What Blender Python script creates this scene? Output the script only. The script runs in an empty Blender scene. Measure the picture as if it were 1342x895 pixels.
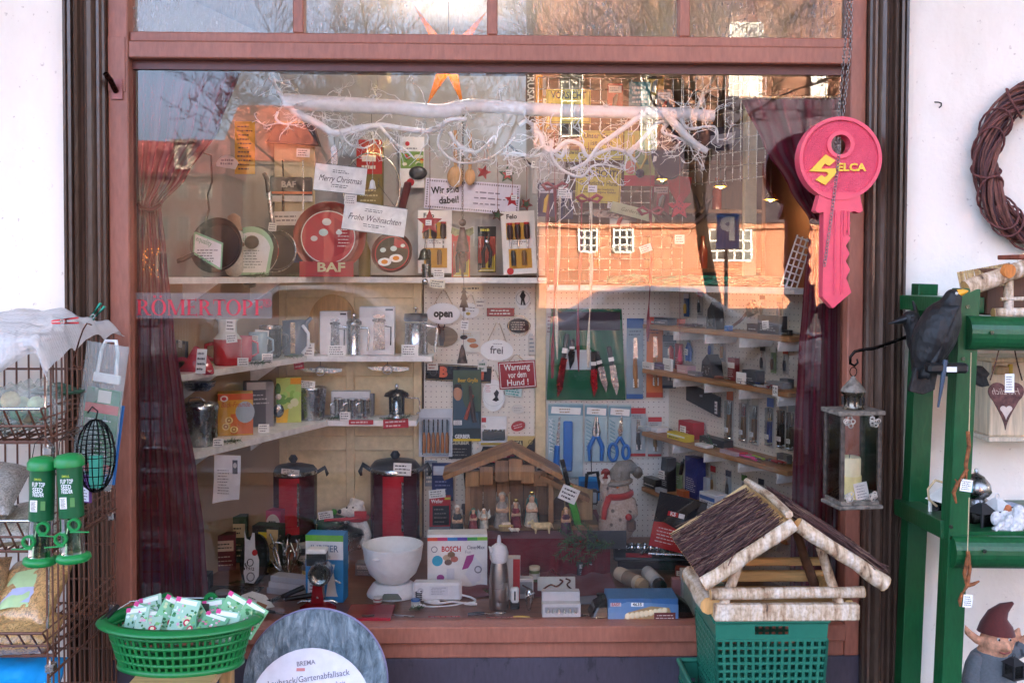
import bpy, math, random
from mathutils import Vector, Matrix, noise
R=math.radians; PI=math.pi
rnd=random.Random(7)
sc=bpy.context.scene; COL=sc.collection
# ---------------- camera ----------------
FP=1305.0; CAMD=3.6; CAMZ=1.65; HOR=360.0
YAW,PITCH,ROLL=R(1.5),R(1.6),R(0.2)
SHY=(HOR-447.5+FP*math.tan(PITCH))/1342.0
cam=bpy.data.cameras.new('camera'); camo=bpy.data.objects.new('camera',cam); COL.objects.link(camo)
cam.sensor_width=36.0; cam.lens=FP/1342*36.0; cam.shift_y=SHY; cam.clip_start=0.05; cam.clip_end=500
CM=Matrix.Translation((0,-CAMD,CAMZ))@Matrix.Rotation(-YAW,4,'Z')@Matrix.Rotation(PI/2-PITCH,4,'X')@Matrix.Rotation(ROLL,4,'Z')
camo.matrix_world=CM; sc.camera=camo
# ---------------- daylight ----------------
SUN_EL,SUN_AZ=R(13),R(22)      # low winter sun behind the shop, a little to the right
w=bpy.data.worlds.new('World'); sc.world=w; w.use_nodes=True
nt=w.node_tree; bg=nt.nodes['Background']; sky=nt.nodes.new('ShaderNodeTexSky')
sky.sky_type='NISHITA'; sky.sun_disc=False; sky.sun_elevation=SUN_EL; sky.sun_rotation=SUN_AZ
sky.air_density=0.4; sky.dust_density=10.0; sky.ozone_density=0.0
nt.links.new(sky.outputs[0],bg.inputs[0]); bg.inputs[1].default_value=0.15
sl=bpy.data.lights.new('sun','SUN'); sl.energy=2.0; sl.angle=R(0.5); sl.color=(1,.92,.8)
so=bpy.data.objects.new('sun',sl); COL.objects.link(so)
sd=Vector((math.sin(SUN_AZ)*math.cos(SUN_EL),math.cos(SUN_AZ)*math.cos(SUN_EL),math.sin(SUN_EL)))
so.rotation_euler=sd.to_track_quat('Z','Y').to_euler(); so.location=(6,12,20)
vs=sc.view_settings; vs.view_transform='Standard'; vs.look='None'; vs.gamma=1; vs.exposure=4.8; vs.use_curve_mapping=False
sc.cycles.max_bounces=10; sc.cycles.transparent_max_bounces=24; sc.cycles.diffuse_bounces=5
sc.cycles.use_denoising=True
# ---------------- pixel geometry ----------------
def W(px,py,Y):
    "the point of the photograph's pixel at distance Y behind the glass"
    d=CM.to_3x3()@Vector(((px-671)/FP,(-(py-447.5)+SHY*1342)/FP,-1))
    o=CM.translation; t=(Y-o.y)/d.y
    return o+d*t
def U(Y): return (CAMD+Y)/FP
# ---------------- materials ----------------
def lin(h):
    h=h.lstrip('#'); r=[int(h[i:i+2],16)/255 for i in (0,2,4)]
    return tuple((c/12.92 if c<=.04045 else ((c+.055)/1.055)**2.4) for c in r)+(1,)
MATS={}
class NT:
    def __init__(s,name):
        s.m=bpy.data.materials.new(name); s.m.use_nodes=True; s.t=s.m.node_tree; s.p=s.t.nodes['Principled BSDF']; s.out=s.t.nodes['Material Output']
    def n(s,ty,**k):
        x=s.t.nodes.new('ShaderNode'+ty)
        for a,v in k.items():
            if a.startswith('i_'): 
                key=a[2:]; key=int(key) if key.isdigit() else key.replace('_',' ')
                x.inputs[key].default_value=v
            else: setattr(x,a,v)
        return x
    def l(s,a,b): s.t.links.new(a,b)
    def coord(s,sx=1,sy=1,sz=1):
        c=s.n('TexCoord'); mp=s.n('Mapping'); mp.inputs['Scale'].default_value=(sx,sy,sz); s.l(c.outputs['Object'],mp.inputs[0]); return mp.outputs[0]
    def bump(s,h,strength=.3,dist=.002):
        b=s.n('Bump',i_Strength=strength,i_Distance=dist); s.l(h,b.inputs['Height']); s.l(b.outputs[0],s.p.inputs['Normal']); return b
    def ramp(s,f,stops):
        r=s.n('ValToRGB'); e=r.color_ramp.elements
        while len(e)<len(stops): e.new(.5)
        for q,(p,c) in zip(e,stops): q.position=p; q.color=c
        s.l(f,r.inputs[0]); return r.outputs[0]
    def mix(s,f,a,b,ty='MIX'):
        m=s.n('Mix',data_type='RGBA',blend_type=ty)
        for i,v in ((0,f),(6,a),(7,b)):
            if isinstance(v,(int,float,tuple)): m.inputs[i].default_value=v
            else: s.l(v,m.inputs[i])
        return m.outputs[2]
KIND=dict(paint=(.42,0,.10,30,.12,.0015),plast=(.33,0,.05,40,.05,.001),gloss=(.12,0,.04,20,.03,.001),metal=(.24,1,.06,60,.06,.0006),
 rough=(.7,0,.22,45,.5,.003),paper=(.75,0,.05,25,.12,.001),cloth=(.92,0,.14,140,.5,.0012),rust=(.65,.35,.45,55,.5,.0015),stone=(.8,0,.25,70,.6,.003),
 fluff=(.95,0,.15,160,1.0,.006))
def mat(h,kind='paint'):
    k=(h,kind)
    if k in MATS: return MATS[k]
    if kind in SPECIAL: m=SPECIAL[kind](h); MATS[k]=m; return m
    ro,me,var,scl,bs,bd=KIND[kind]
    t=NT(kind+'_'+h.strip('#')); c=lin(h); p=t.p
    p.inputs['Metallic'].default_value=me
    nz=t.n('TexNoise',i_Scale=scl,i_Detail=5.0,i_Roughness=.6); t.l(t.coord(),nz.inputs['Vector'])
    lo=tuple(x*(1-var*1.6) for x in c[:3])+(1,); hi=tuple(min(1,x*(1+var)) for x in c[:3])+(1,)
    t.l(t.ramp(nz.outputs[0],[(.3,lo),(.7,hi)]),p.inputs['Base Color'])
    mr=t.n('MapRange',i_3=max(.04,ro-.08),i_4=min(1,ro+.12)); t.l(nz.outputs[0],mr.inputs[0]); t.l(mr.outputs[0],p.inputs['Roughness'])
    t.bump(nz.outputs[0],bs,bd)
    if kind=='cloth': p.inputs['Sheen Weight'].default_value=.2
    MATS[k]=t.m; return t.m
def m_wood(h,sc3=(60,60,6),amt=.35,ro=.55):
    t=NT('wood_'+h.strip('#')); c=lin(h)
    v=t.coord(*sc3); nz=t.n('TexNoise',i_Scale=1.0,i_Detail=6.0,i_Roughness=.65,i_Distortion=.6); t.l(v,nz.inputs['Vector'])
    lo=tuple(x*(1-amt) for x in c[:3])+(1,); hi=tuple(min(1,x*(1+amt*.6)) for x in c[:3])+(1,)
    t.l(t.ramp(nz.outputs[0],[(.3,lo),(.7,hi)]),t.p.inputs['Base Color']); t.p.inputs['Roughness'].default_value=ro
    t.bump(nz.outputs[0],.35,.0015); return t.m
def m_glass(h):
    "clear bottle / blister plastic: transparent with a Fresnel coat"
    t=NT('clear_'+h.strip('#')); c=lin(h); tr=t.n('BsdfTransparent'); tr.inputs[0].default_value=c
    g=t.n('BsdfGlossy',i_Roughness=.06); fr=t.n('Fresnel',i_IOR=1.55); mx=t.n('MixShader')
    t.l(fr.outputs[0],mx.inputs[0]); t.l(tr.outputs[0],mx.inputs[1]); t.l(g.outputs[0],mx.inputs[2]); t.l(mx.outputs[0],t.out.inputs[0]); return t.m
def m_foil(h):
    "crinkled clear bag: see-through film with wrinkles and gloss"
    t=NT('film_'+h.strip('#')); c=lin(h); tr=t.n('BsdfTransparent'); tr.inputs[0].default_value=c
    p=t.p; p.inputs['Base Color'].default_value=c; p.inputs['Roughness'].default_value=.2
    nz=t.n('TexNoise',i_Scale=28.0,i_Detail=4.0,i_Distortion=1.5); t.l(t.coord(),nz.inputs['Vector']); t.bump(nz.outputs[0],1,.012)
    mx=t.n('MixShader',i_0=.22); t.l(tr.outputs[0],mx.inputs[1]); t.l(p.outputs[0],mx.inputs[2]); t.l(mx.outputs[0],t.out.inputs[0]); return t.m
def m_emit(h):
    t=NT('lit_'+h.strip('#')); t.p.inputs['Emission Color'].default_value=lin(h); t.p.inputs['Emission Strength'].default_value=.22; t.p.inputs['Base Color'].default_value=lin(h); return t.m
def m_birch(h):
    t=NT('birch_bark'); v=t.coord(48,9,11); nz=t.n('TexNoise',i_Scale=1.0,i_Detail=8.0,i_Roughness=.62); t.l(v,nz.inputs['Vector'])
    n2=t.n('TexNoise',i_Scale=90.0,i_Detail=4.0); t.l(t.coord(),n2.inputs['Vector'])
    a=t.ramp(nz.outputs[0],[(.32,lin('#4e3a2e')),(.39,lin('#a88768')),(.5,lin('#d0b697')),(.66,lin('#e6d8c8'))])
    b=t.mix(.35,a,t.ramp(n2.outputs[0],[(.35,lin('#8b6a50')),(.55,lin('#ffffff'))]),'MULTIPLY')
    t.l(b,t.p.inputs['Base Color']); t.p.inputs['Roughness'].default_value=.75; t.bump(n2.outputs[0],.6,.003); return t.m
def m_seed(h):
    t=NT('seed_'+h.strip('#')); c=lin(h); vo=t.n('TexVoronoi',i_Scale=240.0); t.l(t.coord(),vo.inputs['Vector'])
    lo=tuple(x*.55 for x in c[:3])+(1,); hi=tuple(min(1,x*1.25) for x in c[:3])+(1,)
    t.l(t.ramp(vo.outputs['Color'],[(.15,lo),(.5,c),(.85,hi)]),t.p.inputs['Base Color'])
    t.p.inputs['Roughness'].default_value=.35; t.p.inputs['Coat Weight'].default_value=.5; t.p.inputs['Coat Roughness'].default_value=.12
    nz=t.n('TexNoise',i_Scale=30.0,i_Detail=4.0,i_Distortion=1.0); t.l(t.coord(),nz.inputs['Vector']); t.bump(nz.outputs[0],.7,.006); return t.m
def m_peg(h):
    "white hardboard drilled with a grid of small holes (spacing 25 mm)"
    t=NT('pegboard_'+h.strip('#')); v=t.coord(40,40,40); fr=t.n('VectorMath',operation='FRACTION'); t.l(v,fr.inputs[0])
    sb=t.n('VectorMath',operation='SUBTRACT'); sb.inputs[1].default_value=(.5,.5,.5); t.l(fr.outputs[0],sb.inputs[0])
    mu=t.n('VectorMath',operation='MULTIPLY'); mu.inputs[1].default_value=(1,0,1); t.l(sb.outputs[0],mu.inputs[0])
    ln=t.n('VectorMath',operation='LENGTH'); t.l(mu.outputs[0],ln.inputs[0])
    a=t.ramp(ln.outputs['Value'],[(.07,lin('#5a5248')),(.11,lin(h))]); nz=t.n('TexNoise',i_Scale=4.0,i_Detail=5.0); t.l(t.coord(),nz.inputs['Vector'])
    t.l(t.mix(.35,a,t.ramp(nz.outputs[0],[(.3,lin('#c9c0b0')),(.7,lin('#ffffff'))]),'MULTIPLY'),t.p.inputs['Base Color'])
    t.p.inputs['Roughness'].default_value=.6; t.bump(ln.outputs['Value'],.2,.001); return t.m
def m_bubble(h):
    t=NT('bubble_wrap'); vo=t.n('TexVoronoi',i_Scale=85.0,i_Randomness=.25); t.l(t.coord(),vo.inputs['Vector'])
    nz=t.n('TexNoise',i_Scale=9.0,i_Detail=5.0,i_Distortion=1.0); t.l(t.coord(),nz.inputs['Vector'])
    ad=t.n('Math',operation='MULTIPLY_ADD'); ad.inputs[1].default_value=-.35; t.l(vo.outputs['Distance'],ad.inputs[0]); t.l(nz.outputs[0],ad.inputs[2]); t.bump(ad.outputs[0],.9,.012)
    p=t.p; p.inputs['Base Color'].default_value=lin('#f0eeec'); p.inputs['Roughness'].default_value=.2
    tr=t.n('BsdfTransparent'); tl=t.n('BsdfTranslucent'); tl.inputs[0].default_value=lin('#ecebea'); m1=t.n('MixShader',i_0=.3); m2=t.n('MixShader',i_0=.72)
    t.l(p.outputs[0],m1.inputs[1]); t.l(tl.outputs[0],m1.inputs[2]); t.l(tr.outputs[0],m2.inputs[1]); t.l(m1.outputs[0],m2.inputs[2]); t.l(m2.outputs[0],t.out.inputs[0]); return t.m
def m_brush(h):
    t=NT('brushed_'+h.strip('#')); t.p.inputs['Base Color'].default_value=lin(h); t.p.inputs['Metallic'].default_value=1; t.p.inputs['Roughness'].default_value=.3; t.p.inputs['Anisotropic'].default_value=.4
    nz=t.n('TexNoise',i_Scale=1.0,i_Detail=3.0); t.l(t.coord(10,10,400),nz.inputs['Vector']); mr=t.n('MapRange',i_3=.2,i_4=.42); t.l(nz.outputs[0],mr.inputs[0]); t.l(mr.outputs[0],t.p.inputs['Roughness']); return t.m
SPECIAL=dict(wood=m_wood,woodx=lambda h:m_wood(h,(6,60,60)),glass=m_glass,film=m_foil,emit=m_emit,birch=m_birch,seed=m_seed,peg=m_peg,bubble=m_bubble,brush=m_brush)
# ---------------- mesh builder ----------------
TEXTC={}
def text_mesh(s,bold=0,shear=0,sp=1.0):
    k=(s,bold,shear,sp)
    if k in TEXTC: return TEXTC[k]
    c=bpy.data.curves.new('t','FONT'); c.body=s; c.align_x='CENTER'; c.align_y='CENTER'; c.offset=bold; c.shear=shear; c.resolution_u=2; c.space_character=sp
    o=bpy.data.objects.new('t',c); me=bpy.data.meshes.new_from_object(o)
    r=([tuple(v.co) for v in me.vertices],[tuple(p.vertices) for p in me.polygons])
    bpy.data.objects.remove(o); bpy.data.curves.remove(c); bpy.data.meshes.remove(me); TEXTC[k]=r; return r
ALL=[]
class MB:
    def __init__(s,name,parent=None,u=1.0,thing=None):
        s.name=name; s.parent=parent; s.u=u; s.v=[]; s.f=[]; s.mi=[]; s.ms=[]; s.sm=[]; s.props={}; s.obj=None; s.mods=[]; s.M=Matrix.Identity(4); s.T=thing; ALL.append(s)
    def slot(s,m):
        if isinstance(m,tuple): m=mat(*m)
        elif isinstance(m,str): m=mat(m)
        if m not in s.ms: s.ms.append(m)
        return s.ms.index(m)
    def add(s,vs,fs,m,smooth=False):
        b=len(s.v); M=s.M; u=s.u
        s.v+=[tuple((M@Vector(p))*u) for p in vs]
        k=s.slot(m)
        for f in fs: s.f.append(tuple(b+i for i in f)); s.mi.append(k); s.sm.append(smooth)
        return s
    def box(s,x0,x1,y0,y1,z0,z1,m,c=None):
        if x0>x1:x0,x1=x1,x0
        if y0>y1:y0,y1=y1,y0
        if z0>z1:z0,z1=z1,z0
        d=min(x1-x0,y1-y0,z1-z0)
        if c is None: c=min(d*.18,.004/s.u)
        if c<=0: return s.add([(x,y,z) for x in(x0,x1) for y in(y0,y1) for z in(z0,z1)],[(0,1,3,2),(4,6,7,5),(0,4,5,1),(2,3,7,6),(0,2,6,4),(1,5,7,3)],m)
        X=((x0,x0+c),(x1,x1-c)); Yv=((y0,y0+c),(y1,y1-c)); Z=((z0,z0+c),(z1,z1-c)); V=[];I={}
        for i in(0,1):
            for j in(0,1):
                for k in(0,1):
                    for a in range(3):
                        I[i,j,k,a]=len(V); V.append((X[i][a!=0],Yv[j][a!=1],Z[k][a!=2]))
        F=[]
        for i in(0,1):
            F.append([I[i,j,k,0] for j,k in((0,0),(0,1),(1,1),(1,0))][::1 if i==0 else -1])
            F.append([I[j,i,k,1] for j,k in((0,0),(1,0),(1,1),(0,1))][::1 if i==0 else -1])
            F.append([I[j,k,i,2] for j,k in((0,0),(0,1),(1,1),(1,0))][::1 if i==0 else -1])
        for i in(0,1):
            for j in(0,1):
                F.append([I[i,j,0,0],I[i,j,1,0],I[i,j,1,1],I[i,j,0,1]]); F.append([I[i,0,j,0],I[i,1,j,0],I[i,1,j,2],I[i,0,j,2]]); F.append([I[0,i,j,1],I[1,i,j,1],I[1,i,j,2],I[0,i,j,2]])
                for k in(0,1): F.append([I[i,j,k,0],I[i,j,k,1],I[i,j,k,2]])
        return s.add(V,F,m)
    def tube(s,pts,r,m,n=8,cap=True,smooth=True,flat=None):
        pts=[Vector(p) for p in pts]; L=len(pts); rs=r if isinstance(r,(list,tuple)) else [r]*L
        V=[];F=[]; prev=None
        for i,p in enumerate(pts):
            t=(pts[min(i+1,L-1)]-pts[max(i-1,0)])
            if t.length<1e-9: t=Vector((0,0,1))
            t.normalize()
            if prev is None: a=t.orthogonal() if flat is None else Vector(flat)
            else: a=prev-t*prev.dot(t)
            if a.length<1e-6: a=t.orthogonal()
            a.normalize(); prev=a; b=t.cross(a)
            for k in range(n):
                q=2*PI*k/n; V.append(p+(a*math.cos(q)+b*math.sin(q))*rs[i])
        for i in range(L-1):
            for k in range(n): F.append((i*n+k,i*n+(k+1)%n,(i+1)*n+(k+1)%n,(i+1)*n+k))
        s.add(V,F,m,smooth)
        if cap and n>2: s.add(V[:n],[tuple(range(n))[::-1]],m); s.add(V[-n:],[tuple(range(n))],m)
        return s
    def cyl(s,p0,p1,r,m,r1=None,n=16): return s.tube([p0,p1],[r,r if r1 is None else r1],m,n)
    def lathe(s,prof,m,c=(0,0),n=24,cap=True,smooth=True,flute=0,sy=1.0):
        "prof: list of (radius, z)"
        V=[];F=[];L=len(prof)
        for r,z in prof:
            for k in range(n):
                q=2*PI*k/n; rr=r*(1+(flute if k%2 else -flute)); V.append((c[0]+rr*math.cos(q),c[1]+rr*math.sin(q)*sy,z))
        for i in range(L-1):
            for k in range(n): F.append((i*n+k,i*n+(k+1)%n,(i+1)*n+(k+1)%n,(i+1)*n+k))
        s.add(V,F,m,smooth)
        if cap: s.add(V[:n],[tuple(range(n))[::-1]],m); s.add(V[-n:],[tuple(range(n))],m)
        return s
    def ell(s,c,r,m,n=14,k=9):
        r=(r,r,r) if isinstance(r,(int,float)) else r
        V=[(c[0],c[1],c[2]-r[2])]
        for i in range(1,k):
            a=-PI/2+PI*i/k
            for j in range(n): q=2*PI*j/n; V.append((c[0]+r[0]*math.cos(a)*math.cos(q),c[1]+r[1]*math.cos(a)*math.sin(q),c[2]+r[2]*math.sin(a)))
        V.append((c[0],c[1],c[2]+r[2])); F=[]
        for j in range(n): F.append((0,1+(j+1)%n,1+j)); F.append((len(V)-1,1+(k-2)*n+j,1+(k-2)*n+(j+1)%n))
        for i in range(k-2):
            for j in range(n): F.append((1+i*n+j,1+i*n+(j+1)%n,1+(i+1)*n+(j+1)%n,1+(i+1)*n+j))
        return s.add(V,F,m,True)
    def prism(s,pts,y0,y1,m,smooth=False):
        "outline in x,z extruded along y"
        n=len(pts); V=[(x,y0,z) for x,z in pts]+[(x,y1,z) for x,z in pts]
        return s.add(V,[tuple(range(n)),tuple(range(2*n-1,n-1,-1))]+[(i,n+i,n+(i+1)%n,(i+1)%n) for i in range(n)],m,smooth)
    def disc(s,cx,cz,rx,rz,y0,y1,m,n=28,a0=0):
        return s.prism([(cx+rx*math.cos(a0-2*PI*i/n),cz+rz*math.sin(a0-2*PI*i/n)) for i in range(n)],y0,y1,m)
    def ring(s,cx,cz,ro,ri,y0,y1,m,n=36):
        V=[];F=[]
        for i in range(n):
            q=2*PI*i/n
            for r,y in((ro,y0),(ri,y0),(ri,y1),(ro,y1)): V.append((cx+r*math.cos(q),y,cz+r*math.sin(q)))
        for i in range(n):
            j=(i+1)%n
            for k in range(4): F.append((4*i+k,4*i+(k+1)%4,4*j+(k+1)%4,4*j+k))
        return s.add(V,F,m)
    def quad(s,x0,x1,z0,z1,y,m): return s.add([(x0,y,z0),(x1,y,z0),(x1,y,z1),(x0,y,z1)],[(0,1,2,3)],m)
    def grid(s,fn,nu,nv,m,smooth=True,closed=False):
        V=[fn(i/nu,j/nv) for i in range(nu+1) for j in range(nv+1)]
        return s.add(V,[(i*(nv+1)+j,(i+1)*(nv+1)+j,(i+1)*(nv+1)+j+1,i*(nv+1)+j+1) for i in range(nu) for j in range(nv)],m,smooth)
    def text(s,t,x,z,size,y,m,bold=0,shear=0,rot=0,width=None,sp=1.0,mirror=False):
        V,F=text_mesh(t,bold,shear,sp)
        if not V: return s
        k=size/.72; kx=k
        if width:
            w0=max(v[0] for v in V)-min(v[0] for v in V); kx=width/max(w0,1e-6)
        if mirror: kx=-kx
        c,q=math.cos(rot),math.sin(rot)
        return s.add([(x+v[0]*kx*c-v[1]*k*q,y,z+v[0]*kx*q+v[1]*k*c) for v in V],F,m)
    def scrib(s,x0,x1,z0,z1,y,m,rows=3,seed=0,th=.3):
        "lines of unreadable small print"
        r=random.Random(seed+int(x0*7)); h=(z1-z0)/rows
        for i in range(rows):
            zz=z1-(i+.5)*h; x=x0+r.random()*.08*(x1-x0); e=x1-r.random()*.3*(x1-x0)
            while x<e:
                wd=(x1-x0)*r.uniform(.06,.2); s.quad(x,min(x+wd,e),zz-h*th*.5,zz+h*th*.5*r.uniform(.6,1.2),y,m); x+=wd+(x1-x0)*.04
        return s
    def sub(s,name,**k):
        b=MB(name,s,s.u,s.T); b.M=s.M.copy(); b.props.update(k); return b
    def build(s):
        if s.obj: return s.obj
        me=bpy.data.meshes.new(s.name); me.from_pydata(s.v,[],s.f)
        for m in s.ms: me.materials.append(m)
        if s.f: me.polygons.foreach_set('material_index',s.mi); me.polygons.foreach_set('use_smooth',s.sm)
        me.update(); o=bpy.data.objects.new(s.name,me); COL.objects.link(o); s.obj=o
        if isinstance(s.parent,MB): o.parent=s.parent.build()
        elif s.parent is not None: o.parent=s.parent.root()
        for ty,kw in s.mods:
            md=o.modifiers.new(ty.lower(),ty)
            for a,v in kw.items(): setattr(md,a,v)
        for k,v in s.props.items(): o[k]=v
        return o
    def remesh(s,vox,sm=6,disp=None):
        s.mods.append(('REMESH',dict(mode='VOXEL',voxel_size=vox,use_smooth_shade=True))); s.mods.append(('SMOOTH',dict(factor=.5,iterations=sm))); return s
THINGS=[]
class Thing:
    "one top-level thing standing at pixel (px,py), Y metres behind the glass; its parts are drawn in photograph pixels from that point"
    def __init__(s,name,label,cat,px=None,py=None,Y=0,rz=0,group=None,u=None,loc=None,kind=None,tilt=0,rx=0):
        s.name=name; s.u=u if u is not None else (U(Y) if px is not None else 1.0)
        s.loc=Vector(loc) if loc is not None else W(px,py,Y)
        s.rz=rz; s.tilt=tilt; s.rx=rx; s.props={}
        if label: s.props['label']=label
        if cat: s.props['category']=cat
        if group: s.props['group']=group
        if kind: s.props['kind']=kind
        s._own=None; s._root=None; THINGS.append(s)
    def p(s,name,**k):
        b=MB(name,s,s.u,s); b.props.update(k); return b
    def own(s):
        if not s._own: s._own=MB(s.name,None,s.u,s)
        return s._own
    def root(s):
        if s._root: return s._root
        if s._own: o=s._own.build()
        else: o=bpy.data.objects.new(s.name,None); o.empty_display_size=.02; COL.objects.link(o)
        o.location=s.loc; o.rotation_euler=(R(s.rx),R(s.tilt),R(s.rz))
        for k,v in s.props.items(): o[k]=v
        s._root=o; return o
def struct(name,kind='structure',parent=None,label=None):
    b=MB(name,parent); b.props['kind']=kind
    if label: b.props['label']=label
    return b
def finish():
    for t in THINGS: t.root()
    for b in ALL:
        if b.f or b.T is None: b.build()
def wob(p,a,f,seed=0):
    n=noise.noise_vector(Vector(p)*f+Vector((seed*7.1,seed*3.3,0))); return Vector(p)+n*a
# ================= the shop building =================
def X(px,Y=0,py=450): return W(px,py,Y).x
def Z(py,Y=0,px=640): return W(px,py,Y).z
def m_plaster():
    t=NT('white_render'); nz=t.n('TexNoise',i_Scale=35.0,i_Detail=8.0,i_Roughness=.65); t.l(t.coord(),nz.inputs['Vector'])
    n2=t.n('TexNoise',i_Scale=1.3,i_Detail=6.0,i_Roughness=.7); t.l(t.coord(1,1,.45),n2.inputs['Vector'])
    a=t.ramp(n2.outputs[0],[(.3,lin('#e9ddce')),(.5,lin('#f6ecdf')),(.75,lin('#faf2e6'))])
    n3=t.n('TexNoise',i_Scale=60.0,i_Detail=2.0); t.l(t.coord(),n3.inputs['Vector'])
    b=t.mix(.5,a,t.ramp(n3.outputs[0],[(.22,lin('#b5a7a0')),(.3,(1,1,1,1))]),'MULTIPLY')
    t.l(b,t.p.inputs['Base Color']); t.p.inputs['Roughness'].default_value=.85; t.bump(nz.outputs[0],.6,.006); return t.m
def m_worn(name,base,chip,gloss=.4,amt=.34,scl=7,bd=.003,grime=None):
    "old brush paint: streaks, dirt and chips"
    t=NT(name); nz=t.n('TexNoise',i_Scale=scl,i_Detail=10.0,i_Roughness=.72); t.l(t.coord(1,1,.35),nz.inputs['Vector'])
    n2=t.n('TexNoise',i_Scale=90.0,i_Detail=5.0); t.l(t.coord(1,1,.25),n2.inputs['Vector'])
    c=lin(base); lo=tuple(x*.84 for x in c[:3])+(1,); hi=tuple(min(1,x*1.1) for x in c[:3])+(1,)
    a=t.ramp(n2.outputs[0],[(.3,lo),(.7,hi)]); f=t.ramp(nz.outputs[0],[(amt-.04,(1,1,1,1)),(amt,(0,0,0,1))])
    n3=t.n('TexNoise',i_Scale=2.2,i_Detail=4.0); t.l(t.coord(),n3.inputs['Vector'])
    a=t.mix(.55,a,t.ramp(n3.outputs[0],[(.3,lin(grime or '#b9a8a2')),(.65,(1,1,1,1))]),'MULTIPLY')
    t.l(t.mix(f,a,lin(chip)),t.p.inputs['Base Color']); t.p.inputs['Roughness'].default_value=gloss
    t.bump(n2.outputs[0],.35,bd); return t.m
M_PLASTER=m_plaster(); M_FRAME=m_worn('frame_paint','#a66853','#5a2f2a',.42,.33); M_PIL=m_worn('pilaster_paint','#5e4a3e','#8a7a72',.24,.27,9,.006)
M_PLINTH=m_worn('plinth_paint','#4a4450','#2e2a33',.5,.4,14,.003)
def m_pane(name,ior,fog=0):
    t=NT(name); tr=t.n('BsdfTransparent'); tr.inputs[0].default_value=(.98,.99,.985,1); g=t.n('BsdfGlossy',i_Roughness=0.0); g.inputs[0].default_value=(1,1,1,1)
    nz=t.n('TexNoise',i_Scale=1.6,i_Detail=2.0); t.l(t.coord(),nz.inputs['Vector']); b=t.n('Bump',i_Strength=.05,i_Distance=.01); t.l(nz.outputs[0],b.inputs['Height']); t.l(b.outputs[0],g.inputs['Normal'])
    fr=t.n('Fresnel',i_IOR=ior); mx=t.n('MixShader'); t.l(fr.outputs[0],mx.inputs[0]); t.l(tr.outputs[0],mx.inputs[1]); t.l(g.outputs[0],mx.inputs[2]); o=mx
    if fog:
        d=t.n('BsdfDiffuse'); d.inputs[0].default_value=(.75,.78,.8,1); n2=t.n('TexNoise',i_Scale=3.0,i_Detail=8.0,i_Roughness=.75); t.l(t.coord(1,1,.4),n2.inputs['Vector'])
        tl=t.n('BsdfTranslucent'); tl.inputs[0].default_value=(.8,.82,.85,1); m0=t.n('MixShader',i_0=.5); t.l(d.outputs[0],m0.inputs[1]); t.l(tl.outputs[0],m0.inputs[2])
        n3=t.n('TexNoise',i_Scale=120.0,i_Detail=3.0); t.l(t.coord(1,1,.3),n3.inputs['Vector']); ad=t.n('Math',operation='MULTIPLY'); t.l(n2.outputs[0],ad.inputs[0]); t.l(n3.outputs[0],ad.inputs[1])
        f=t.ramp(ad.outputs[0],[(.14,(0,0,0,1)),(.42,(fog,fog,fog,1))]); m2=t.n('MixShader'); t.l(f,m2.inputs[0]); t.l(mx.outputs[0],m2.inputs[1]); t.l(m0.outputs[0],m2.inputs[2]); o=m2
    t.l(o.outputs[0],t.out.inputs[0]); return t.m
M_PANE=m_pane('shop_glass',1.72); M_FOGPANE=m_pane('steamed_glass',1.75,.42)
tt=NT('glass_back'); _t=tt.n('BsdfTransparent'); tt.l(_t.outputs[0],tt.out.inputs[0]); M_CLEAR=tt.m
shop=Thing('shop_building','white rendered shop front with brown pilasters and red framed display window','building',loc=(0,0,0))
GX0,GX1=X(177),X(1104); GZ0,GZ1=Z(812),Z(92); FX0,FX1=X(151),X(1124); PX0,PX1=X(85,-.1),X(1186,-.1)
TZ=Z(49); TOPZ=TZ+.62
wl=shop.p('wall'); wl.box(-8,PX0+.02,-.06,.22,0,26,M_PLASTER,0)
wr=shop.p('wall'); wr.box(PX1-.02,19,-.06,.22,0,26,M_PLASTER,0)  # unseen height and length of the block shaped to shade the houses opposite
wt=shop.p('wall'); wt.box(PX0+.02,PX1-.02,-.06,.22,TOPZ+.08,26,M_PLASTER,0)
for x in(-8,18.78): shop.p('wall').box(x,x+.22,.22,9,0,26,M_PLASTER,0)
shop.p('wall').box(-8,19,9,9.22,0,26,M_PLASTER,0)
rf=shop.p('roof'); rf.prism([(-8.4,26),(19.4,26),(19.4,26.2),(-8.4,26.2)],-.4,9.6,('#7a4436','rough'))
ev=shop.p('added_shade_canopy'); ev.box(-8,19,-4.2,-.06,5.6,5.8,('#d8d2c8','paint'),.01)  # unseen canopy added over the pavement to dim the outside wall
def vprof(b,pts,z0,z1,m):
    n=len(pts); b.add([(x,y,z0) for x,y in pts]+[(x,y,z1) for x,y in pts],[(i,(i+1)%n,n+(i+1)%n,n+i) for i in range(n)]+[tuple(range(n))[::-1],tuple(range(n,2*n))],m)
def pilaster(x0,x1):
    pr=[(0,-.05),(0,-.095),(.05,-.115),(.10,-.11),(.12,-.10),(.16,-.10),(.18,-.115),(.26,-.118),(.28,-.10),(.33,-.10),(.35,-.12),(.40,-.13),(.44,-.12),(.46,-.098),(.50,-.092),(.60,-.112),(.68,-.12),(.76,-.112),(.84,-.09),(.86,-.10),(.93,-.10),(.95,-.08),(1,-.075),(1,.02),(0,.02)]
    b=shop.p('pilaster'); vprof(b,[(x0+(x1-x0)*a,y) for a,y in pr],0,TOPZ+.3,M_PIL)
pilaster(PX0,FX0-.002); pilaster(PX1,FX1+.002)
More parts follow.
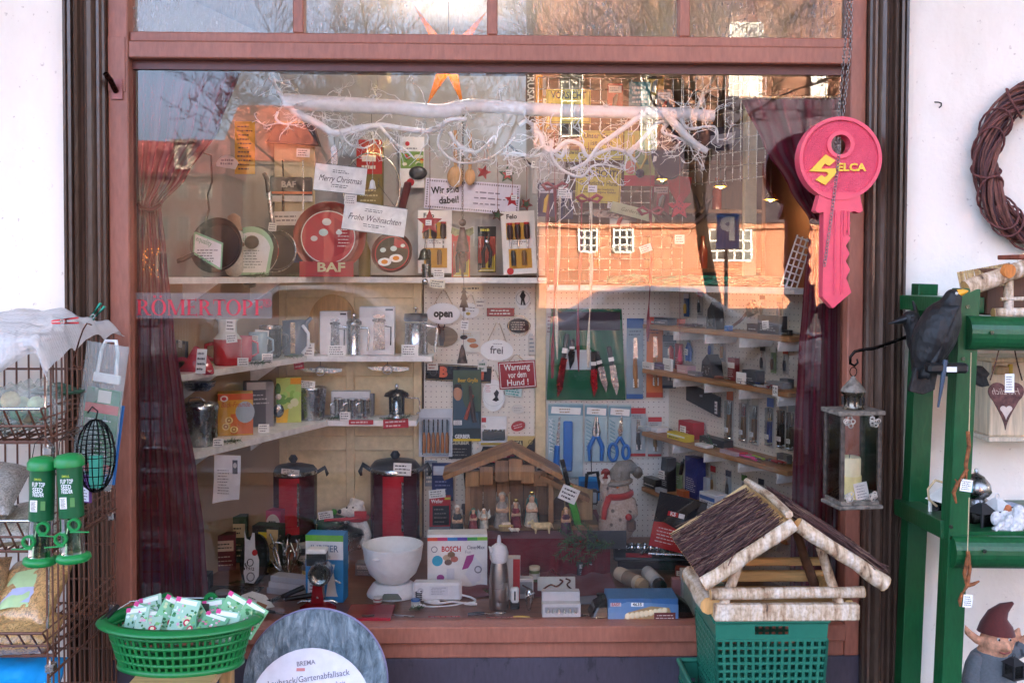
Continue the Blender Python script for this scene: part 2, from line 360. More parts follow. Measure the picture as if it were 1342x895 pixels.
# red window frame
fr=shop.p('window_frame')
fb=lambda n,*a:fr.sub(n).box(*a,M_FRAME,.004)
fb('stile',FX0,GX0,-.052,.03,GZ0-.12,TOPZ); fb('stile',GX1,FX1,-.052,.03,GZ0-.12,TOPZ)
fb('transom_bar',GX0,GX1,-.05,.03,GZ1+.022,Z(62)); fb('transom_bar',GX0,GX1,-.036,.03,Z(62),TZ)
s_=fr.sub('transom_bar'); s_.box(GX0,GX1,-.012,.03,GZ1-.01,GZ1+.022,('#5b2f2a','paint'),0)
fb('sill',GX0,GX1,-.075,.03,Z(833),GZ0-.0); fb('sill',GX0,GX1,-.05,.03,Z(855),Z(833))
fb('head_rail',FX0,FX1,-.054,.03,TOPZ,TOPZ+.09)
for a,b in((386,400),(638,652),(888,902)):
    fb('mullion',X(a,0,20),X(b,0,20),-.034,.02,TZ,TOPZ)
st=fr.sub('corner_plate'); st.box(FX0+.002,FX0+.062,-.056,-.052,Z(128),Z(58),M_FRAME,.001)
pl=shop.p('plinth'); pl.box(FX0-.01,FX1+.01,-.045,.2,0,Z(855)-.002,M_PLINTH,.004)
gp=shop.p('window_pane')
def pane(b,x0,x1,z0,z1,m):
    b.quad(x0,x1,z0,z1,0,m); b.add([(x0,.006,z0),(x1,.006,z0),(x1,.006,z1),(x0,.006,z1)],[(3,2,1,0)],M_CLEAR)
pane(gp,GX0-.005,GX1+.005,GZ0-.01,GZ1+.02,M_PANE)
ed=[GX0,X(386,0,20),X(400,0,20),X(638,0,20),X(652,0,20),X(888,0,20),X(902,0,20),GX1]
for i in range(0,8,2): pane(shop.p('transom_pane'),ed[i]-.003,ed[i+1]+.003,TZ-.003,TOPZ+.003,M_FOGPANE)
# ================= the display room =================
RM=('#d6c9ae','paint')
b=struct('wall_left'); b.box(-2.3,-2.2,.25,4.3,0,3.3,('#8a7a66','paint'),0)
b=struct('wall_right'); b.box(2.2,2.3,.25,4.3,0,3.3,('#6a4a36','paint'),0)
b=struct('wall_back'); b.box(-2.2,2.2,4.2,4.3,0,3.3,('#5a3c2a','wood'),0)
b=struct('ceiling'); b.box(-2.4,2.4,.22,4.3,3.1,3.2,('#d9d2c6','paint'),0)
b=struct('floor'); b.box(-2.3,2.3,.1,4.3,.0,.05,('#6a4a38','wood'),0)
FLZ=Z(812,.03)
M_LAM=m_wood('#7d5240',(5,40,40),.3,.3)
b=struct('display_floor'); b.add([(GX0-.1,.012,z) for z in(FLZ-.04,FLZ)]+[(GX1+.1,.012,z) for z in(FLZ-.04,FLZ)]+[(GX1+.1,1.25,z) for z in(FLZ-.04,FLZ)]+[(GX0-.1,1.25,z) for z in(FLZ-.04,FLZ)],[(0,2,3,1),(2,4,5,3),(4,6,7,5),(6,0,1,7),(1,3,5,7),(0,6,4,2)],M_LAM)
b.box(GX0-.1,GX1+.1,.04,.08,.1,FLZ-.041,M_PLINTH,0)
BY=1.2
# tan board on the splayed side, cream panelled door, pegboards
LW0,LW1=Vector((GX0-.06,.06,0)),Vector((X(412,BY)-.17,BY,0)); RW0,RW1=Vector((GX1+.05,.1,0)),Vector((X(850,BY)+.1,BY,0))
def splay(name,p0,p1,z0,z1,m,th=.02):
    d=p1-p0; b=struct(name); b.box(0,d.length,-th/2,th/2,0,z1-z0,m,0); o=b.build(); o.location=(p0.x,p0.y,z0); o.rotation_euler=(0,0,math.atan2(d.y,d.x)); return o
SZ1=1.636                                 # top of the uppermost shelf
M_TAN=m_wood('#b79a78',(1.5,1.5,1.2),.18,.8)
splay('wall_side',LW0,LW1,FLZ,SZ1,M_TAN); splay('wall_upper',LW0,LW1,SZ1+.002,2.75,mat('#8f8c88','paper'))
PEGM=mat('#e6dfd0','peg')
splay('wall_pegboard',RW1,RW0,FLZ,SZ1-.06,PEGM)
b=struct('wall_panelled'); x0,x1=LW1.x,X(553,BY)
CR=('#d8c69c','paint'); b.box(x0,x1,BY,BY+.03,FLZ,SZ1,CR,0)
cw=(x1-x0)
for i in range(3):
    b.sub('stile').box(x0+cw*(i/2)*.94,x0+cw*(i/2)*.94+cw*.06,BY-.018,BY-.001,FLZ,SZ1,CR,.003)
for z in(FLZ+.02,FLZ+.42,FLZ+.78,SZ1-.1):
    b.sub('rail').box(x0+cw*.06,x1-cw*.06,BY-.015,BY-.001,z,z+.07,CR,.003)
b=struct('pegboard_panel'); b.box(X(556,BY),X(701,BY),BY-.02,BY,FLZ,SZ1-.02,PEGM,0)
b=struct('post_cream'); b.box(X(701,BY)+.001,X(715,BY),BY-.04,BY+.02,FLZ,SZ1,CR,.003)
b=struct('pegboard_panel'); b.box(X(715,BY)+.001,RW1.x+.02,BY-.02,BY,FLZ,SZ1-.06,mat('#e4e4de','peg'),0)
b=struct('wall_board'); b.box(LW1.x-.1,X(714,BY),BY+.0,BY+.03,SZ1+.01,2.6,('#aeaca8','paper'),0)
b=struct('post_cream'); b.box(X(974,.75),X(990,.75),.75,.79,SZ1,2.75,CR,.003)
b=struct('wall_soffit'); b.box(GX0-.1,GX1+.1,.06,1.3,2.76,2.8,('#b8ac9a','paint'),0)
# ---- white shelves of the kitchenware side, wooden shelves of the tool side
WHT=('#f3f1ec','paint'); OAK=mat('#a97b50','woodx')
def lshelf(label,A,Bp,Cx,z,th=.025,dp=.2):
    s=Thing('wall_shelf',label,'shelf',loc=(0,0,0),group='white shelves round the kitchenware corner')
    d=(LW1-LW0).normalized(); nrm=Vector((d.y,-d.x,0))
    a=LW0+d*((A.y-LW0.y)/d.y); c=LW1
    wv=lambda p,q:[(p.x,p.y,q)]
    top=[Vector((a.x+.012,a.y,0)),Vector((A.x,A.y-.02,0)),Vector((Bp.x,Bp.y,0)),Vector((Cx,Bp.y,0)),Vector((Cx,BY-.02,0)),Vector((c.x+.03,BY-.02,0))]
    b=s.p('board'); n=len(top)
    b.add([(p.x,p.y,z-th) for p in top]+[(p.x,p.y,z) for p in top],[tuple(range(n))[::-1],tuple(range(n,2*n))]+[(i,(i+1)%n,n+(i+1)%n,n+i) for i in range(n)],WHT)
    for q in(.3,.75):
        p=LW0.lerp(LW1,q); s.p('bracket').prism([(p.x+.012,z-th-.001),(p.x+.15,z-th-.001),(p.x+.012,z-th-.1)],p.y,p.y+.012,WHT)
    return z
SHY_=1.0
S1=lshelf('top white shelf, carrying the frying pans and screwdriver packs',W(222,362,.14),W(425,360,SHY_),X(716,SHY_),SZ1)
S2=lshelf('middle white shelf carrying coffee makers and jugs',W(236,491,.145),W(402,465,SHY_),X(566,SHY_),Z(467,SHY_))
S3=lshelf('lowest white shelf, carrying cake tins and mugs',W(246,592,.145),W(430,551,SHY_),X(546,SHY_),Z(551,SHY_))
RD=(RW0-RW1).normalized(); RN=Vector((-RD.y,RD.x,0)); RN=RN if RN.x<0 else -RN; RL=(RW0-RW1).length; RANG=math.atan2(RD.y,RD.x)
RSH=.17
RZS=[1.417,1.206,.906,.642]
rl=['topmost wooden shelf of the knife wall','second wooden shelf of the knife wall, scissors laid along it','third wooden shelf of the knife wall, a yellow box on it','lowest wooden shelf of the knife wall, behind the snowman']
for z,lb in zip(RZS,rl):
    s=Thing('wall_shelf',lb,'shelf',loc=(RW1.x,RW1.y,z),group='wooden shelves on the tool pegboard',rz=math.degrees(RANG))
    sg=-1  # towards the room in local y
    if (Matrix.Rotation(RANG,3,'Z')@Vector((0,1,0))).dot(RN)>0: sg=1
    s.p('board').box(.03,RL-.12,sg*.012,sg*RSH,-.02,0,OAK,.002)
    for q in(.25,.45,.65,.85):
        s.p('bracket').prism([(RL*q,-.021),(RL*q+.012,-.021),(RL*q+.012,-.035),(RL*q,-.06)],sg*.011,sg*(RSH+.004),WHT)
SG=sg
def RP(px,z,off=.08):
    "point over the tool shelves seen at photograph column px: along the wall, off metres out from it"
    o=CM.translation; d=W(px,420,1.0)-o; p0=RW1+RN*off
    den=d.x*RD.y-d.y*RD.x; t=((p0.x-o.x)*RD.y-(p0.y-o.y)*RD.x)/den
    q=o+d*t; return Vector((q.x,q.y,z))
s=Thing('wall_shelf','long white shelf above the tools, holding green netting','shelf',loc=(0,0,0),group='white shelves round the kitchenware corner')
tp=[(X(717,1.02),1.02),(X(845,1.0)-.0,1.0),(X(1040,.2),.2),(RW0.x-.015,.2),(RW1.x-.0,BY-.022),(X(717,1.02),BY-.022)]
s.p('board').add([(x,y,SZ1-.058) for x,y in tp]+[(x,y,SZ1-.034) for x,y in tp],[(5,4,3,2,1,0),(6,7,8,9,10,11)]+[(i,(i+1)%6,6+(i+1)%6,6+i) for i in range(6)],WHT)
SZR=SZ1-.034
# ---- curtains
def curtain(name,label,edge,outer,Y,folds,side):
    "edge: inner edge of the cloth as pixel points from rod to hem; outer: pixel column of the frame side"
    s=Thing(name,label,'curtain',loc=(0,0,0),group='dark red tied curtains beside the pane')
    def at(t):
        k=t*(len(edge)-1); i=min(int(k),len(edge)-2); f=k-i
        a,c=edge[i],edge[i+1]; f2=f*f*(3-2*f)*.5+f*.5
        return a[0]+(c[0]-a[0])*f2,a[1]+(c[1]-a[1])*f
    m=mat('#741430','cloth')
    def fn(u,v):
        px,py=at(v); ox=outer; q=px+(ox-px)*u
        wdt=abs(px-outer); amp=.008+.020*min(1,wdt/110)
        yy=Y+amp*math.sin(u*folds*2*PI+1.2*math.sin(v*5)+.4*side)+.003*math.sin(u*folds*4.7*PI+v*3)+.012*noise.noise(Vector((u*3,v*4,side)))
        drop=0 if v>.28 else (1-v/.28)*10*math.sin(u*PI)
        p=W(q,py+drop*0,yy); return (p.x,p.y,p.z)
    s.p('cloth').grid(fn,90,70,m)
    p0=W(min(edge[0][0],outer)-4,edge[0][1]-2,Y); p1=W(max(edge[0][0],outer)+4,edge[0][1]-2,Y)
    s.p('rod').cyl(p0,p1,.008,('#b9a27a','metal'))
    k=next(i for i,e in enumerate(edge) if abs(e[0]-outer)==min(abs(q[0]-outer) for q in edge[:5]))
    e=edge[k]; r=[]
    for i in range(13):
        a=i/12; p=W(e[0]+(outer-e[0])*a,e[1]-3+8*math.sin(a*PI),Y-.035+.0*a); r.append(p)
    s.p('tieback').tube(r,.009,('#4c0f1c','cloth'),6)
    return s
curtain('curtain','dark red curtain tied back beside the frying pans',[(318,84),(288,168),(244,234),(211,270),(218,330),(228,430),(242,530),(258,620),(268,700),(274,800)],180,.075,5,0)
curtain('curtain','dark red curtain tied back behind the giant pink key',[(972,130),(1000,190),(1034,246),(1062,292),(1053,380),(1046,470),(1041,560),(1038,640),(1036,720),(1034,800)],1102,.075,4,1)
# ================= street reflected in the glass =================
def Wm(px,py,Y):
    p=W(px,py,Y); p.y=-p.y; return p
def m_cobble():
    t=NT('paving'); vo=t.n('TexVoronoi',i_Scale=7.0,feature='DISTANCE_TO_EDGE'); t.l(t.coord(),vo.inputs['Vector']); nz=t.n('TexNoise',i_Scale=3.0,i_Detail=6.0); t.l(t.coord(),nz.inputs['Vector'])
    a=t.ramp(nz.outputs[0],[(.3,lin('#5a5654')),(.7,lin('#7c7672'))]); t.l(t.mix(.8,a,t.ramp(vo.outputs[0],[(.02,lin('#4a4644')),(.08,(1,1,1,1))]),'MULTIPLY'),t.p.inputs['Base Color']); t.p.inputs['Roughness'].default_value=.8; t.bump(vo.outputs[0],.5,.01); return t.m
b=struct('ground'); b.box(-200,200,-260,40,-.3,-.004,('#3c3937','rough'),0)
b=struct('pavement'); b.box(-30,40,-4.2,-.05,-.2,.0,m_cobble(),0)
b=struct('road'); b.box(-60,60,-15,-4.4,-.2,.0,('#3b3b3d','rough'),0)
b=struct('kerb'); b.box(-30,40,-4.4,-4.2,-.1,.1,('#8d8a86','stone'),0)
def m_brick(c1,c2,mo):
    t=NT('brick_'+c1.strip('#')); br=t.n('TexBrick',i_Scale=1.0); br.inputs['Color1'].default_value=lin(c1); br.inputs['Color2'].default_value=lin(c2); br.inputs['Mortar'].default_value=lin(mo)
    br.inputs['Brick Width'].default_value=.25; br.inputs['Row Height'].default_value=.08; br.inputs['Mortar Size'].default_value=.012
    c=t.n('TexCoord'); sp=t.n('SeparateXYZ'); cb=t.n('CombineXYZ'); t.l(c.outputs['Object'],sp.inputs[0]); t.l(sp.outputs[0],cb.inputs[0]); t.l(sp.outputs[2],cb.inputs[1]); t.l(cb.outputs[0],br.inputs['Vector'])
    t.l(br.outputs[0],t.p.inputs['Base Color']); t.p.inputs['Roughness'].default_value=.85; return t.m
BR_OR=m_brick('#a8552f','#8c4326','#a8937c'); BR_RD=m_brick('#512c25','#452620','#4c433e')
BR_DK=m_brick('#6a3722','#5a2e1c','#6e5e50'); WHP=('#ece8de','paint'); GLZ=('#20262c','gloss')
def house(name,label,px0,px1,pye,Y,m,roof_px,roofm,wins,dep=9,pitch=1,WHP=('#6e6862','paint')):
    "a building across the square as the pane mirrors it; pye eave row, roof_px ridge row; wins: pixel boxes"
    e0,e1=Wm(px0,pye,Y),Wm(px1,pye,Y); g=Thing(name,label,'building',loc=(0,0,0)); x0,x1=sorted((e0.x,e1.x)); ze=e0.z
    g.p('wall').box(x0,x1,-Y-dep,-Y,0,ze,m,0)
    zr=Wm(px0,roof_px,Y+ (dep/2 if pitch else 1.5)).z; yb=-Y
    if pitch: rp=[(-Y+.4,ze),(-Y-dep/2,zr),(-Y-dep-.4,ze)]
    else: rp=[(-Y+.3,ze),(-Y-1.5,zr),(-Y-dep+1.5,zr),(-Y-dep,ze)]
    n=len(rp); r=g.p('roof'); r.add([(x0-.3,y,z) for y,z in rp]+[(x1+.3,y,z) for y,z in rp],[tuple(range(n)),tuple(range(2*n-1,n-1,-1))]+[(i,(i+1)%n,n+(i+1)%n,n+i) for i in range(n)],roofm)
    g.p('cornice').box(x0-.1,x1+.1,-Y-.0,-Y+.25,ze-.25,ze-.01,m,0)
    for (a,b_,c,d,cols,rows) in wins:
        p,q=Wm(a,d,Y),Wm(c,b_,Y); wx0,wx1=sorted((p.x,q.x)); wz0,wz1=p.z,q.z
        wd=g.p('window'); t=.09
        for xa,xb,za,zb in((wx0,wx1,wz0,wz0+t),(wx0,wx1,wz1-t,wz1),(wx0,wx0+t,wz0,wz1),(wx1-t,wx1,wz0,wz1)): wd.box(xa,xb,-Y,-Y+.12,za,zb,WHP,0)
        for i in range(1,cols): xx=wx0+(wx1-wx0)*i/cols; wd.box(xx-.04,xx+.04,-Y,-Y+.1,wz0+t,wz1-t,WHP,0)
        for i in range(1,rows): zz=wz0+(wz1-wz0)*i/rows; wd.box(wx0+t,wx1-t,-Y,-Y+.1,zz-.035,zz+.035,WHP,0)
        wd.sub('pane').box(wx0+t,wx1-t,-Y,-Y+.04,wz0+t,wz1-t,GLZ,0)
    return g
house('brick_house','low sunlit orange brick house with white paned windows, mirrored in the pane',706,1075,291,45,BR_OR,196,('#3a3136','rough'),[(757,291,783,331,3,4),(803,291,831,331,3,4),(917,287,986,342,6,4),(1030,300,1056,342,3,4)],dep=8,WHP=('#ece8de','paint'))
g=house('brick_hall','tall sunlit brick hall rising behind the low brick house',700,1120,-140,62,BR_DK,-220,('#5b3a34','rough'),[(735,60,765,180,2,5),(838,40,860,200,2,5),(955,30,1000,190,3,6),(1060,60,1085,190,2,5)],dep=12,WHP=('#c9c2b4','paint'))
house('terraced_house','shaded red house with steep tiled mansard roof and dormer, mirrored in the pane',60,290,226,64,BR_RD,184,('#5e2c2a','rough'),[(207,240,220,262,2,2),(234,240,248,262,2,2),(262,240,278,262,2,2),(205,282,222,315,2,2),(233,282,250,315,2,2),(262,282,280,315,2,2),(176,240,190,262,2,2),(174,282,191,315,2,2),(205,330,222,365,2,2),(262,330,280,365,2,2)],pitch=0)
d=Thing('dormer_window','white dormer on the tiled mansard roof of the mirrored red house','dormer',loc=(0,0,0)); p=Wm(228,222,63.5); q=Wm(252,188,63.5)
dd=d.p('frame'); dd.box(p.x,q.x,-65,-63.6,p.z,q.z,('#8a847c','paint'),0); d.p('pane').box(p.x+.35,q.x-.35,-63.6,-63.5,p.z+.3,q.z-.3,GLZ,0); d.p('roof').box(p.x-.2,q.x+.2,-65.5,-63.2,q.z,q.z+.2,('#59544f','rough'),0)
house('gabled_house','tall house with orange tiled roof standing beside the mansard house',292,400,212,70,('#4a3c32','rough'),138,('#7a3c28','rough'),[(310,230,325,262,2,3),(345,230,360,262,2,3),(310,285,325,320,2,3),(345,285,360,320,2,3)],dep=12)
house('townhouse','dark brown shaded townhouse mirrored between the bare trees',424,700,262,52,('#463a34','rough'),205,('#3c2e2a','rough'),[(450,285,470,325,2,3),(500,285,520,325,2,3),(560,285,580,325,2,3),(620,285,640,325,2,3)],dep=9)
tw=Thing('church_tower','pale sunlit church tower with battlements seen through the bare branches','tower',loc=(0,0,0)); p=Wm(472,140,110); q=Wm(512,112,110)
tw.p('shaft').box(p.x,q.x,-114,-110,0,q.z,('#d9c07a','stone'),0)
for i in range(5): a=p.x-.3+(q.x-p.x+.6)*i/5; tw.p('merlon').box(a,a+(q.x-p.x)*.12,-110.4,-109.8,q.z,q.z+1.4,('#d9c07a','stone'),0)
for i in range(2): a=p.x+(q.x-p.x)*(.25+.35*i); tw.p('opening').box(a,a+.7,-110.05,-109.95,q.z-3.4,q.z-1,('#2b241c','rough'),0)
# bare trees
def bare_tree(label,px,Y,h,r0,seed,lean=(0,0),spread=.5,depth=6,first=.35):
    r=random.Random(seed); base=Wm(px,400,Y); g=Thing('bare_tree',label,'tree',loc=(base.x,-Y,0),group='bare trees on the square')
    tr=g.p('trunk'); cr=g.p('crown'); bk=('#4a3d34','rough')
    cr.props['kind']='stuff'
    def grow(p,d,L,rad,lv):
        n=4 if lv<2 else 3; pts=[p]; rr=[rad]; q=p.copy(); dd=d.copy()
        for i in range(n):
            dd=(dd+Vector((r.gauss(0,.13),r.gauss(0,.13),r.gauss(.04,.08)))).normalized(); q=q+dd*L/n; pts.append(q.copy()); rr.append(rad*(1-.42*(i+1)/n))
        (tr if lv<1 else cr).tube(pts,rr,bk,8 if lv<1 else (5 if lv<3 else 3),cap=False)
        if lv>=depth: return
        k=3 if lv<3 else (3 if lv<depth-1 else 4)
        for i in range(k):
            f=r.uniform(first,1) if lv==0 else r.uniform(.3,1); j=min(int(f*n),n-1); s=pts[j].lerp(pts[j+1],f*n-j)
            side=Vector((r.gauss(0,1),r.gauss(0,1),r.gauss(.25,.5))); side=(side-dd*side.dot(dd)*.6).normalized()
            grow(s,(dd*.75+side*spread*1.5).normalized(),L*r.uniform(.55,.78),max(.011,rr[j]*r.uniform(.48,.66)),lv+1)
        grow(q,dd,L*.72,rr[-1],lv+1)
    grow(Vector((0,0,0)),Vector((lean[0],lean[1],1)).normalized(),h,r0,0)
    return g
bare_tree('wide bare tree with dense fine twigs in front of the gabled house',440,34,4.2,.24,3,(-.05,0),.62,6)
bare_tree('bare tree with a dark straight trunk before the low brick house',945,17,4.6,.17,11,(.02,0),.5,6,.6)
bare_tree('second bare tree, thick trunk before the dark townhouse',575,30,4.4,.28,5,(.04,0),.55,6,.5)
# parked cars
def car(label,px,Y,body,L=4.3,flip=1):
    p=Wm(px,480,Y); g=Thing('parked_car',label,'car',loc=(p.x,-Y,0),group='cars parked across the road',rz=0 if flip>0 else 180)
    h=L/2; pr=[(-h,.35),(-h,.75),(-h+.15,.92),(-h+.55,.98),(-h+1.2,1.4),(-h+1.7,1.48),(-h+2.5,1.46),(-h+3.2,1.02),(h-.25,.88),(h,.68),(h,.35)]
    def sect(b,pts,w,m):
        n=len(pts); b.add([(x,-w*(1-.14*max(0,z-.9)/.5),z) for x,z in pts]+[(x,w*(1-.14*max(0,z-.9)/.5),z) for x,z in pts],[tuple(range(n)),tuple(range(2*n-1,n-1,-1))]+[(i,n+i,n+(i+1)%n,(i+1)%n) for i in range(n)],m,False)
    b=g.p('body'); sect(b,pr,.86,(body,'gloss')); b.mods.append(('BEVEL',dict(width=.05,segments=2)))
    wn=[(-h+.75,1.0),(-h+1.25,1.36),(-h+1.72,1.42),(-h+2.45,1.4),(-h+3.0,1.02)]
    gl=g.p('window'); sect(gl,wn,.872,('#3c444c','gloss'))
    for x in(-h+.8,h-.85):
        for y in(-.78,.78):
            w=g.p('wheel'); w.cyl((x,y-.1,.32),(x,y+.1,.32),.32,('#18181a','rough'),n=20); w.sub('rim').cyl((x,y-.112,.32),(x,y+.112,.32),.2,('#9a9ca0','metal'),n=14)
    for y in(-.6,.6):
        g.p('headlight').box(h-.06,h+.012,y-.16,y+.16,.66,.8,('#dfe4e8','gloss')); g.p('tail_light').box(-h-.012,-h+.06,y-.14,y+.14,.72,.92,('#8a1418','gloss'))
    return g
car('silver blue parked car mirrored below the low brick house',870,11.5,'#ccd4de')
car('white parked car mirrored over the coffee makers',400,12.5,'#e4e6e8',4.4,-1)

sg_=Thing('parking_sign','blue square parking sign on a grey pole before the tree','road sign',loc=(Wm(953,330,15).x,-15,0)); sg_.p('pole').cyl((0,0,0),(0,0,2.9),.035,('#8a8d90','metal'),n=10); sg_.p('plate').box(-.22,.22,.04,.06,2.15,2.8,('#1f5fb0','paint'),.01); b=sg_.p('letter'); b.M=Matrix.Translation((0,.063,0))@Matrix.Rotation(PI,4,'Z'); b.text('P',0,2.5,.42,-.002,('#f0f2f4','paint'),.04)

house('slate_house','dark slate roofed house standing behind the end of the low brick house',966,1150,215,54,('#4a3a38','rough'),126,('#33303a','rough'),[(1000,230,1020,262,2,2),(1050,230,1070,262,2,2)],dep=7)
# ================= things outside the glass =================
IRON=('#2a2523','metal'); BLK=('#17181a','plast'); TAGW=('#f1eee8','paper'); INK=('#26242a','paper')
def chain(b,pts,L,r,m):
    pts=[Vector(p) for p in pts]; tot=sum((pts[i+1]-pts[i]).length for i in range(len(pts)-1)); n=int(tot/(L*.78)); k=0
    for i in range(n):
        s=tot*(i+.5)/n; acc=0
        for j in range(len(pts)-1):
            d=(pts[j+1]-pts[j]).length
            if acc+d>=s: break
            acc+=d
        t=(pts[j+1]-pts[j]).normalized(); p=pts[j]+t*(s-acc); a=t.cross(Vector((0,1,0))).normalized(); q=t.cross(a)
        side=a if i%2 else (q*.8+a*.6).normalized(); w=L*.3
        ring=[p+t*(L*.5*math.cos(x*PI/4))+side*(w*math.sin(x*PI/4)) for x in range(9)]
        b.tube(ring,r,m,4,cap=False)
def tag(T,x,z,y=-1,w=9,h=8,rot=0,seed=0,name='price_tag',red=False):
    b=T.p(name); b.M=Matrix.Translation((x,y,z))@Matrix.Rotation(R(rot),4,'Y'); b.box(-w/2,w/2,-.25,.0,-h/2,h/2,('#b3202c','paper') if red else TAGW,0)
    b.scrib(-w*.42,w*.42,-h*.4,h*.4,-.35,INK,max(1,int(h/3.2)),seed,.35); return b
# ---- giant key sign
K=Thing('key_sign','giant pink plastic key with yellow logo hanging on a chain','sign',1098,209,-.2)
PINK=('#ea4d66','plast'); b=K.p('body'); n=48; V=[];F=[]
for i in range(n):
    q=2*PI*i/n
    for r,cz,y in((54,0,-8),(13,18,-8),(13,18,8),(54,0,8)): V.append((r*math.cos(q),y,cz+r*math.sin(q)))
for i in range(n):
    j=(i+1)%n
    for k in range(4): F.append((4*i+k,4*i+(k+1)%4,4*j+(k+1)%4,4*j+k))
tt=NT('key_face'); nk=tt.n('TexNoise',i_Scale=5.0,i_Detail=8.0,i_Roughness=.7); tt.l(tt.coord(),nk.inputs['Vector']); tt.l(tt.ramp(nk.outputs[0],[(.3,lin('#d23a54')),(.55,lin('#ea4f68')),(.75,lin('#ee7a88'))]),tt.p.inputs['Base Color']); tt.p.inputs['Roughness'].default_value=.4; vo=tt.n('TexVoronoi',i_Scale=260.0); tt.l(tt.coord(),vo.inputs['Vector']); tt.bump(vo.outputs[0],.9,.003)
b.add(V,F,tt.m); b.ring(0,0,54.5,50,-11,9,PINK,56); b.ring(0,18,18,13,-11,9,PINK,32)
zig=[(14,-66),(10,-74),(15,-84),(9,-95),(15,-104),(9,-114),(14,-124),(9,-134),(15,-145),(10,-156),(17,-175)]
b.prism([(-26,-46),(-32,-68),(-28,-71),(-21,-70),(-21,-181),(-7,-196)]+zig[::-1]+[(26,-71),(31,-68),(26,-46)],-9,8,PINK)
b.prism([(-26,-44),(-31,-66),(-21,-70),(14,-70),(30,-66),(26,-44)],-9.4,6,PINK)
gr=K.p('groove')
for a,c in((-6,3),(10,16)): 
    for x in(a,c): gr.tube([(x,-9.6 if c<10 else -10,-68),(x,-9.6,-178 if c<10 else -166)] if c<10 else [(x-4,-9.6,-68),(x-4,-9.6,-100)],1.5,PINK,6)
lg=K.p('logo'); YL=('#f0c53a','plast')
lg.prism([(-41,-17),(-20,5),(-7,-3),(-15,-10),(-21,-7),(-26,-14),(-6,-13),(-6,-20),(-20,-35),(-33,-28),(-25,-22),(-21,-25),(-16,-21),(-18,-18)],-11.5,-8,YL)
lg.text('ELCA',14,-12,10,-11.6,YL,.035,width=38); lg.text('ELCA',14,-12,10,-11,YL,.035,width=38)
c=Thing('hanging_chain','thin steel chain looped through the hole of the pink key','chain',1098,190,-.2); cb=c.own(); CH=('#8f8b88','metal')
chain(cb,[(0,-3,-4),(8,-2,60),(15,0,130),(17,2,230)],6.5,.55,CH); chain(cb,[(-2,3,-4),(3,3,60),(9,3,130),(15,3,230)],6.5,.55,CH); chain(cb,[(-1,-10,0),(-4,-12,-30),(-12,-13,-95),(-20,-12,-160)],5.5,.5,CH)
# ---- lantern, candle, hook
GIL=('#8a8074','rust'); L=Thing('candle_lantern','tall weathered metal lantern with glass sides hanging from a black hook','lantern',1116,662,-.3,rz=8)
b=L.p('base'); b.box(-31,31,-26,26,0,5,GIL,1); b.box(-27,27,-23,23,5,11,GIL,1)
for x in(-26,26):
    for y in(-22,22): L.p('post').box(x-2.6,x+2.6,y-2.6,y+2.6,11,123,('#5d5148','rust'),.5)
b=L.p('top_plate'); b.box(-32,32,-27,27,123,129,GIL,1)
b=L.p('chimney'); b.lathe([(15,129),(13,131),(13,147),(15,149),(15,152)],('#7d7264','metal'),n=20); 
for i in range(10): q=i*PI/5; b.tube([(13.6*math.cos(q),13.6*math.sin(q),134),(13.6*math.cos(q),13.6*math.sin(q),145)],1.5,('#2a2320','rough'),5)
L.p('cap').lathe([(16,152),(13,158),(8,164),(4,168),(3,171),(.5,173)],GIL,n=20,flute=.04); L.p('ring').tube([(5*math.sin(a),0,178+6*math.cos(a)) for a in [i*PI/8 for i in range(17)]],.7,IRON,5)
for x,y,rx in((0,-23,0),(0,23,0)): L.p('pane').box(-23.5,23.5,y-.4,y+.4,11,123,('#ffffff','glass'),0)
for x in(-26,26): L.p('pane').box(x-.4,x+.4,-19.5,19.5,11,123,('#ffffff','glass'),0)
for sx in(-1,1):
    for z0,s in((13,1),(121,-1)):
        o=L.p('corner_filigree')
        for i in range(7):
            a=rnd.uniform(0,PI/2); rr=rnd.uniform(5,15); cx=sx*(23-rr*math.cos(a)*.9); cz=z0+s*rr*math.sin(a)*.9
            o.tube([(cx+3*math.cos(t),-24.5,cz+3*math.sin(t)) for t in [k*PI/4 for k in range(9)]],.9,('#c4bbae','rust'),4,cap=False)
C=Thing('wax_candle','cream candle with a paper tag standing inside the hanging lantern','candle',1112,655,-.3,u=U(-.3)*1.12); b=C.p('body'); b.lathe([(13,0),(13.5,2),(13.5,50),(12.5,52),(9,51.5),(3,49)],('#efe6b8','plast'),n=24); C.p('wick').cyl((0,0,48),(1,0,55),.5,INK,n=5)
b=C.p('paper_tag'); b.M=Matrix.Translation((10,-15,12))@Matrix.Rotation(R(-12),4,'Y'); b.box(-8,8,-.3,.3,-12,12,TAGW,0); b.scrib(-6,6,-10,10,-.45,('#8a8a90','paper'),6,3)
C.p('wrapper').lathe([(14.3,0),(14.3,30)],('#eee3a0','paper'),n=20,cap=False)
H=Thing('lantern_bracket','black wrought iron arm with a curled end holding the lantern','hook',1195,441,-.3); H.own().tube([(22,20,-4),(0,8,0),(-25,4,-8),(-50,1,-16),(-68,0,-18),(-76,0,-20),(-82,0,-27),(-82,0,-36),(-76,0,-39),(-72,0,-35),(-73,0,-30)],[2.6,2.6,2.4,2.3,2.2,2.1,2,1.9,1.7,1.5,1.2],IRON,8)
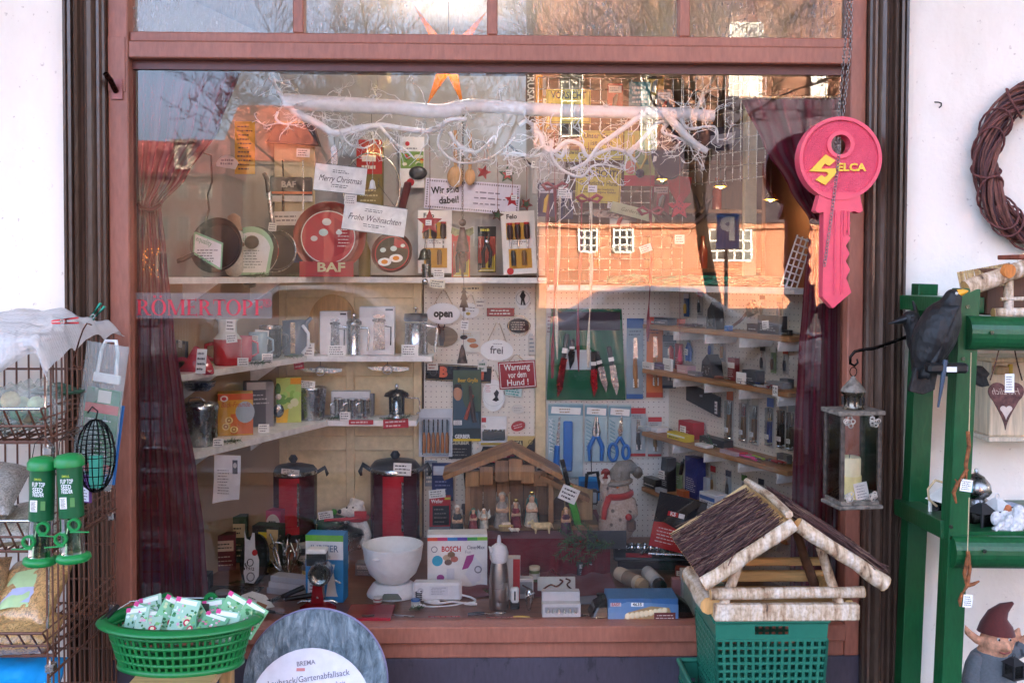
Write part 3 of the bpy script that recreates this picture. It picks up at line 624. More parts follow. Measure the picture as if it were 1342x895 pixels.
# ---- green rack
G='#1f6b38'; GRN=m_worn('green_paint','#145830','#8f8a6a',.32,.315,16,.003,'#8a9a86')
GW=Thing('plant_rack','green painted wooden rack standing against the white wall','rack',loc=(0,0,0))
def wbar(b,p,q,wx,wy,m):
    "square timber from p to q"
    p,q=Vector(p),Vector(q); t=(q-p).normalized(); a=Vector((1,0,0)) if abs(t.x)<.7 else Vector((0,1,0)); c=t.cross(a).normalized(); a=c.cross(t)
    if abs(t.x)<.7: A,B_=a*wx/2,c*wy/2
    else: A,B_=a*wx/2,c*wy/2
    V=[e+s*A+r_*B_ for e in(p,q) for s,r_ in((-1,-1),(1,-1),(1,1),(-1,1))]
    b.add(V,[(3,2,1,0),(4,5,6,7)]+[(i,(i+1)%4,4+(i+1)%4,4+i) for i in range(4)],m); b.mods[:]=[('BEVEL',dict(width=.003,segments=2))]
yF,yR=-.58,-.15
wbar(GW.p('post'),W(1266,378,yF),W(1238,960,yF),.062,.06,GRN); wbar(GW.p('post'),W(1212,372,yR),W(1186,960,yR),.07,.06,GRN)
wbar(GW.p('side_rail'),W(1197,396,yR),W(1270,400,yF+.05),.1,.05,GRN)
wbar(GW.p('side_rail'),W(1186,664,yR+.02),W(1249,694,yF),.075,.055,GRN)
p0,p1=W(1266,436,yF-.03),W(1560,442,yF-.03); q0,q1=W(1246,722,yF-.03),W(1560,726,yF-.03)
def hround(b,p,q,r,m):
    V=[];n=12
    for e in(p,q):
        for i in range(n+1): a=PI*i/n; V.append((e.x,e.y-math.sin(a)*r*.8,e.z+math.cos(a)*r))
    k=n+1; b.add(V,[(i,i+1,k+i+1,k+i) for i in range(n)]+[tuple(range(k))[::-1],tuple(range(k,2*k)),(0,k,2*k-1,k-1)],m,False)
hround(GW.p('front_beam'),p0,p1,.052,GRN); hround(GW.p('front_beam'),q0,q1,.050,GRN)
zt,zm=p0.z+.04,q0.z+.052
for i in range(4):
    y0=yF+.0+i*.11; GW.p('shelf_board').box(X(1268,y0),2.35,y0,y0+.1,zt-.02,zt,GRN,.002); GW.p('shelf_board').box(X(1252,y0)+.02,2.35,y0,y0+.1,zm-.02,zm,GRN,.002)
for px_,py_ in((1268,402),(1262,470),(1246,690),(1247,705),(1300,436),(1290,722)): q_=W(px_,py_,yF-.075 if px_>1285 else yF-.031); GW.p('screw').cyl((q_.x,q_.y,q_.z),(q_.x,q_.y-.003,q_.z),.006,('#5f6a5c','metal'),n=10)
wbar(GW.p('post'),W(1560,378,yF),W(1560,960,yF),.07,.06,GRN)
# ---- plastic birds
FEA=mat('#1d1e21','rough')
def m_feather():
    t=NT('black_feathers'); t.p.inputs['Base Color'].default_value=lin('#0e0f11'); t.p.inputs['Roughness'].default_value=.55; vo=t.n('TexVoronoi',i_Scale=75.0); t.l(t.coord(1,1,.6),vo.inputs['Vector']); t.bump(vo.outputs[0],.6,.004); return t.m
FEA=m_feather()
def along(b,pts,m,n=5):
    "fat worm of ellipsoids through (x,y,z,r) used before remeshing"
    for i in range(len(pts)-1):
        a,c=pts[i],pts[i+1]
        for k in range(n+1):
            f=k/n; q=[a[j]+(c[j]-a[j])*f for j in range(4)]; b.ell(q[:3],q[3],m,10,7)
B=Thing('decoy_bird','black plastic blackbird with a yellow beak perched on the green rack','bird',1228,430,-.66,u=U(-.66)*1.1)
b=B.p('body'); along(b,[(18,-2,37,11),(14,0,24,14),(6,2,8,24),(-2,2,-10,26),(-10,3,-32,21),(-16,4,-50,13)],FEA); b.remesh(.006,5)
wg=B.p('wing'); wg.grid(lambda u,v:(6-22*u+14*math.sin(v*PI)*(1-u*.7)-9*(1-v),-26+9*u+10*(1-math.sin(v*PI)),28-88*u),14,8,FEA); wg.mods.append(('SOLIDIFY',dict(thickness=.004)))
tl=B.p('tail'); tl.prism([(-8,-40),(-28,-48),(-35,-76),(-18,-80),(-4,-74),(0,-50)],-6,2,FEA); tl.mods.append(('BEVEL',dict(width=.003,segments=2)))
B.p('beak').tube([(22,-6,42),(28,-8,44),(33,-9,45)],[5,3.6,.8],('#e9a52a','plast'),8); B.p('eye').ell((18,-11,42),2,('#d9d4c8','gloss'),8,6)
b=B.p('perch_plate'); b.box(-22,26,-30,-12,-52,-40,BLK,3); B.p('price_tag').box(-2,10,-31.5,-30.3,-50,-44,TAGW,0)
b=B.p('leg'); b.tube([(-2,-28,-36),(-6,-29,-62),(-10,-28,-92)],[3,2.6,1.2],('#3c4a5c','plast'),6)
B=Thing('decoy_bird','dull black plastic crow looking away from the rack, half behind the blackbird','bird',1205,440,-.42)
b=B.p('body'); along(b,[(-12,0,22,12),(-6,0,8,13),(4,2,-8,20),(26,4,-28,24),(46,6,-40,16)],FEA); b.remesh(.006,5)
B.p('beak').tube([(-20,-2,22),(-32,-3,19),(-44,-4,16)],[6,3.6,.6],BLK,8); B.p('eye').ell((-15,-11,26),1.8,('#3a3a3a','gloss'),8,6)
t_=B.p('tail'); t_.prism([(40,-40),(84,-40),(94,-50),(90,-56),(94,-66),(84,-68),(44,-50)],-3,6,FEA)
B.p('crest').tube([(-2,2,24),(-6,2,38),(-9,2,46)],[3,2.6,1.4],BLK,6)
# ---- wall hook, wreath
H=Thing('wall_hook','small bent iron hook screwed into the bare white wall','hook',1228,136,-.062); H.own().tube([(-3,1.5,2),(0,-4,1),(2,-8,-1),(1,-10,-5),(-1,-8,-7)],.9,IRON,6)
Wr=Thing('twig_wreath','round brown wreath of wound willow twigs on the white wall','wreath',1366,216,-.1); b=Wr.p('twigs'); b.props['kind']='stuff'
for k in range(120):
    a0=rnd.uniform(0,2*PI); ln=rnd.uniform(1.6,4.5); rad=rnd.uniform(68,94); off=rnd.uniform(0,2*PI); rr=rnd.uniform(2,17); pts=[]
    for i in range(40):
        a=a0+ln*i/39; ro=80+rr*math.cos(off+a*2.2)*.95; pts.append((ro*math.cos(a)*.98+rnd.gauss(0,.35),-1+rr*.75*math.sin(off+a*2.2)-4,ro*1.18*math.sin(a)+rnd.gauss(0,.35)))
    b.tube(pts,rnd.uniform(1.0,2.0),(rnd.choice(['#5a3230','#6b3d37','#44262a','#7a4a3e']),'rough'),6)
b=Wr.p('binding')
for k in range(20):
    a=2*PI*k/20+rnd.uniform(-.1,.1); tw=rnd.uniform(.1,.3)*rnd.choice([1,-1])
    b.tube([((80+19*math.cos(t))*math.cos(a+tw*math.sin(t))*.98,-5+15*math.sin(t),(80+19*math.cos(t))*1.18*math.sin(a+tw*math.sin(t))) for t in [i*PI/8 for i in range(17)]],1.5,('#6b3a36','rough'),6,cap=False)
# ---- things on the green rack
def birch(b,p,q,r,n=10,r1=None,ends=('#d9a667','wood')):
    p,q=Vector(p),Vector(q); pts=[p.lerp(q,i/6)+Vector((rnd.gauss(0,r*.05),rnd.gauss(0,r*.05),rnd.gauss(0,r*.05))) for i in range(7)]; r1=r1 or r
    rs=[(r+(r1-r)*i/6)*rnd.uniform(.93,1.06) for i in range(7)]; b.tube(pts,rs,mat('#ffffff','birch'),n,cap=False)
    t=(q-p).normalized()
    for e,rr,s in((p,rs[0],-1),(q,rs[-1],1)): b.tube([e+t*s*.0,e+t*s*.02*rr],[rr,rr*.99],ends,n)
D=Thing('bird_house','small birch twig bird house with straw roof on the green rack','bird house',1300,415,-.5)
for i in range(22): x=-52+i*3.3; D.p('straw_reed').cyl((x-7+rnd.uniform(-3,3),-34,30+i*1.75*.45),(x+18,26,58+i*.6),1.7,(rnd.choice(['#c9a56c','#b98f58','#d6b57e']),'wood'),n=6)
birch(D.p('roof_log'),(-54,-36,38),(66,-30,78),11); birch(D.p('roof_log'),(62,-34,78),(120,-30,50),11); D.p('ridge_tile').box(20,100,-28,28,76,82,('#8d4a34','rough'))
D.p('knot').cyl((-2,-48,60),(-4,-41,61),9,('#d9843f','wood'),n=14)
birch(D.p('post'),(6,-30,2),(6,-30,58),6); birch(D.p('base_log'),(-14,-30,6),(90,-30,6),7); birch(D.p('perch'),(-6,-34,24),(60,-36,26),2.5); D.p('back_wall').box(-8,80,0,30,2,64,('#6b4630','wood'))
Ht=Thing('heart_pendant','rusty metal heart with cut-out script and small heart hanging from a hook','ornament',1318,532,-.56,u=U(-.56)*1.14); RU=('#6b4540','rust')
hp=[]; 
for i in range(40):
    t=2*PI*i/40; hx=16*math.sin(t)**3; hz=13*math.cos(t)-5*math.cos(2*t)-2*math.cos(3*t)-math.cos(4*t); hp.append((hx*1.32,hz*1.3+(12 if hz>-5 else 12+ (hz+5)*1.5)))
Ht.p('body').prism(hp,-1,1,RU); b=Ht.p('script'); b.text('Herzlich',0,17,8,-1.3,('#b39c8c','paper'),0,.4,width=33,mirror=True)
b=Ht.p('inner_heart'); b.prism([(x*.34,z*.3-8) for x,z in hp],-1.5,-1.0,('#cdb9aa','paint'))
b=Ht.p('wire'); b.tube([(-19,0,30),(-13,0,50),(-8,0,72),(0,0,82),(8,0,72),(13,0,50),(19,0,30)],.8,('#5a4038','metal'),5); b.tube([(0,0,82),(-2,0,86),(1,0,89),(3,0,92),(1,0,94),(-2,0,92)],.9,('#5a4038','metal'),5)
tag(Ht,3,27,-2,11,22,0,5)
N=Thing('nest_box','pale wooden nest box hanging on the white wall behind the heart','nest box',1310,562,-.1); b=N.p('body'); b.box(-44,70,-60,-2,0,95,('#d9c7aa','wood')); N.p('roof').box(-50,76,-72,0,95,101,('#cdb690','wood')); N.p('floor_board').box(-50,76,-70,0,-6,0,('#d8c8b0','wood')); N.p('ruler_strip').box(-22,-17,-63,-60,40,92,('#c9a92e','paint'))
b=N.p('wood_block'); b.box(-44,-28,-75,-60,80,90,('#a98a62','wood'))
def lantern(px,py,Y,w,h,col,label,extra=None,rope=None):
    T=Thing('small_lantern',label,'lantern',px,py,Y,rz=20); m=(col,'paint'); T.p('base').box(-w/2,w/2,-w/2,w/2,0,h*.08,m)
    for x in(-1,1):
        for y in(-1,1): T.p('post').box(x*w*.42-w*.06,x*w*.42+w*.06,y*w*.42-w*.06,y*w*.42+w*.06,h*.08,h*.72,m)
    for y in(-1,1): T.p('pane').box(-w*.36,w*.36,y*w*.42-.2,y*w*.42+.2,h*.08,h*.72,('#dfe6e6','glass'),0)
    a=T.p('roof'); a.add([(x*w*.56,y*w*.56,h*.72) for x,y in((-1,-1),(1,-1),(1,1),(-1,1))]+[(x*w*.14,y*w*.14,h) for x,y in((-1,-1),(1,-1),(1,1),(-1,1))],[(3,2,1,0),(4,5,6,7)]+[(i,(i+1)%4,4+(i+1)%4,4+i) for i in range(4)],m)
    if rope: T.p('rope_handle').tube([(-w*.5,0,h*.62),(-w*.9,0,h*.78),(-w*.95,0,h),(-w*.6,0,h*1.18),(-w*.1,0,h*1.1)],w*.05,('#c9ad82','cloth'),6)
    else: T.p('ring').tube([(w*.13*math.sin(t),0,h+w*.12+w*.13*math.cos(t)) for t in [i*PI/6 for i in range(13)]],w*.03,m,5)
    return T
def pyz(py): return py
Lw=lantern(1240,699,-.42,34,62,'#e9e5da','white wooden lantern with rope handle on the middle green shelf',rope=1)
a=Lw.p('card'); a.box(-14,22,-22,-21,58,70,('#2a9ca0','paper'),0)
lantern(1286,700,-.5,26,42,'#2b2a2c','little black metal lantern on the middle green shelf'); lantern(1306,698,-.42,28,46,'#dcdad6','little white metal house lantern beside the white figurines')
Sv=Thing('silver_lantern','round silver metal lantern with rope handle on the middle green shelf','lantern',1278,690,-.36); Sv.p('body').lathe([(9,0),(15,6),(18,22),(16,36),(11,42)],('#8a8784','metal'),n=20); Sv.p('cap').lathe([(16,42),(20,48),(18,58),(10,68),(3,72),(2,78)],('#9a9793','metal'),n=20); Sv.p('rope_handle').tube([(12,-10,14),(22,-12,18),(26,-12,26),(20,-12,34),(12,-8,34)],1.6,('#c9ad82','cloth'),6)
def figurine(px,py,Y,label,pts,col,group,kind='stone',vox=.0045,grp2=None,sy=1.0,name='angel_figurine',cat='figurine'):
    T=Thing(name,label,cat,px,py,Y,group=group); b=T.p('body'); along(b,pts,mat(col,kind),4); b.remesh(vox,4); return T
for px,lb,po in((1312,'small white angel figurine lying next to the black lantern',[(-8,0,5,6),(2,0,8,7),(8,-2,16,6),(9,-3,24,5)]),(1332,'white cherub figurine sitting at the shelf edge',[(-12,-4,6,7),(0,0,12,10),(2,0,24,8),(2,-1,34,7)])):
    T=figurine(px,700,-.55,lb,po,'#dcdad9','white angels on the rack'); b=T.p('wing'); b.ell((8,6,20),(9,2.5,11),('#dcdad9','stone'),10,7); b.ell((-4,6,20),(8,2.5,10),('#dcdad9','stone'),10,7); T.p('arm').tube([(-2,-5,16),(-10,-10,12),(-14,-11,8)],[4,3,2.4],('#dcdad9','stone'),8)
figurine(1326,676,-.38,'heap of grey blue ceramic shells behind the angels',[(-18,0,6,9),(-4,2,10,10),(12,0,6,9)],'#9aa2b0',None,name='ceramic_shells')
figurine(1345,694,-.38,'smooth tan pebble behind the angel figurines',[(-6,0,16,15),(8,0,18,16)],'#8a6d4c',None,name='pebble',cat='stone')
F_=Thing('robin_figure','small orange-breasted robin ornament near the white lantern','ornament',1316,694,-.5); b=F_.p('body'); along(b,[(0,0,14,5),(3,-1,22,6),(4,-2,30,4.5)],mat('#d57a4c','stone')); b.remesh(.003,3); F_.p('beak').tube([(7,-4,31),(10,-5,31)],[1.4,.3],BLK,6)
# hanging rust twigs with tags
TW=('#a4623a','rust')
def dangler(px,py0,py1,lb,pts,tg):
    T=Thing('rusty_pendant',lb,'ornament',px,py1,-.66,group='rusty pendants on strings along the green post'); T.p('string').tube([(2,0,0),(2.5,0,(py1-py0)*.5),(3,0,py1-py0)],.7,('#cdb48c','cloth'),5)
    b=T.p('body')
    for p in pts: b.tube([(x,-1,z) for x,z in p],[2.6]*(len(p)-1)+[1.2],TW,6)
    tag(T,*tg); return T
dangler(1268,460,565,'rusty twig pendant curling down the green post with a paper tag',[[(0,0),(2,-20),(-2,-44),(-1,-66)],[(0,-50),(-12,-70),(-16,-64)],[(-12,-68),(-18,-82),(-14,-96)],[(-4,-66),(-10,-74)]],(-2,-72,-3,16,16,8,2))
dangler(1266,650,722,'rusty animal pendant with curved tail below the shelf beam',[[(2,0),(5,-24),(2,-46),(-4,-56)],[(2,-8),(-2,-30),(0,-44)],[(3,-46),(10,-44),(18,-40)],[(-4,-56),(-8,-66),(-7,-74)]],(2,-66,-3,13,17,4,3))
# ---- gnome
GN=Thing('garden_gnome','garden gnome with dark red pointed hat and grey smock under the rack','gnome',1300,905,-.45)
b=GN.p('body'); SK=mat('#d69a78','stone'); along(b,[(-4,0,0,30),(-4,0,28,27),(-3,0,46,20),(0,-3,62,13)],SK); along(b,[(2,-4,68,21),(4,-4,74,20)],SK)
along(b,[(-22,-2,70,6),(-34,0,80,5),(-38,0,88,2)],SK); along(b,[(24,0,70,6),(34,2,78,5),(37,2,84,2)],SK); along(b,[(4,-26,70,6),(5,-29,69,5)],SK); along(b,[(20,-4,52,9),(34,-8,62,9),(46,-14,76,10)],SK); along(b,[(-26,-6,40,10),(-34,-12,16,9),(-22,-26,4,9)],SK); b.remesh(.006,3)
b=GN.p('smock'); b.lathe([(36,-6),(34,14),(30,34),(24,48),(17,55)],('#5f6468','cloth'),c=(-4,0),n=24); along(b,[(-25,-6,42,12),(-34,-13,18,11)],mat('#5f6468','cloth')); along(b,[(18,-3,50,11),(33,-8,60,11),(40,-11,66,10)],mat('#5f6468','cloth'))
b=GN.p('hat'); b.tube([(2,-4,80),(3,-3,92),(5,-2,104),(14,0,112),(27,1,119)],[24,20,13,8,2],('#5a2420','cloth'),16)
for x in(-4,11): GN.p('eye').ell((x,-22.6,78),(2.2,2,2.2),('#e8e4dc','gloss'),10,7); GN.p('pupil').ell((x,-24.4,78),(1.5,.8,1.6),INK,8,5)
GN.p('mouth').tube([(-4,-24.5,62),(3,-26,60),(10,-25,62)],1.2,('#8a4038','plast'),5)
for z in(44,34): GN.p('button').ell((2,-28-(44-z)*.35,z),2,('#3c4044','plast'),8,5)
lantern(1328,888,-.55,20,28,'#262528','small black lantern held up by the garden gnome')
# ================= wire rack on the left =================
BRW=('#6a4433','paint'); WHW=('#d9d4cf','metal')
RK=Thing('wire_rack','brown wire shop rack with sloping baskets against the white wall','rack',loc=(0,0,0)); rx0,rx1=-2.25,-1.245; ryF,ryB=-.76,-.24
zT=1.475
b=RK.p('back_grid')
for i in range(26): x=rx0+(rx1-rx0)*i/25; b.tube([(x,ryB,.1),(x,ryB,zT)],.0035,BRW,5)
for i in range(12): z=.15+i*.118; b.tube([(rx0,ryB+.004,z),(rx1,ryB+.004,z)],.0042,BRW,5)
b=RK.p('side_grid')
for i in range(15):
    f=i/14; y=ryF+(ryB-ryF)*f; zt=1.02+.46*min(1,f*1.0+.15) if 0 else zT-.03*(1-f)
    b.tube([(rx1,y,.1),(rx1,y,zt)],.003,BRW,5)
for z in(.15,.5,.86,1.18,1.46): b.tube([(rx1+.003,ryF,z),(rx1+.003,ryB,z)],.0042,BRW,5)
b=RK.p('front_wire')
for z0,z1 in((.1,.55),(.64,.85),(.96,1.165),(1.27,1.455)): b.tube([(rx1,ryF,z0),(rx1,ryF+.012,z1)],.0045,WHW,6)
for zr,zb in((1.27,1.165),(.955,.85),(.637,.545)):
    k=RK.p('basket'); yr,yb_=ryF-.03,ryF+.05
    k.tube([(rx0,yr,zr),(rx1,yr,zr)],.005,WHW if zr>.7 else BRW,6); k.tube([(rx0,yr+.03,(zr+zb)/2),(rx1,yr+.03,(zr+zb)/2)],.0038,BRW,5); k.tube([(rx0,yb_,zb),(rx1,yb_,zb)],.0045,BRW,5)
    for i in range(30):
        x=rx0+(rx1-rx0)*i/29; k.tube([(x,yr,zr),(x,yb_,zb),(x,ryB,zb-.0)],.003,BRW,5)
    for j in range(4): y=yb_+(ryB-yb_)*j/3; k.tube([(rx0,y,zb-.003),(rx1,y,zb-.003)],.0038,BRW,5)
    for j,(a,c) in enumerate(((0,0),(.35,.3),(.7,.65))): k.tube([(rx1-.002,yr+(ryB-yr)*0,zr-.03*j),(rx1-.002,ryB,zr-.03*j)],.003,BRW,5)
    RK.p('clip').box(rx1-.004,rx1+.02,ryF-.015,ryF+.02,zb-.03,zb-.005,WHW); RK.p('clip').box(rx1-.004,rx1+.02,ryB-.07,ryB-.04,zb-.015,zb+.012,WHW)
bw=Thing('bubble_wrap','crumpled bubble wrap sheet draped over the wire rack','plastic sheet',loc=(0,0,0)); 
def bf(u,v):
    x=rx0+(rx1+.035-rx0)*u; n=noise.noise(Vector((x*6,v*4,1)))*.05+noise.noise(Vector((x*17,v*10,4)))*.022
    hang=.19*(.75+.25*math.sin(x*4))*(1-.75*max(0,(u-.72)/.28)); L=.5+hang; s=v*L
    if s<.5: y=ryB+.02-s/.5*(ryB-ryF+.06); z=zT+.012+.02*math.sin(s*6)
    else: y=ryF-.05-.012*math.sin((s-.5)*12); z=zT+.012-(s-.5)
    if u>.97: z-=.10*(u-.97)/.03*(.4+v*.5)
    return (x,y+n,z+n)
bw.p('sheet').grid(bf,110,44,mat('#fff','bubble') if 0 else mat('#ffffff','bubble'))
def peg(px,py,Y,col,rot,lb):
    T=Thing('clothes_peg',lb,'clothes peg',px,py,Y,tilt=rot,group='plastic clothes pegs on the rack'); 
    for s in(-1,1): T.p('jaw').prism([(-17,s*.6),(-4,s*1.0),(17,s*4.5),(17,s*2.2),(-4,s*2.8),(-15,s*2.6)],-2.5,2.5,(col,'plast'))
    T.p('spring').ring(-2,0,3.2,2.0,-3.2,3.2,('#b9b9b9','metal'),14); return T
peg(85,421,-.75,'#e02a2c',-4,'red plastic clothes peg clipped to the bubble wrap'); peg(124,413,-.3,'#1fa58a',-52,'turquoise clothes peg at the corner of the rack')
hk=Thing('wire_hook','bent brown S hook dangling on the rack side','hook',112,440,-.72); hk.own().tube([(8,0,14),(2,0,16),(-3,0,8),(-8,0,-6),(-14,0,-26),(-16,0,-38),(-10,0,-42),(-4,0,-40),(-2,0,-32)],1.1,('#6b4436','metal'),6)
hf=Thing('feeder_hat','dark green round feeder lid lying in the top basket','lid',76,520,-.55); b=hf.p('disc'); b.lathe([(31,8),(30,5),(16,14),(6,18),(3,19)],('#2f5a44','plast'),n=28); hf.p('stem').lathe([(7,-2),(6,8),(5,10)],('#4a7a60','plast'),n=16); hf.p('ribs').lathe([(32,9),(32.5,7),(31,7)],('#2a5440','plast'),n=28)
def pillow(b,w,h,t,m,seed=0,wr=.5):
    "a stuffed bag lying flat: w wide, h deep, t thick"
    def fn(u,v,s):
        e=1-abs(2*u-1)**3.2; g=1-abs(2*v-1)**3.2; k=(max(0,e)*max(0,g))**.45
        n=noise.noise(Vector((u*4+seed,v*4,s)))*t*.25*wr+noise.noise(Vector((u*11+seed,v*9,s)))*t*.1*wr
        return ((u-.5)*w,(v-.5)*h,s*(t/2*k+n*k)+t/2)
    b.grid(lambda u,v:fn(u,v,1),26,20,m); b.grid(lambda u,v:fn(u,1-v,-1),26,20,m)
def seedbag(lb,loc,w,h,t,rz,rx,ry,col,labc=None,kind='seed',name='seed_bag'):
    T=Thing(name,lb,'bag',loc=loc,rz=rz,rx=rx,tilt=ry,group='bags of bird food in the rack baskets'); b=T.p('sack'); pillow(b,w,h,t,mat(col,kind),seed=loc[0]*9+loc[2]*5)
    if labc:
        l_=T.p('printed_label')
        l_.grid(lambda u,v:((u-.5)*w*.6,(v-.65)*h*.5,t*1.03+noise.noise(Vector((u*3,v*3,2)))*t*.08-abs(u-.5)**2*t*.5),8,8,mat(labc,'plast'))
        l_.grid(lambda u,v:((u-.5)*w*.6,(v-1.35)*h*.2,t*1.045-abs(u-.5)**2*t*.5),8,3,mat('#b9bcd6','plast'))
    return T
S=seedbag
S('clear bag of wheat coloured grain with green label, propped in the lowest basket',(-1.375,-.52,.635),.22,.27,.10,-14,38,-14,'#c49a63','#b9d49a')
S('flat bag of grain in front of the green-labelled bag',(-1.375,-.655,.555),.23,.16,.08,4,14,0,'#bd955f'); S('bag of grain squeezed beside another in the lowest basket corner',(-1.60,-.62,.555),.24,.22,.09,-8,20,6,'#a8855a'); S('rumpled grain bag on top of its neighbours in the lowest basket',(-1.57,-.54,.655),.22,.22,.08,10,30,-8,'#b8946a')
S('silvery bag of dark seed mix in the middle basket',(-1.58,-.60,.86),.28,.24,.08,-4,14,0,'#9a958a'); S('second silvery seed bag heaped on the middle basket',(-1.56,-.52,.95),.26,.24,.09,8,24,4,'#a39d92'); S('clear bag of peanuts low in the middle basket',(-1.37,-.54,.86),.20,.24,.07,4,14,-4,'#a39a86')
fbl=['crinkled bag of pale fat balls deep in the top basket','crinkled bag of green fat balls in the middle of the top basket','crinkled bag of mixed fat balls in front of the rack grid','crinkled bag of fat balls at the outer end of the top basket']
for i in range(4):
    T=Thing('fat_ball_bag',fbl[i],'bag',loc=(-1.68+i*.115,-.64+.03*(i%3),1.175+.03*(i%2)),rz=rnd.uniform(-25,25),group='fat ball bags in the top basket')
    b=T.p('balls'); 
    for k in range(6): b.ell((rnd.uniform(-.05,.05),rnd.uniform(-.06,.06),rnd.uniform(.02,.08)),rnd.uniform(.022,.03),(rnd.choice(['#7fae84','#b9c79a','#cdbf8e','#5d9a6e']),'rough'),10,7)
    f=T.p('film'); pillow(f,.17,.18,.12,mat('#f2f5f2','film'),i,1.2)
S('bright blue bag at the very bottom of the rack',(-1.39,-.62,.36),.24,.24,.12,0,38,0,'#1f9be0',None,'plast'); 
# tube seed feeders
FG=('#16853f','plast')
def feeder(px,py,Y,lb,seed):
    T=Thing('seed_feeder',lb,'bird feeder',px,py,Y,group='green tube feeders hanging on the rack',tilt=2-4*seed)
    T.p('cap').lathe([(19,-2),(19,6),(15,12),(6,14)],FG,n=24); T.p('hanger').tube([(-15,0,4),(-11,0,30),(0,0,42),(11,0,30),(15,0,4)],.6,('#4a4a4a','metal'),5)
    T.p('tube').lathe([(15.5,-2),(15.5,-68)],('#145c34','plast'),n=24,cap=False)
    s=T.p('print'); s.M=Matrix.Translation((0,-15.9,0)); s.text('FLIP TOP',2,-20,6,0,('#ffffff','paper'),.01,width=16); s.text('SEED',1,-27,6,0,('#ffffff','paper'),.01,width=13); s.text('FEEDER',2,-33,5,0,('#ffffff','paper'),.01,width=14); s.text('SMALL',1,-13,3,0,('#c9d84a','paper'),.01,width=10); s.quad(-8,1,-55,-40,0,('#ece9e2','paper')); s.scrib(-7,0,-54,-41,-.1,INK,8,2,.5); s.quad(5,11,-53,-41,.6,('#5a8a4a','paper'))
    T.p('seed').lathe([(14.8,-68),(14.8,-56)],mat('#a88a5e','seed'),n=20)
    T.p('clear_tube').lathe([(14.8,-69),(15,-112),(16,-116)],('#d2efe0','glass'),n=24,cap=False); T.p('base').lathe([(16,-116),(21,-119),(22,-124),(19,-127)],FG,n=24)
    T.p('inner_cone').lathe([(6,-72),(9,-90),(13,-116)],('#8ea89a','glass'),n=16,cap=False)
    for x,z,s_ in((9,-76,1),(-9,-94,-1)):
        r=T.p('port'); r.ring(x,z,8.5,5.6,-17.5,-12,FG,20); r.tube([(x-s_*5,-17,z-9),(x+s_*8,-17.5,z-9.3),(x+s_*20,-18,z-9.6)],[1.3,1.2,1.0],FG,6)
    return T
feeder(56,612,-.86,'green tube seed feeder hanging beside its twin, blank sticker on it',0); feeder(91,608,-.88,'green tube seed feeder with flip top print hanging on the rack corner',1)
# net bag of hanging packs, wire ball
PB=Thing('printed_bag','clear bag of printed green and red garden packs hooked on the rack side','bag',146,450,-.52,rz=-8,tilt=8)
b=PB.p('film'); b.M=Matrix.Translation((0,0,-95))@Matrix.Rotation(PI/2,4,'X'); pillow(b,58,190,16,mat('#eef2f0','film'),3,1.0)
pk=PB.p('pack'); pk.box(-24,22,-2,2,-170,-60,('#2f7a48','paper'),0); pk.quad(-24,22,-92,-80,-2.3,('#c8402c','paper')); pk.quad(-24,22,-170,-158,-2.3,('#c8402c','paper')); pk.quad(-8,10,-78,-62,-2.3,('#e3ded2','paper')); pk.scrib(-20,20,-150,-98,-2.4,('#cfd8cf','paper'),9,4); pk.quad(-22,-4,-150,-100,-2.35,('#7d8f86','paper'))
PB.p('pack').box(-30,6,3,6,-190,-70,('#2aa39a','paper'),0); PB.p('pack').box(-20,24,7,10,-185,-80,('#2f6fb0','paper'),0); b=PB.p('handle'); b.tube([(-14,0,-40),(-12,0,-10),(-8,0,2),(6,0,4),(10,0,-12),(12,0,-40)],[2.6]*6,('#f0f0f0','plast'),6); b.box(-18,18,-3,3,-52,-40,('#f2f2f2','plast'))
WB=Thing('wire_feeder','round black wire ball feeder hanging in front of the printed bag','bird feeder',126,645,-.62); b=WB.p('cage')
for k in range(9): q=PI*k/9; b.tube([(24*math.sin(t)*math.cos(q),24*math.sin(t)*math.sin(q),48-48*math.cos(t)) for t in [i*PI/10 for i in range(21)]],.75,('#1d1d1f','metal'),4,cap=False)
for z in(12,24,36,48,60,72,84): rr=24*math.sqrt(max(0,1-((z-48)/48)**2)); b.tube([(rr*math.cos(t),rr*math.sin(t),z) for t in [i*PI/8 for i in range(17)]],.7,('#1d1d1f','metal'),4,cap=False)
WB.p('packet').box(-8,8,-4,4,6,48,('#4aa98c','paper'),1); WB.p('hook').tube([(0,0,94),(3,0,106),(-4,0,112),(-10,0,104)],1,('#1d1d1f','metal'),5)
pb=Thing('flower_bulb_pack','small purple and white bulb packet low on the rack side','packet',112,640,-.6,rz=-30); b=pb.own(); b.box(-10,10,-2,2,-18,18,('#6a3a7a','paper'),.5); b.quad(-9,9,-16,2,-2.3,('#e6e2ea','paper')); b.scrib(-8,8,-15,0,-2.5,INK,4,1)
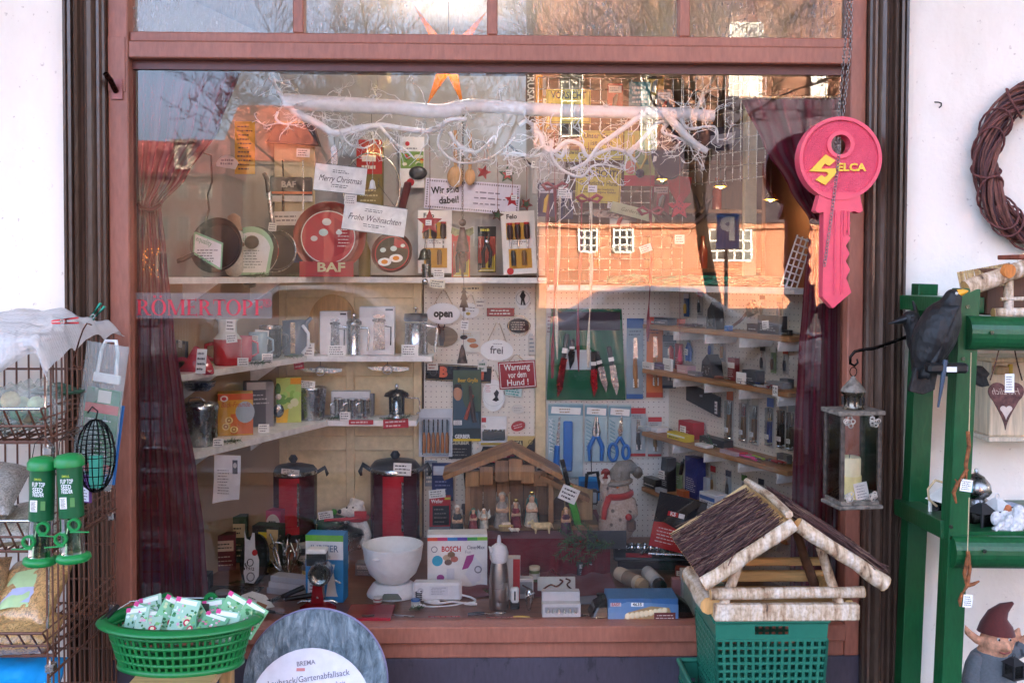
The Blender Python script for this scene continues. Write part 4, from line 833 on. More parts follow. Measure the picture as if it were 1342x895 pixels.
# ---- oval basket with seed packets on a wooden stool
BK=Thing('washing_basket','oval bright green plastic basket full of seed packets','basket',loc=(W(221,885,-.68).x,-.56,W(221,893,-.70).z)); BG=('#197a3c','plast')
bh=.145; A0,A1,B0,B1=.180,.222,.100,.136
def ov(a,f,o=0): return ((A0+(A1-A0)*f+o)*math.cos(a),(B0+(B1-B0)*f+o)*math.sin(a),bh*f)
b=BK.p('lattice_wall'); nn=54
for i in range(nn): 
    a=2*PI*i/nn; b.tube([ov(a,f) for f in(0,.25,.5,.75,.86)],.0052,BG,4,smooth=False)
for f in(.03,.22,.41,.6,.79): b.tube([ov(2*PI*i/72,f) for i in range(73)],.0062 if f>.1 else .012,BG,5,cap=False)
b=BK.p('rim_band'); b.grid(lambda u,v:ov(2*PI*u,.80+.2*v,.0 if v<1 else .0),72,2,BG)
b.mods.append(('SOLIDIFY',dict(thickness=.004)))
r=BK.p('rim'); r.grid(lambda u,v:(lambda p:(p[0],p[1],p[2]-.012*v*v))(ov(2*PI*u,1,-.004+.03*v)),72,3,BG); r.mods.append(('SOLIDIFY',dict(thickness=.005)))
BK.p('bottom').grid(lambda u,v:((A0-.004)*math.cos(2*PI*u)*v,(B0-.004)*math.sin(2*PI*u)*v,.004),40,2,BG)
for sx in(-.085,.055):
    e=BK.p('handle_lug'); e.ring(sx,bh+.008,.022,.010,.126,.137,BG,16)
hd=BK.p('wire_handle'); hp_=[(-.245+.49*i/20,.155-.30*math.sin(PI*i/20)**.6*(1 if 1 else 0)+.0,bh+.012+.012*math.sin(PI*i/20)) for i in range(21)]
hd.tube([(-.226,.0,bh),(-.18,.08,bh+.02),(-.085,.134,bh+.012),(.055,.134,bh+.012),(.18,.09,bh+.016),(.228,.02,bh-.005),(.21,-.05,bh-.01),(.18,-.08,bh-.012)],.0028,('#d8d8d8','metal'),6)
hd.tube([(-.226,.0,bh),(-.215,-.05,bh-.006),(-.13,-.1,bh-.006),(0,-.12,bh-.006),(.13,-.105,bh-.006),(.18,-.08,bh-.012)],.0025,('#d8d8d8','metal'),6)
BK.p('handle_grip').cyl((-.226,-.03,bh-.004),(-.208,.045,bh+.016),.008,BLK,n=10)
cols=[('#7fb88a','#3e8a4c'),('#a4cdb4','#2f7a4a'),('#86c298','#58a03c'),('#a9ccb6','#3c7a48'),('#6fae84','#d86a94')]
spots=[(-.16,.02,22,-32,'seed packet tilted at the basket corner under the wire handle'),(-.13,-.04,-10,-40,'pale seed packet lying nearly flat near the basket rim'),(-.06,.0,30,-30,'seed packet with white blossoms leaning in the basket middle'),(-.02,.07,0,-8,'upright photo packet lettered Galanthus at the basket back'),(.03,-.05,-25,-50,'flat seed packet with a striped margin over its neighbours'),(.12,.03,28,-22,'seed packet with pink corner standing tall in the basket'),(.13,-.04,12,-38,'green seed packet with yellow bloom leaning on the rim'),(.07,.0,-40,-45,'seed packet half buried between the taller ones'),(-.09,-.06,8,-60,'seed packet lying face up near the handle grip'),(-.17,-.03,40,-50,'seed packet poking out beside the handle grip'),(.18,.0,35,-30,'seed packet pressed against the far basket rim'),(.0,-.02,12,-28,'seed packet with a white band leaning before the photo packet'),(.09,.05,-12,-20,'tall seed packet standing behind the pink cornered one'),(-.1,.05,-18,-22,'upright seed packet between handle lug and photo packet'),(.09,-.08,15,-65,'seed packet lying flat under the striped one')]
bl=BK.loc
for i,(x,y,ry,rx,lb) in enumerate(spots):
    T=Thing('seed_packet',lb,'seed packet',loc=(bl.x+x,bl.y+y,bl.z+.075+.014*(i%3)),tilt=ry,rx=rx,rz=rnd.uniform(-12,12),group='seed packets heaped in the green basket'); c1,c2=cols[i%5]
    w,h=(.075,.10) if i!=3 else (.17,.085); b=T.p('pouch'); b.box(-w/2,w/2,-.003,.003,0,h,(c1,'paper') if i!=3 else ('#2f3a30','paper'),.001); pr=T.p('print')
    if i==3: pr.text('Galanthus',0,h-.014,.013,-.0035,('#f4f4f0','paper'),.01); pr.text('H',.06,h-.06,.013,-.0035,('#f4f4f0','paper'),.02); [pr.disc(rnd.uniform(-.07,.03),rnd.uniform(.02,.055),.008,.008,-.0036,-.0031,('#e8ece4','paper'),8) for k in range(9)]
    else:
        for k in range(34): pr.disc(rnd.uniform(-w*.42,w*.42),rnd.uniform(.006,h*.8),rnd.uniform(.002,.007),rnd.uniform(.002,.006),-.0032-.00002*k,-.0031,(rnd.choice([c2,'#dfeee4','#2f6a3c','#7ab86a','#c9d8a8','#e6a8bc','#4a8a5a']),'paper'),7)
        pr.disc(w*.2,h*.3,.011,.011,-.0045,-.004,('#c62f4e','paper'),14); pr.disc(w*.2,h*.3,.006,.006,-.005,-.0046,('#f0e6c0','paper'),12); pr.box(-w/2+.004,w/2-.01,-.0042,-.0032,h*.82,h*.95,('#e8f0ea','paper'),0); pr.quad(-w/2,-w/2+.014,h*.86,h,-.0048,('#d84a8a','paper'))
stl=Thing('wooden_stool','plain pine box standing under the green oval basket','stool',loc=(bl.x+.02,-.58,0)); stl.p('top').box(-.13,.11,-.15,.15,bl.z-.03,bl.z-.001,('#c9a06a','woodx')); 
for x in(-.11,.09):
    for y in(-.13,.13): stl.p('leg').box(x-.02,x+.02,y-.02,y+.02,0,bl.z-.031,('#b98f5c','wood'))
# ---- round leaf bag
LB=Thing('leaf_bag','folded round grey garden waste bag in clear wrap leaning on the plinth','bag',414,893,-.32,rx=-8); m_lb=NT('crumpled_film'); nz=m_lb.n('TexNoise',i_Scale=17.0,i_Detail=9.0,i_Roughness=.7,i_Distortion=.6); m_lb.l(m_lb.coord(2.2,1,.7),nz.inputs['Vector'])
m_lb.l(m_lb.ramp(nz.outputs[0],[(.33,lin('#59666d')),(.48,lin('#8496a0')),(.64,lin('#b6c6d0'))]),m_lb.p.inputs['Base Color']); m_lb.p.inputs['Roughness'].default_value=.16; m_lb.bump(nz.outputs[0],1,.035)
b=LB.p('folded_sack')
def lbf(u,v): 
    r=94*math.sin(v*PI/2)**.9; a=2*PI*u; n=noise.noise(Vector((math.cos(a)*4*v,math.sin(a)*4*v,3)))*5+noise.noise(Vector((math.cos(a)*9*v,math.sin(a)*9*v,8)))*3
    return (r*math.cos(a),-13*math.cos(v*PI/2)**.5+n*.7*(1-v*.6)-3,r*math.sin(a))
b.grid(lbf,72,16,m_lb.m); LB.p('rim_hoop').tube([(93*math.cos(t),1,93*math.sin(t)) for t in [i*PI/36 for i in range(73)]],2.4,('#8f88ac','plast'),8,cap=False); LB.p('back').disc(0,0,92,92,2,14,('#3a3c44','plast'),48)
lb_=LB.p('paper_label'); lb_.disc(-3,-32,80,80,-21,-20.2,('#e8e6ee','paper'),48)
tx=LB.p('lettering'); T0=-21.6; tx.text('BREMA',-10,29,6,T0,('#8f8a94','paper'),.02,rot=R(7),width=24); tx.quad(-22,-11,19,23,T0,('#d98a8a','paper')); tx.text('Laubsack/Gartenabfallsack',-6,10,8,T0,('#6d6a78','paper'),.0,rot=R(8),width=106); tx.text('für die perfekte Gartenarbeit',-6,-1,6.5,T0,('#8f8c98','paper'),0,rot=R(6),width=96)
tx.prism([(-78,-28),(66,-10),(74,-24),(76,-44),(-80,-52)],T0+.4,T0+.6,('#8cc06a','paper')); tx.text('hoch - faltbar.',18,-16,7,T0,('#ffffff','paper'),.0,rot=R(6),width=60); tx.ring(58,-6,6,4.5,T0,T0+.2,('#f2f2f2','paper'),14)
# ---- green crate stack with bird feeder
CG=mat('#246e58','plast')
def crate(lb,cx,cy,z0,z1,wt,wb,dt,db):
    T=Thing('plastic_crate',lb,'basket',loc=(cx,cy,z0),group='green lattice crates beside the sill'); h=z1-z0
    def P(s,a,f):
        W_,D_=wb+(wt-wb)*f,db+(dt-db)*f
        return {0:(a*W_/2,-D_/2,h*f),1:(W_/2,a*D_/2,h*f),2:(-a*W_/2,D_/2,h*f),3:(-W_/2,-a*D_/2,h*f)}[s]
    for s in range(4):
        b=T.p('lattice_side'); n=15 if s%2==0 else 13
        for i in range(n+1): a=-1+2*i/n; b.tube([P(s,a,f) for f in(0,.5,.82)],.0062,CG,4,smooth=False)
        m=11
        for j in range(m+1): f=.02+.8*j/m; b.tube([P(s,a,f) for a in(-1,1)],.0058,CG,4,smooth=False)
        bd=T.p('upper_band')
        q=[P(s,-1,.82),P(s,1,.82),P(s,1,1),P(s,-1,1)]
        if s%2==0: 
            for a0,a1,f0,f1 in((-1,-.3,.82,1),(.3,1,.82,1),(-.3,.3,.82,.87),(-.3,.3,.95,1)): bd.add([P(s,a0,f0),P(s,a1,f0),P(s,a1,f1),P(s,a0,f1)],[(0,1,2,3)],CG)
        else: bd.add(q,[(0,1,2,3)],CG)
        bd.mods.append(('SOLIDIFY',dict(thickness=.004)))
        rm=T.p('rim_edge'); rm.tube([Vector(P(s,-1,1))*1.0,P(s,1,1)],.009,CG,8)
    T.p('bottom').box(-wb/2,wb/2,-db/2,db/2,0,.006,CG); return T
fx=.945
crate('tall green lattice crate, the upper one, carrying the bird feeder house',fx-.04,-.36,.22,.562,.36,.325,.30,.27); crate('lower green lattice crate, its rim just showing beneath the other one',fx-.05,-.36,.0,.31,.44,.40,.36,.33)
BF=Thing('bird_feeder_house','large birch wood bird feeder with brushwood gable roof on green crate','bird feeder',loc=(fx,-.36,.565)); PN=('#d3a76a','woodx')
def lg(n,p,q,r,**k): birch(BF.p(n),p,q,r,12,**k)
hb=BF.p('front_board'); 
def plank(b,x0,x1,y0,y1,z0,z1,m): b.box(x0,x1,y0,y1,z0,z1,m,.004)
BI=mat('#ffffff','birch')
plank(hb,-.225,.235,-.165,-.135,.0,.052,BI); b=BF.p('back_board'); plank(b,-.235,.225,.14,.165,.03,.066,PN); b=BF.p('back_board'); plank(b,-.235,.225,.14,.16,.085,.112,PN)
b=BF.p('side_board'); plank(b,-.225,-.2,-.134,.139,.0,.075,PN); b=BF.p('side_board'); plank(b,.2,.225,-.134,.139,.0,.055,PN)
birch(BF.p('side_log'),(-.236,-.132,.04),(-.236,.16,.05),.03); lg('rail_log',(-.235,-.15,.083),(.25,-.155,.09),.018)
for i in range(8): y=-.132+i*.034; BF.p('floor_board').box(-.199,.199,y,y+.031,.006,.018,('#c69a62','woodx'),.002)
for x,y in((-.2,-.13),(.19,-.13),(-.19,.13),(.19,.13)): BF.p('corner_post').tube([(x,y,.02),(x*.8,y,.12),(x*.62,y,.225)],[.017,.016,.015],BI if y<0 else mat('#6a4630','rough'),9)
zr,ze,xe=.322,.148,.262; yf,yb=-.245,.27
def RFp(s,f,y,o=0):  # point on the roof slope
    n=Vector((s*(zr-ze),0,xe)).normalized(); return Vector((s*xe*f,y,zr-(zr-ze)*f))+n*o
for s in(-1,1):
    b=BF.p('roof_panel'); q=[RFp(s,.02,yf+.02,-.004),RFp(s,1,yf+.02,-.004),RFp(s,1,yb-.02,-.004),RFp(s,.02,yb-.02,-.004)]+[RFp(s,.02,yf+.02,.008),RFp(s,1,yf+.02,.008),RFp(s,1,yb-.02,.008),RFp(s,.02,yb-.02,.008)]
    b.add(q,[(0,1,2,3),(7,6,5,4),(0,4,5,1),(1,5,6,2),(2,6,7,3),(3,7,4,0)],PN)
    tw=BF.p('brushwood_thatch'); tw.props['kind']='stuff'
    for k in range(1500):
        f=rnd.uniform(.02,.96); y=rnd.uniform(yf+.028,yb-.03); L=rnd.uniform(.05,.15)/.3; o=rnd.uniform(.01,.03 if s<0 else .05); a=rnd.gauss(0,.012)
        f1=min(1.03+rnd.random()*.02,f+L); pts=[RFp(s,f,y,o),RFp(s,(f+f1)/2,y+a+rnd.gauss(0,.004),o+rnd.uniform(-.002,.005)),RFp(s,f1,y+a*2+rnd.gauss(0,.006),o+rnd.uniform(-.004,.007))]
        tw.tube(pts,rnd.uniform(.0009,.0020),(rnd.choice(['#4a2c28','#5a3832','#6b4840','#3a221f','#8a6a56','#503030']),'rough'),4,cap=False)
    birch(BF.p('verge_log'),RFp(s,-.0,yf,.008),RFp(s,1.06,yf,.006),.021,r1=.024); BF.p('verge_board').tube([RFp(s,0,yb,.01),RFp(s,1.04,yb,.01)],.018,('#dcb982','wood'),4,smooth=False)
    BF.p('eave_board').tube([RFp(s,1.02,yf+.03,.004),RFp(s,1.02,yb-.01,.004)],.009,('#d3a76a','wood'),4,smooth=False)
b=BF.p('ridge_strip'); b.tube([(-.012,yf+.02,zr+.03),(-.006,0,zr+.036),(-.012,yb,zr+.03)],.013,BI,6)
# flag holder on the frame
fh=Thing('flag_socket','short open metal pipe socket screwed to the red window frame','bracket',152,110,-.06); b=fh.own(); b.tube([(0,0,-10),(-2,-14,2),(-4,-24,8)],3.6,('#5a322c','metal'),12,cap=False); b.tube([(-4,-24,8),(-4.1,-24.2,8.2)],[3.6,2.6],('#6b4a42','metal'),12,cap=False); b.box(-6,8,0,2,-20,6,('#9a5c55','paint'))
# ================= helpers for the display =================
def rayY(px,py,z):
    "depth behind the glass at which the pixel's ray meets height z"
    o=CM.translation; d=W(px,py,1.0)-o; t=(z-o.z)/d.z; return (o+d*t).y
def at(px,z,Y): p=W(px,400,Y); return Vector((p.x,Y,z))
LD=(LW1-LW0).normalized(); LN=Vector((LD.y,-LD.x,0)); LANG=math.degrees(math.atan2(LD.y,LD.x))
def LY(px,off=.1):
    "depth of the splayed kitchen shelf at photograph column px"
    o=CM.translation; d=W(px,420,1.0)-o; p0=LW0+LN*off; den=d.x*LD.y-d.y*LD.x
    t=((p0.x-o.x)*LD.y-(p0.y-o.y)*LD.x)/den; return min(1.08,(o+d*t).y)
def TH(name,lb,cat,px,z,Y,**k): return Thing(name,lb,cat,loc=at(px,z,Y),u=U(Y),**k)
def FT(name,lb,cat,px,py,**k):
    "thing standing on the display floor, its foot at pixel px,py"
    Y=rayY(px,py,FLZ); return Thing(name,lb,cat,loc=at(px,FLZ+.001,Y),u=U(Y),**k)
RED='#b3222c'; WHI='#efece6'; STEEL=('#b9bbbd','metal'); CHR=('#d4d6d8','metal'); NAVY='#23284a'
def carton(T,w,h,d,col,name='carton',kind='paper'):
    T.p(name).box(-w/2,w/2,-d/2,d/2,0,h,(col,kind),.3); b=T.p('print'); b.M=Matrix.Translation((0,-d/2-.25,0)); return b
def card(T,x,z,y,w,h,rot=0,col=WHI,rows=3,name='price_card',seed=0,ink='#3a3436'):
    b=T.p(name); b.M=Matrix.Translation((x,y,z))@Matrix.Rotation(R(rot),4,'Y'); b.box(-w/2,w/2,-.3,.3,-h/2,h/2,(col,'paper'),0); b.scrib(-w*.42,w*.42,-h*.4,h*.4,-.45,(ink,'paper'),rows,seed,.4); return b
def plaque(name,lb,cat,px,py,Y,w,h,col,t=1.5,tilt=0,rz=0,kind='paint',group=None):
    "flat sign centred on the pixel"
    T=Thing(name,lb,cat,px,py,Y,tilt=tilt,rz=rz,group=group); T.p('board').box(-w/2,w/2,-t,0,-h/2,h/2,(col,kind),.25); b=T.p('lettering'); b.M=Matrix.Translation((0,-t-.3,0)); return T,b
PY=BY-.026   # just in front of the pegboards
INKP=('#1e1d20','paper'); WHP_=('#f3f1ec','paper')
# ---- serif transfer lettering on the pane
def serif(b,x,ch,h,m,y):
    T_,t_,s_=.17*h,.05*h,.07*h; q=lambda a,c,e,f:b.quad(x+a,x+c,e,f,y,m)
    def stem(a,w=T_,z0=0,z1=h): q(a,a+w,z0,z1); q(a-s_,a+w+s_,0,t_); q(a-s_,a+w+s_,h-t_,h)
    def bowl(a,w,z0,z1,full=False):
        n=20; rng=range(n+1); V=[]; A0=0 if full else -PI/2; A1=2*PI if full else PI/2; cz=(z0+z1)/2; cx=a+(w/2 if full else 0); rx=w/2 if full else w
        for i in rng:
            t=A0+(A1-A0)*i/n; V.append((x+cx+rx*math.cos(t),y,cz+(z1-z0)/2*math.sin(t))); V.append((x+cx+(rx-T_)*math.cos(t),y,cz+((z1-z0)/2-t_)*math.sin(t)))
        b.add(V,[(2*i,2*i+2,2*i+3,2*i+1) for i in range(n)],m)
    def bar(a,c,z): q(a,c,z,z+t_); q(c-t_,c,z-t_*1.6,z+t_*2.6)
    def diag(a,c,w,z0,z1): b.add([(x+a,y,z1),(x+a+w,y,z1),(x+c+w,y,z0),(x+c,y,z0)],[(0,3,2,1)],m)
    if ch in'RPFET': pass
    if ch=='T': stem(.30*h); q(.0,.77*h,h-t_*1.3,h-.001*h); q(0,t_,h-.28*h,h); q(.77*h-t_,.77*h,h-.28*h,h); return .82*h
    if ch in'RPEF':
        stem(s_)
        if ch in'RP': bowl(s_+T_*.9,.44*h,.46*h,h)
        if ch=='R': diag(.34*h,.62*h,T_,0,.48*h); q(.58*h,.90*h,0,t_); return .92*h
        if ch=='P': return .78*h
        bar(s_,.62*h,h-t_); bar(s_,.5*h,.5*h)
        if ch=='E': bar(s_,.66*h,0); return .76*h
        return .72*h
    if ch in'OÖ':
        bowl(0,.92*h,-.02*h,1.02*h,True)
        if ch=='Ö':
            for a in(.2,.58): b.disc(x+a*h,1.18*h,.08*h,.08*h,y,y+.001,m,12)
        return 1.0*h
    if ch=='M': stem(s_,t_*1.2); stem(.88*h,T_); diag(s_,.45*h,T_,0.02*h,h); diag(.96*h-T_*.4,.5*h,t_*1.1,.02*h,h); return 1.2*h
D=Thing('window_decal','pale strip with red serif brand lettering stuck on the pane','sticker',178,413,-.0016)
m_strip=NT('strip_film'); m_strip.p.inputs['Base Color'].default_value=lin('#b0a8a6'); m_strip.p.inputs['Roughness'].default_value=.6; _tr=m_strip.n('BsdfTransparent'); _mx=m_strip.n('MixShader',i_0=.16); m_strip.l(_tr.outputs[0],_mx.inputs[1]); m_strip.l(m_strip.p.outputs[0],_mx.inputs[2]); m_strip.l(_mx.outputs[0],m_strip.out.inputs[0])
D.p('strip').box(0,176,0,.2,-4,29,m_strip.m,0); b=D.p('lettering'); x=1.5
for ch in 'RÖMERTOPF': x+=serif(b,x,ch,20.5,('#c8283a','paint'),-.3)
b.ring(170,16,5.2,4.4,-.3,-.1,('#c8283a','paint'),20); b.text('R',170,16,6,-.3,('#c8283a','paint'))
# ================= white branch along the top =================
Bv=Thing('white_branch','long white painted branch with curly twigs hung across the window','branch',655,145,.16); WB_=('#fafafa','paint')
tr=Bv.p('limb')
def cat(pts,k=5):
    "smooth curve through the points"
    P=[Vector(p) for p in pts]; P=[2*P[0]-P[1]]+P+[2*P[-1]-P[-2]]; o=[]
    for i in range(1,len(P)-2):
        for j in range(k):
            t=j/k; a,b_,c,d=P[i-1:i+3]; o.append(.5*((2*b_)+(c-a)*t+(2*a-5*b_+4*c-d)*t*t+(3*b_-a-3*c+d)*t**3))
    o.append(P[-2]); return o
def bpx(L,y=0): return [(px-655,yy if len(e)>2 else y,145-py) for e in L for px,py,yy in [(e[0],e[1],e[2] if len(e)>2 else y)]]
def br(b,L,r0,r1,y=0,n=8):
    pts=cat(bpx(L,y)); m=len(pts); b.tube(pts,[r0+(r1-r0)*i/(m-1) for i in range(m)],WB_,n); return pts
br(tr,[(376,136),(430,138),(495,141),(520,142),(575,147),(612,140),(650,140),(720,144),(800,146),(870,147),(936,150)],10.5,7.5,n=14)
bs=[([(384,142),(394,152),(420,165),(440,176),(470,170),(500,166),(530,170),(565,172),(590,158),(612,157)],5.5,3),([(378,140),(372,128),(364,115),(362,104)],3.6,1.6),([(845,148),(830,158),(800,180),(785,190),(768,212),(748,222)],4.2,2),([(870,150),(885,165),(905,185),(925,198)],6,4),([(880,152),(905,150),(915,140),(922,122),(938,112)],3,1.6),
 ([(890,155),(902,168),(935,165),(940,186)],2.6,1.2),([(875,160),(868,172),(890,180),(915,196)],2.6,1.3),([(825,200),(832,192),(845,178),(862,160),(880,158)],3.4,2),([(695,170),(708,178),(712,192),(724,200),(742,186),(760,190),(770,205),(800,195),(820,200),(832,212)],4,2),([(742,190),(735,205),(720,196),(700,205),(672,200),(660,210)],3,1.2),([(722,185),(722,205),(735,222),(760,232),(775,218),(790,215),(792,205)],2.6,1.0),([(680,165),(690,160),(705,172),(700,190)],3,1.4),([(590,175),(600,190),(615,200),(630,198),(648,180),(650,190)],2.8,1.2),([(580,170),(575,190),(590,208),(610,214),(640,208),(660,195),(675,180)],2,1),([(500,168),(520,190),(535,200),(545,210)],2.2,.9),([(366,148),(364,158),(378,164),(398,152)],2,1.1),([(385,140),(392,150),(402,146),(416,140),(428,138)],2.6,1.2),([(480,172),(455,180),(462,192),(480,196),(495,188)],1.6,.8)]
cb=Bv.p('side_branch'); roots=[]
for L,r0,r1 in bs: roots.append((br(cb,L,r0,r1,rnd.uniform(-14,12)),r1))
tg_=Bv.p('twigs'); tg_.props['kind']='stuff'
def twig(p,d,L,r,lv):
    pts=[p]; q=Vector(p); d=Vector(d)
    for i in range(6): d=(d+Vector((rnd.gauss(0,.42),rnd.gauss(0,.3),rnd.gauss(0,.42)))).normalized(); q=q+d*L/6; pts.append(q.copy())
    tg_.tube(pts,[r*(1-.65*i/6) for i in range(7)],WB_,4)
    if lv<2:
        for k in range(rnd.randint(1,3)): i=rnd.randint(1,5); twig(pts[i],(d+Vector((rnd.gauss(0,1),rnd.gauss(0,.6),rnd.gauss(0,1)))).normalized(),L*rnd.uniform(.4,.7),r*.6,lv+1)
for pts,r in roots:
    for k in range(max(5,len(pts)//3)): i=rnd.randrange(2,len(pts)); twig(pts[i],(rnd.gauss(0,1),rnd.gauss(0,.6),rnd.gauss(-.3,1)),rnd.uniform(26,60),min(1.15,r),0)
for px in range(390,930,24): twig(Vector((px-655,rnd.uniform(-8,8),rnd.uniform(-6,8))),(rnd.gauss(0,.6),rnd.gauss(0,.4),rnd.choice([1,-1,-1])),rnd.uniform(18,50),1.2,0)
wr=Bv.p('hanging_wire'); 
for px in(495,880): wr.tube([(px-655,0,10),(px-655+3,0,180)],.35,('#9a9a9a','metal'),4)
# ---- hanging signs and Christmas ornaments on the branch
def xsign(lb,px,py,w,h,t,rot,bail):
    T,b=plaque('hanging_sign',lb,'sign',px,py,.14,w,h,'#f1f3ee',1.5,rot,group='white christmas signs hung from the branch'); b.text(t,0,-1,8,0,INKP,0,.35,width=w*.84)
    e=T.p('edge'); 
    for a in((-w/2,w/2,h/2-.8,h/2),(-w/2,w/2,-h/2,-h/2+.8)): e.box(a[0],a[1],-1.9,-1.5,a[2],a[3],('#6b7a76','paint'),0)
    for s in(-1,1): b.scrib(-w*.18,w*.18,h*.26*s-2.5,h*.26*s+2.5,0,('#4a5a52','paper'),2,int(px)+s,.4)
    T.p('wire').tube([(-w*.3,0,h/2),(bail*.5,0,h/2+22),(bail,0,h/2+bail*0+34)],.4,('#777','metal') if 0 else ('#777777','metal'),4); T.p('wire').tube([(w*.3,0,h/2),(bail*.8,0,h/2+26),(bail,0,h/2+34)],.4,('#777777','metal'),4); return T
xsign('white wooden sign with black script Merry Christmas',446,235,67,36,'Merry Christmas',6,-6); T=xsign('white wooden sign with black script Frohe Weihnachten',491,287,82,38,'Frohe Weihnachten',8,-2); tag(T,-34,20,-3,16,13,-4,9)
bell=Thing('small_bell','small white metal bell hanging beside the Merry Christmas sign','bell',488,242,.15); bell.p('body').lathe([(5,-6),(4,-2),(3,4),(1,6)],('#dfe2e0','paint'),n=14); bell.p('string').tube([(0,0,6),(1,0,36),(3,0,70)],.4,('#9aa','metal') if 0 else ('#99aaaa','metal'),4)
def starpts(r,ri,n=5,rot=0): return [((r if i%2==0 else ri)*math.sin(rot+PI*i/n),(r if i%2==0 else ri)*math.cos(rot+PI*i/n)) for i in range(2*n)]
def star(lb,px,py,r,col,string,Y=.16,col2=None,tagged=True,rot=0.0,group='felt stars dangling from the branch'):
    T=Thing('star_ornament',lb,'ornament',px,py,Y,group=group); T.p('body').prism(starpts(r,r*.45,5,rot),-1.6,1.6,(col,'cloth'))
    if col2: T.p('inner_star').prism(starpts(r*.6,r*.28,5,rot),-2.6,-1.7,(col2,'cloth'))
    T.p('cord').tube([(0,0,r*.8),(.5,0,r+string*.5),(0,0,r+string)],.5,('#7a3a30','cloth'),4)
    if tagged: tag(T,rnd.uniform(-2,3),rnd.uniform(-1,3),-3.2,8,7,rnd.uniform(-8,8),int(px))
    return T
star('big dark red wooden star above a small tin bell',563,292,17,'#a8232c',90,.16,None); star('green felt star with red centre hung over the dabei sign',665,229,12,'#2f5a3c',30,.16,'#b3222c'); star('small red felt star below the green one',671,262,10,'#b3222c',22,.15); star('narrow red and green star turned sideways beside the pliers packs',690,268,9,'#8a2f2c',40,.17,'#2f5a3c',False,.5); star('thin red felt star hanging edgewise over the wooden spoons',634,226,10,'#a8232c',26,.18,None,False,.3); star('tiny green leaf star on a brown cord',652,282,9,'#5a2f28',60,.2,'#3c5a3a',False,.2)
T=star('red tin star with punched dots hanging before the antlers',890,272,17,'#b8333f',70,.3,None,False); b=T.p('punched_dots')
for i in range(14): a=rnd.uniform(0,6.28); rr=rnd.uniform(1,9); b.disc(rr*math.cos(a),rr*math.sin(a),1,1,-2.1,-1.7,('#4a1418','paper'),6)
bl2=Thing('tin_bell','grey tin bell hanging under the dark red star','bell',556,335,.16); bl2.p('body').lathe([(9,-6),(7,-2),(5,6),(2,9)],('#5c6460','metal'),n=16); bl2.p('cord').tube([(0,0,9),(3,0,28)],.5,INKP,4); 
pot=Thing('tin_pot','little tin bucket dangling below the tin bell','ornament',559,355,.16); pot.p('bucket').lathe([(5.5,-9),(6.5,9)],('#8a8f8e','metal'),n=16); pot.p('clapper').ell((-2,0,-14),(4,2,4),('#b9bcb8','metal'),10,7); pot.p('cord').tube([(0,0,9),(-2,0,16)],.4,INKP,4); card(pot,14,-17,-1,20,11,6,'#efe6cc',3,'paper_note',4)
an=Thing('angel_mobile','rusty brown metal angel hanging on a twisted chain','ornament',606,330,.2); an.p('skirt').lathe([(9,0),(7,12),(4,28),(3,32)],('#6b4a44','rust'),n=18); an.p('head').ell((0,0,38),5,('#5a3c38','rust'),12,8); an.p('tail_cone').lathe([(1,-34),(3,-20),(6,-2)],('#7a5548','rust'),n=12)
for s in(-1,1): an.p('wing').prism([(s*2,28),(s*14,32),(s*15,24),(s*9,20),(s*2,24)],-1,1,('#8a8a5a','rust'))
chain(an.p('chain'),[(0,0,43),(0,0,120),(1,0,180)],4,.4,('#5a4038','metal'))
tm=Thing('tree_mobile','string of rusty fir tree and bell shapes hanging before the pegboard','ornament',608,410,.22); b=tm.p('tree'); RUS=('#54362c','rust')
b.prism([(0,34),(4,26),(2,26),(5,17),(3,17),(6,7),(2,7),(2,2),(-2,2),(-2,7),(-6,7),(-3,17),(-5,17),(-2,26),(-4,26)],-.8,.8,RUS); tm.p('cord').tube([(0,0,34),(-1,0,60)],.4,RUS,4); tm.p('cord').tube([(0,0,2),(-1,0,-66)],.4,RUS,4); tm.p('bell').lathe([(7,-66),(5,-58),(3,-48),(1,-42)],('#6b5448','rust'),c=(-2,0),n=14); tm.p('bird').ell((0,0,-32),(5,3,3),('#4a2c26','rust'),10,7); card(tm,1,-16,-2,10,12,4,seed=3)
def bow(lb,px,py,cols,drops,Y=.13):
    T=Thing('ribbon_bow',lb,'ribbon',px,py,Y,group='ribbon bows tied to the branch'); k=T.p('knot'); k.ell((0,-2,0),3,('#8a2430','cloth'),8,6)
    for s in(-1,1): T.p('loop').tube([(0,0,0),(s*10,-1,6),(s*16,-2,3),(s*11,-1,-3),(0,0,0)],[1.5,2.6,3,2.4,1.2],('#8a2430','cloth'),6)
    for i,(dx,l,c) in enumerate(drops): 
        r=T.p('ribbon'); r.grid(lambda u,v,dx=dx,l=l,i=i:(dx+(u-.5)*4.6*(.6+.4*math.cos(v*14+i))+2*math.sin(v*5+i),-1-i+1.8*(u-.5)*math.sin(v*14+i),-v*l),2,24,(c,'cloth')); r.mods.append(('SOLIDIFY',dict(thickness=.0006)))
    T.p('string').tube([(0,0,0),(0,0,40),(-1,0,75)],.5,('#8a2430','cloth'),4); return T
T=bow('dark red bow with cream and red ribbon tails reaching past the shelf',727,246,0,[(0,250,'#8a2430'),(5,225,'#e3d6c0'),(-9,130,'#7a2430')]); tag(T,10,-6,-3,11,11,2,1)
T=bow('dark red bow with one long cream ribbon beside the yellow dog sign',772,262,0,[(2,220,'#e6dac4'),(-12,225,'#8a2430')]); tag(T,4,14,-4,12,9,0,2)
T=bow('plain dark red ribbon with two paper tags hanging at the tin star',852,278,0,[(0,170,'#7a1f2a')]); tag(T,-6,-48,-3,16,10,-18,7)
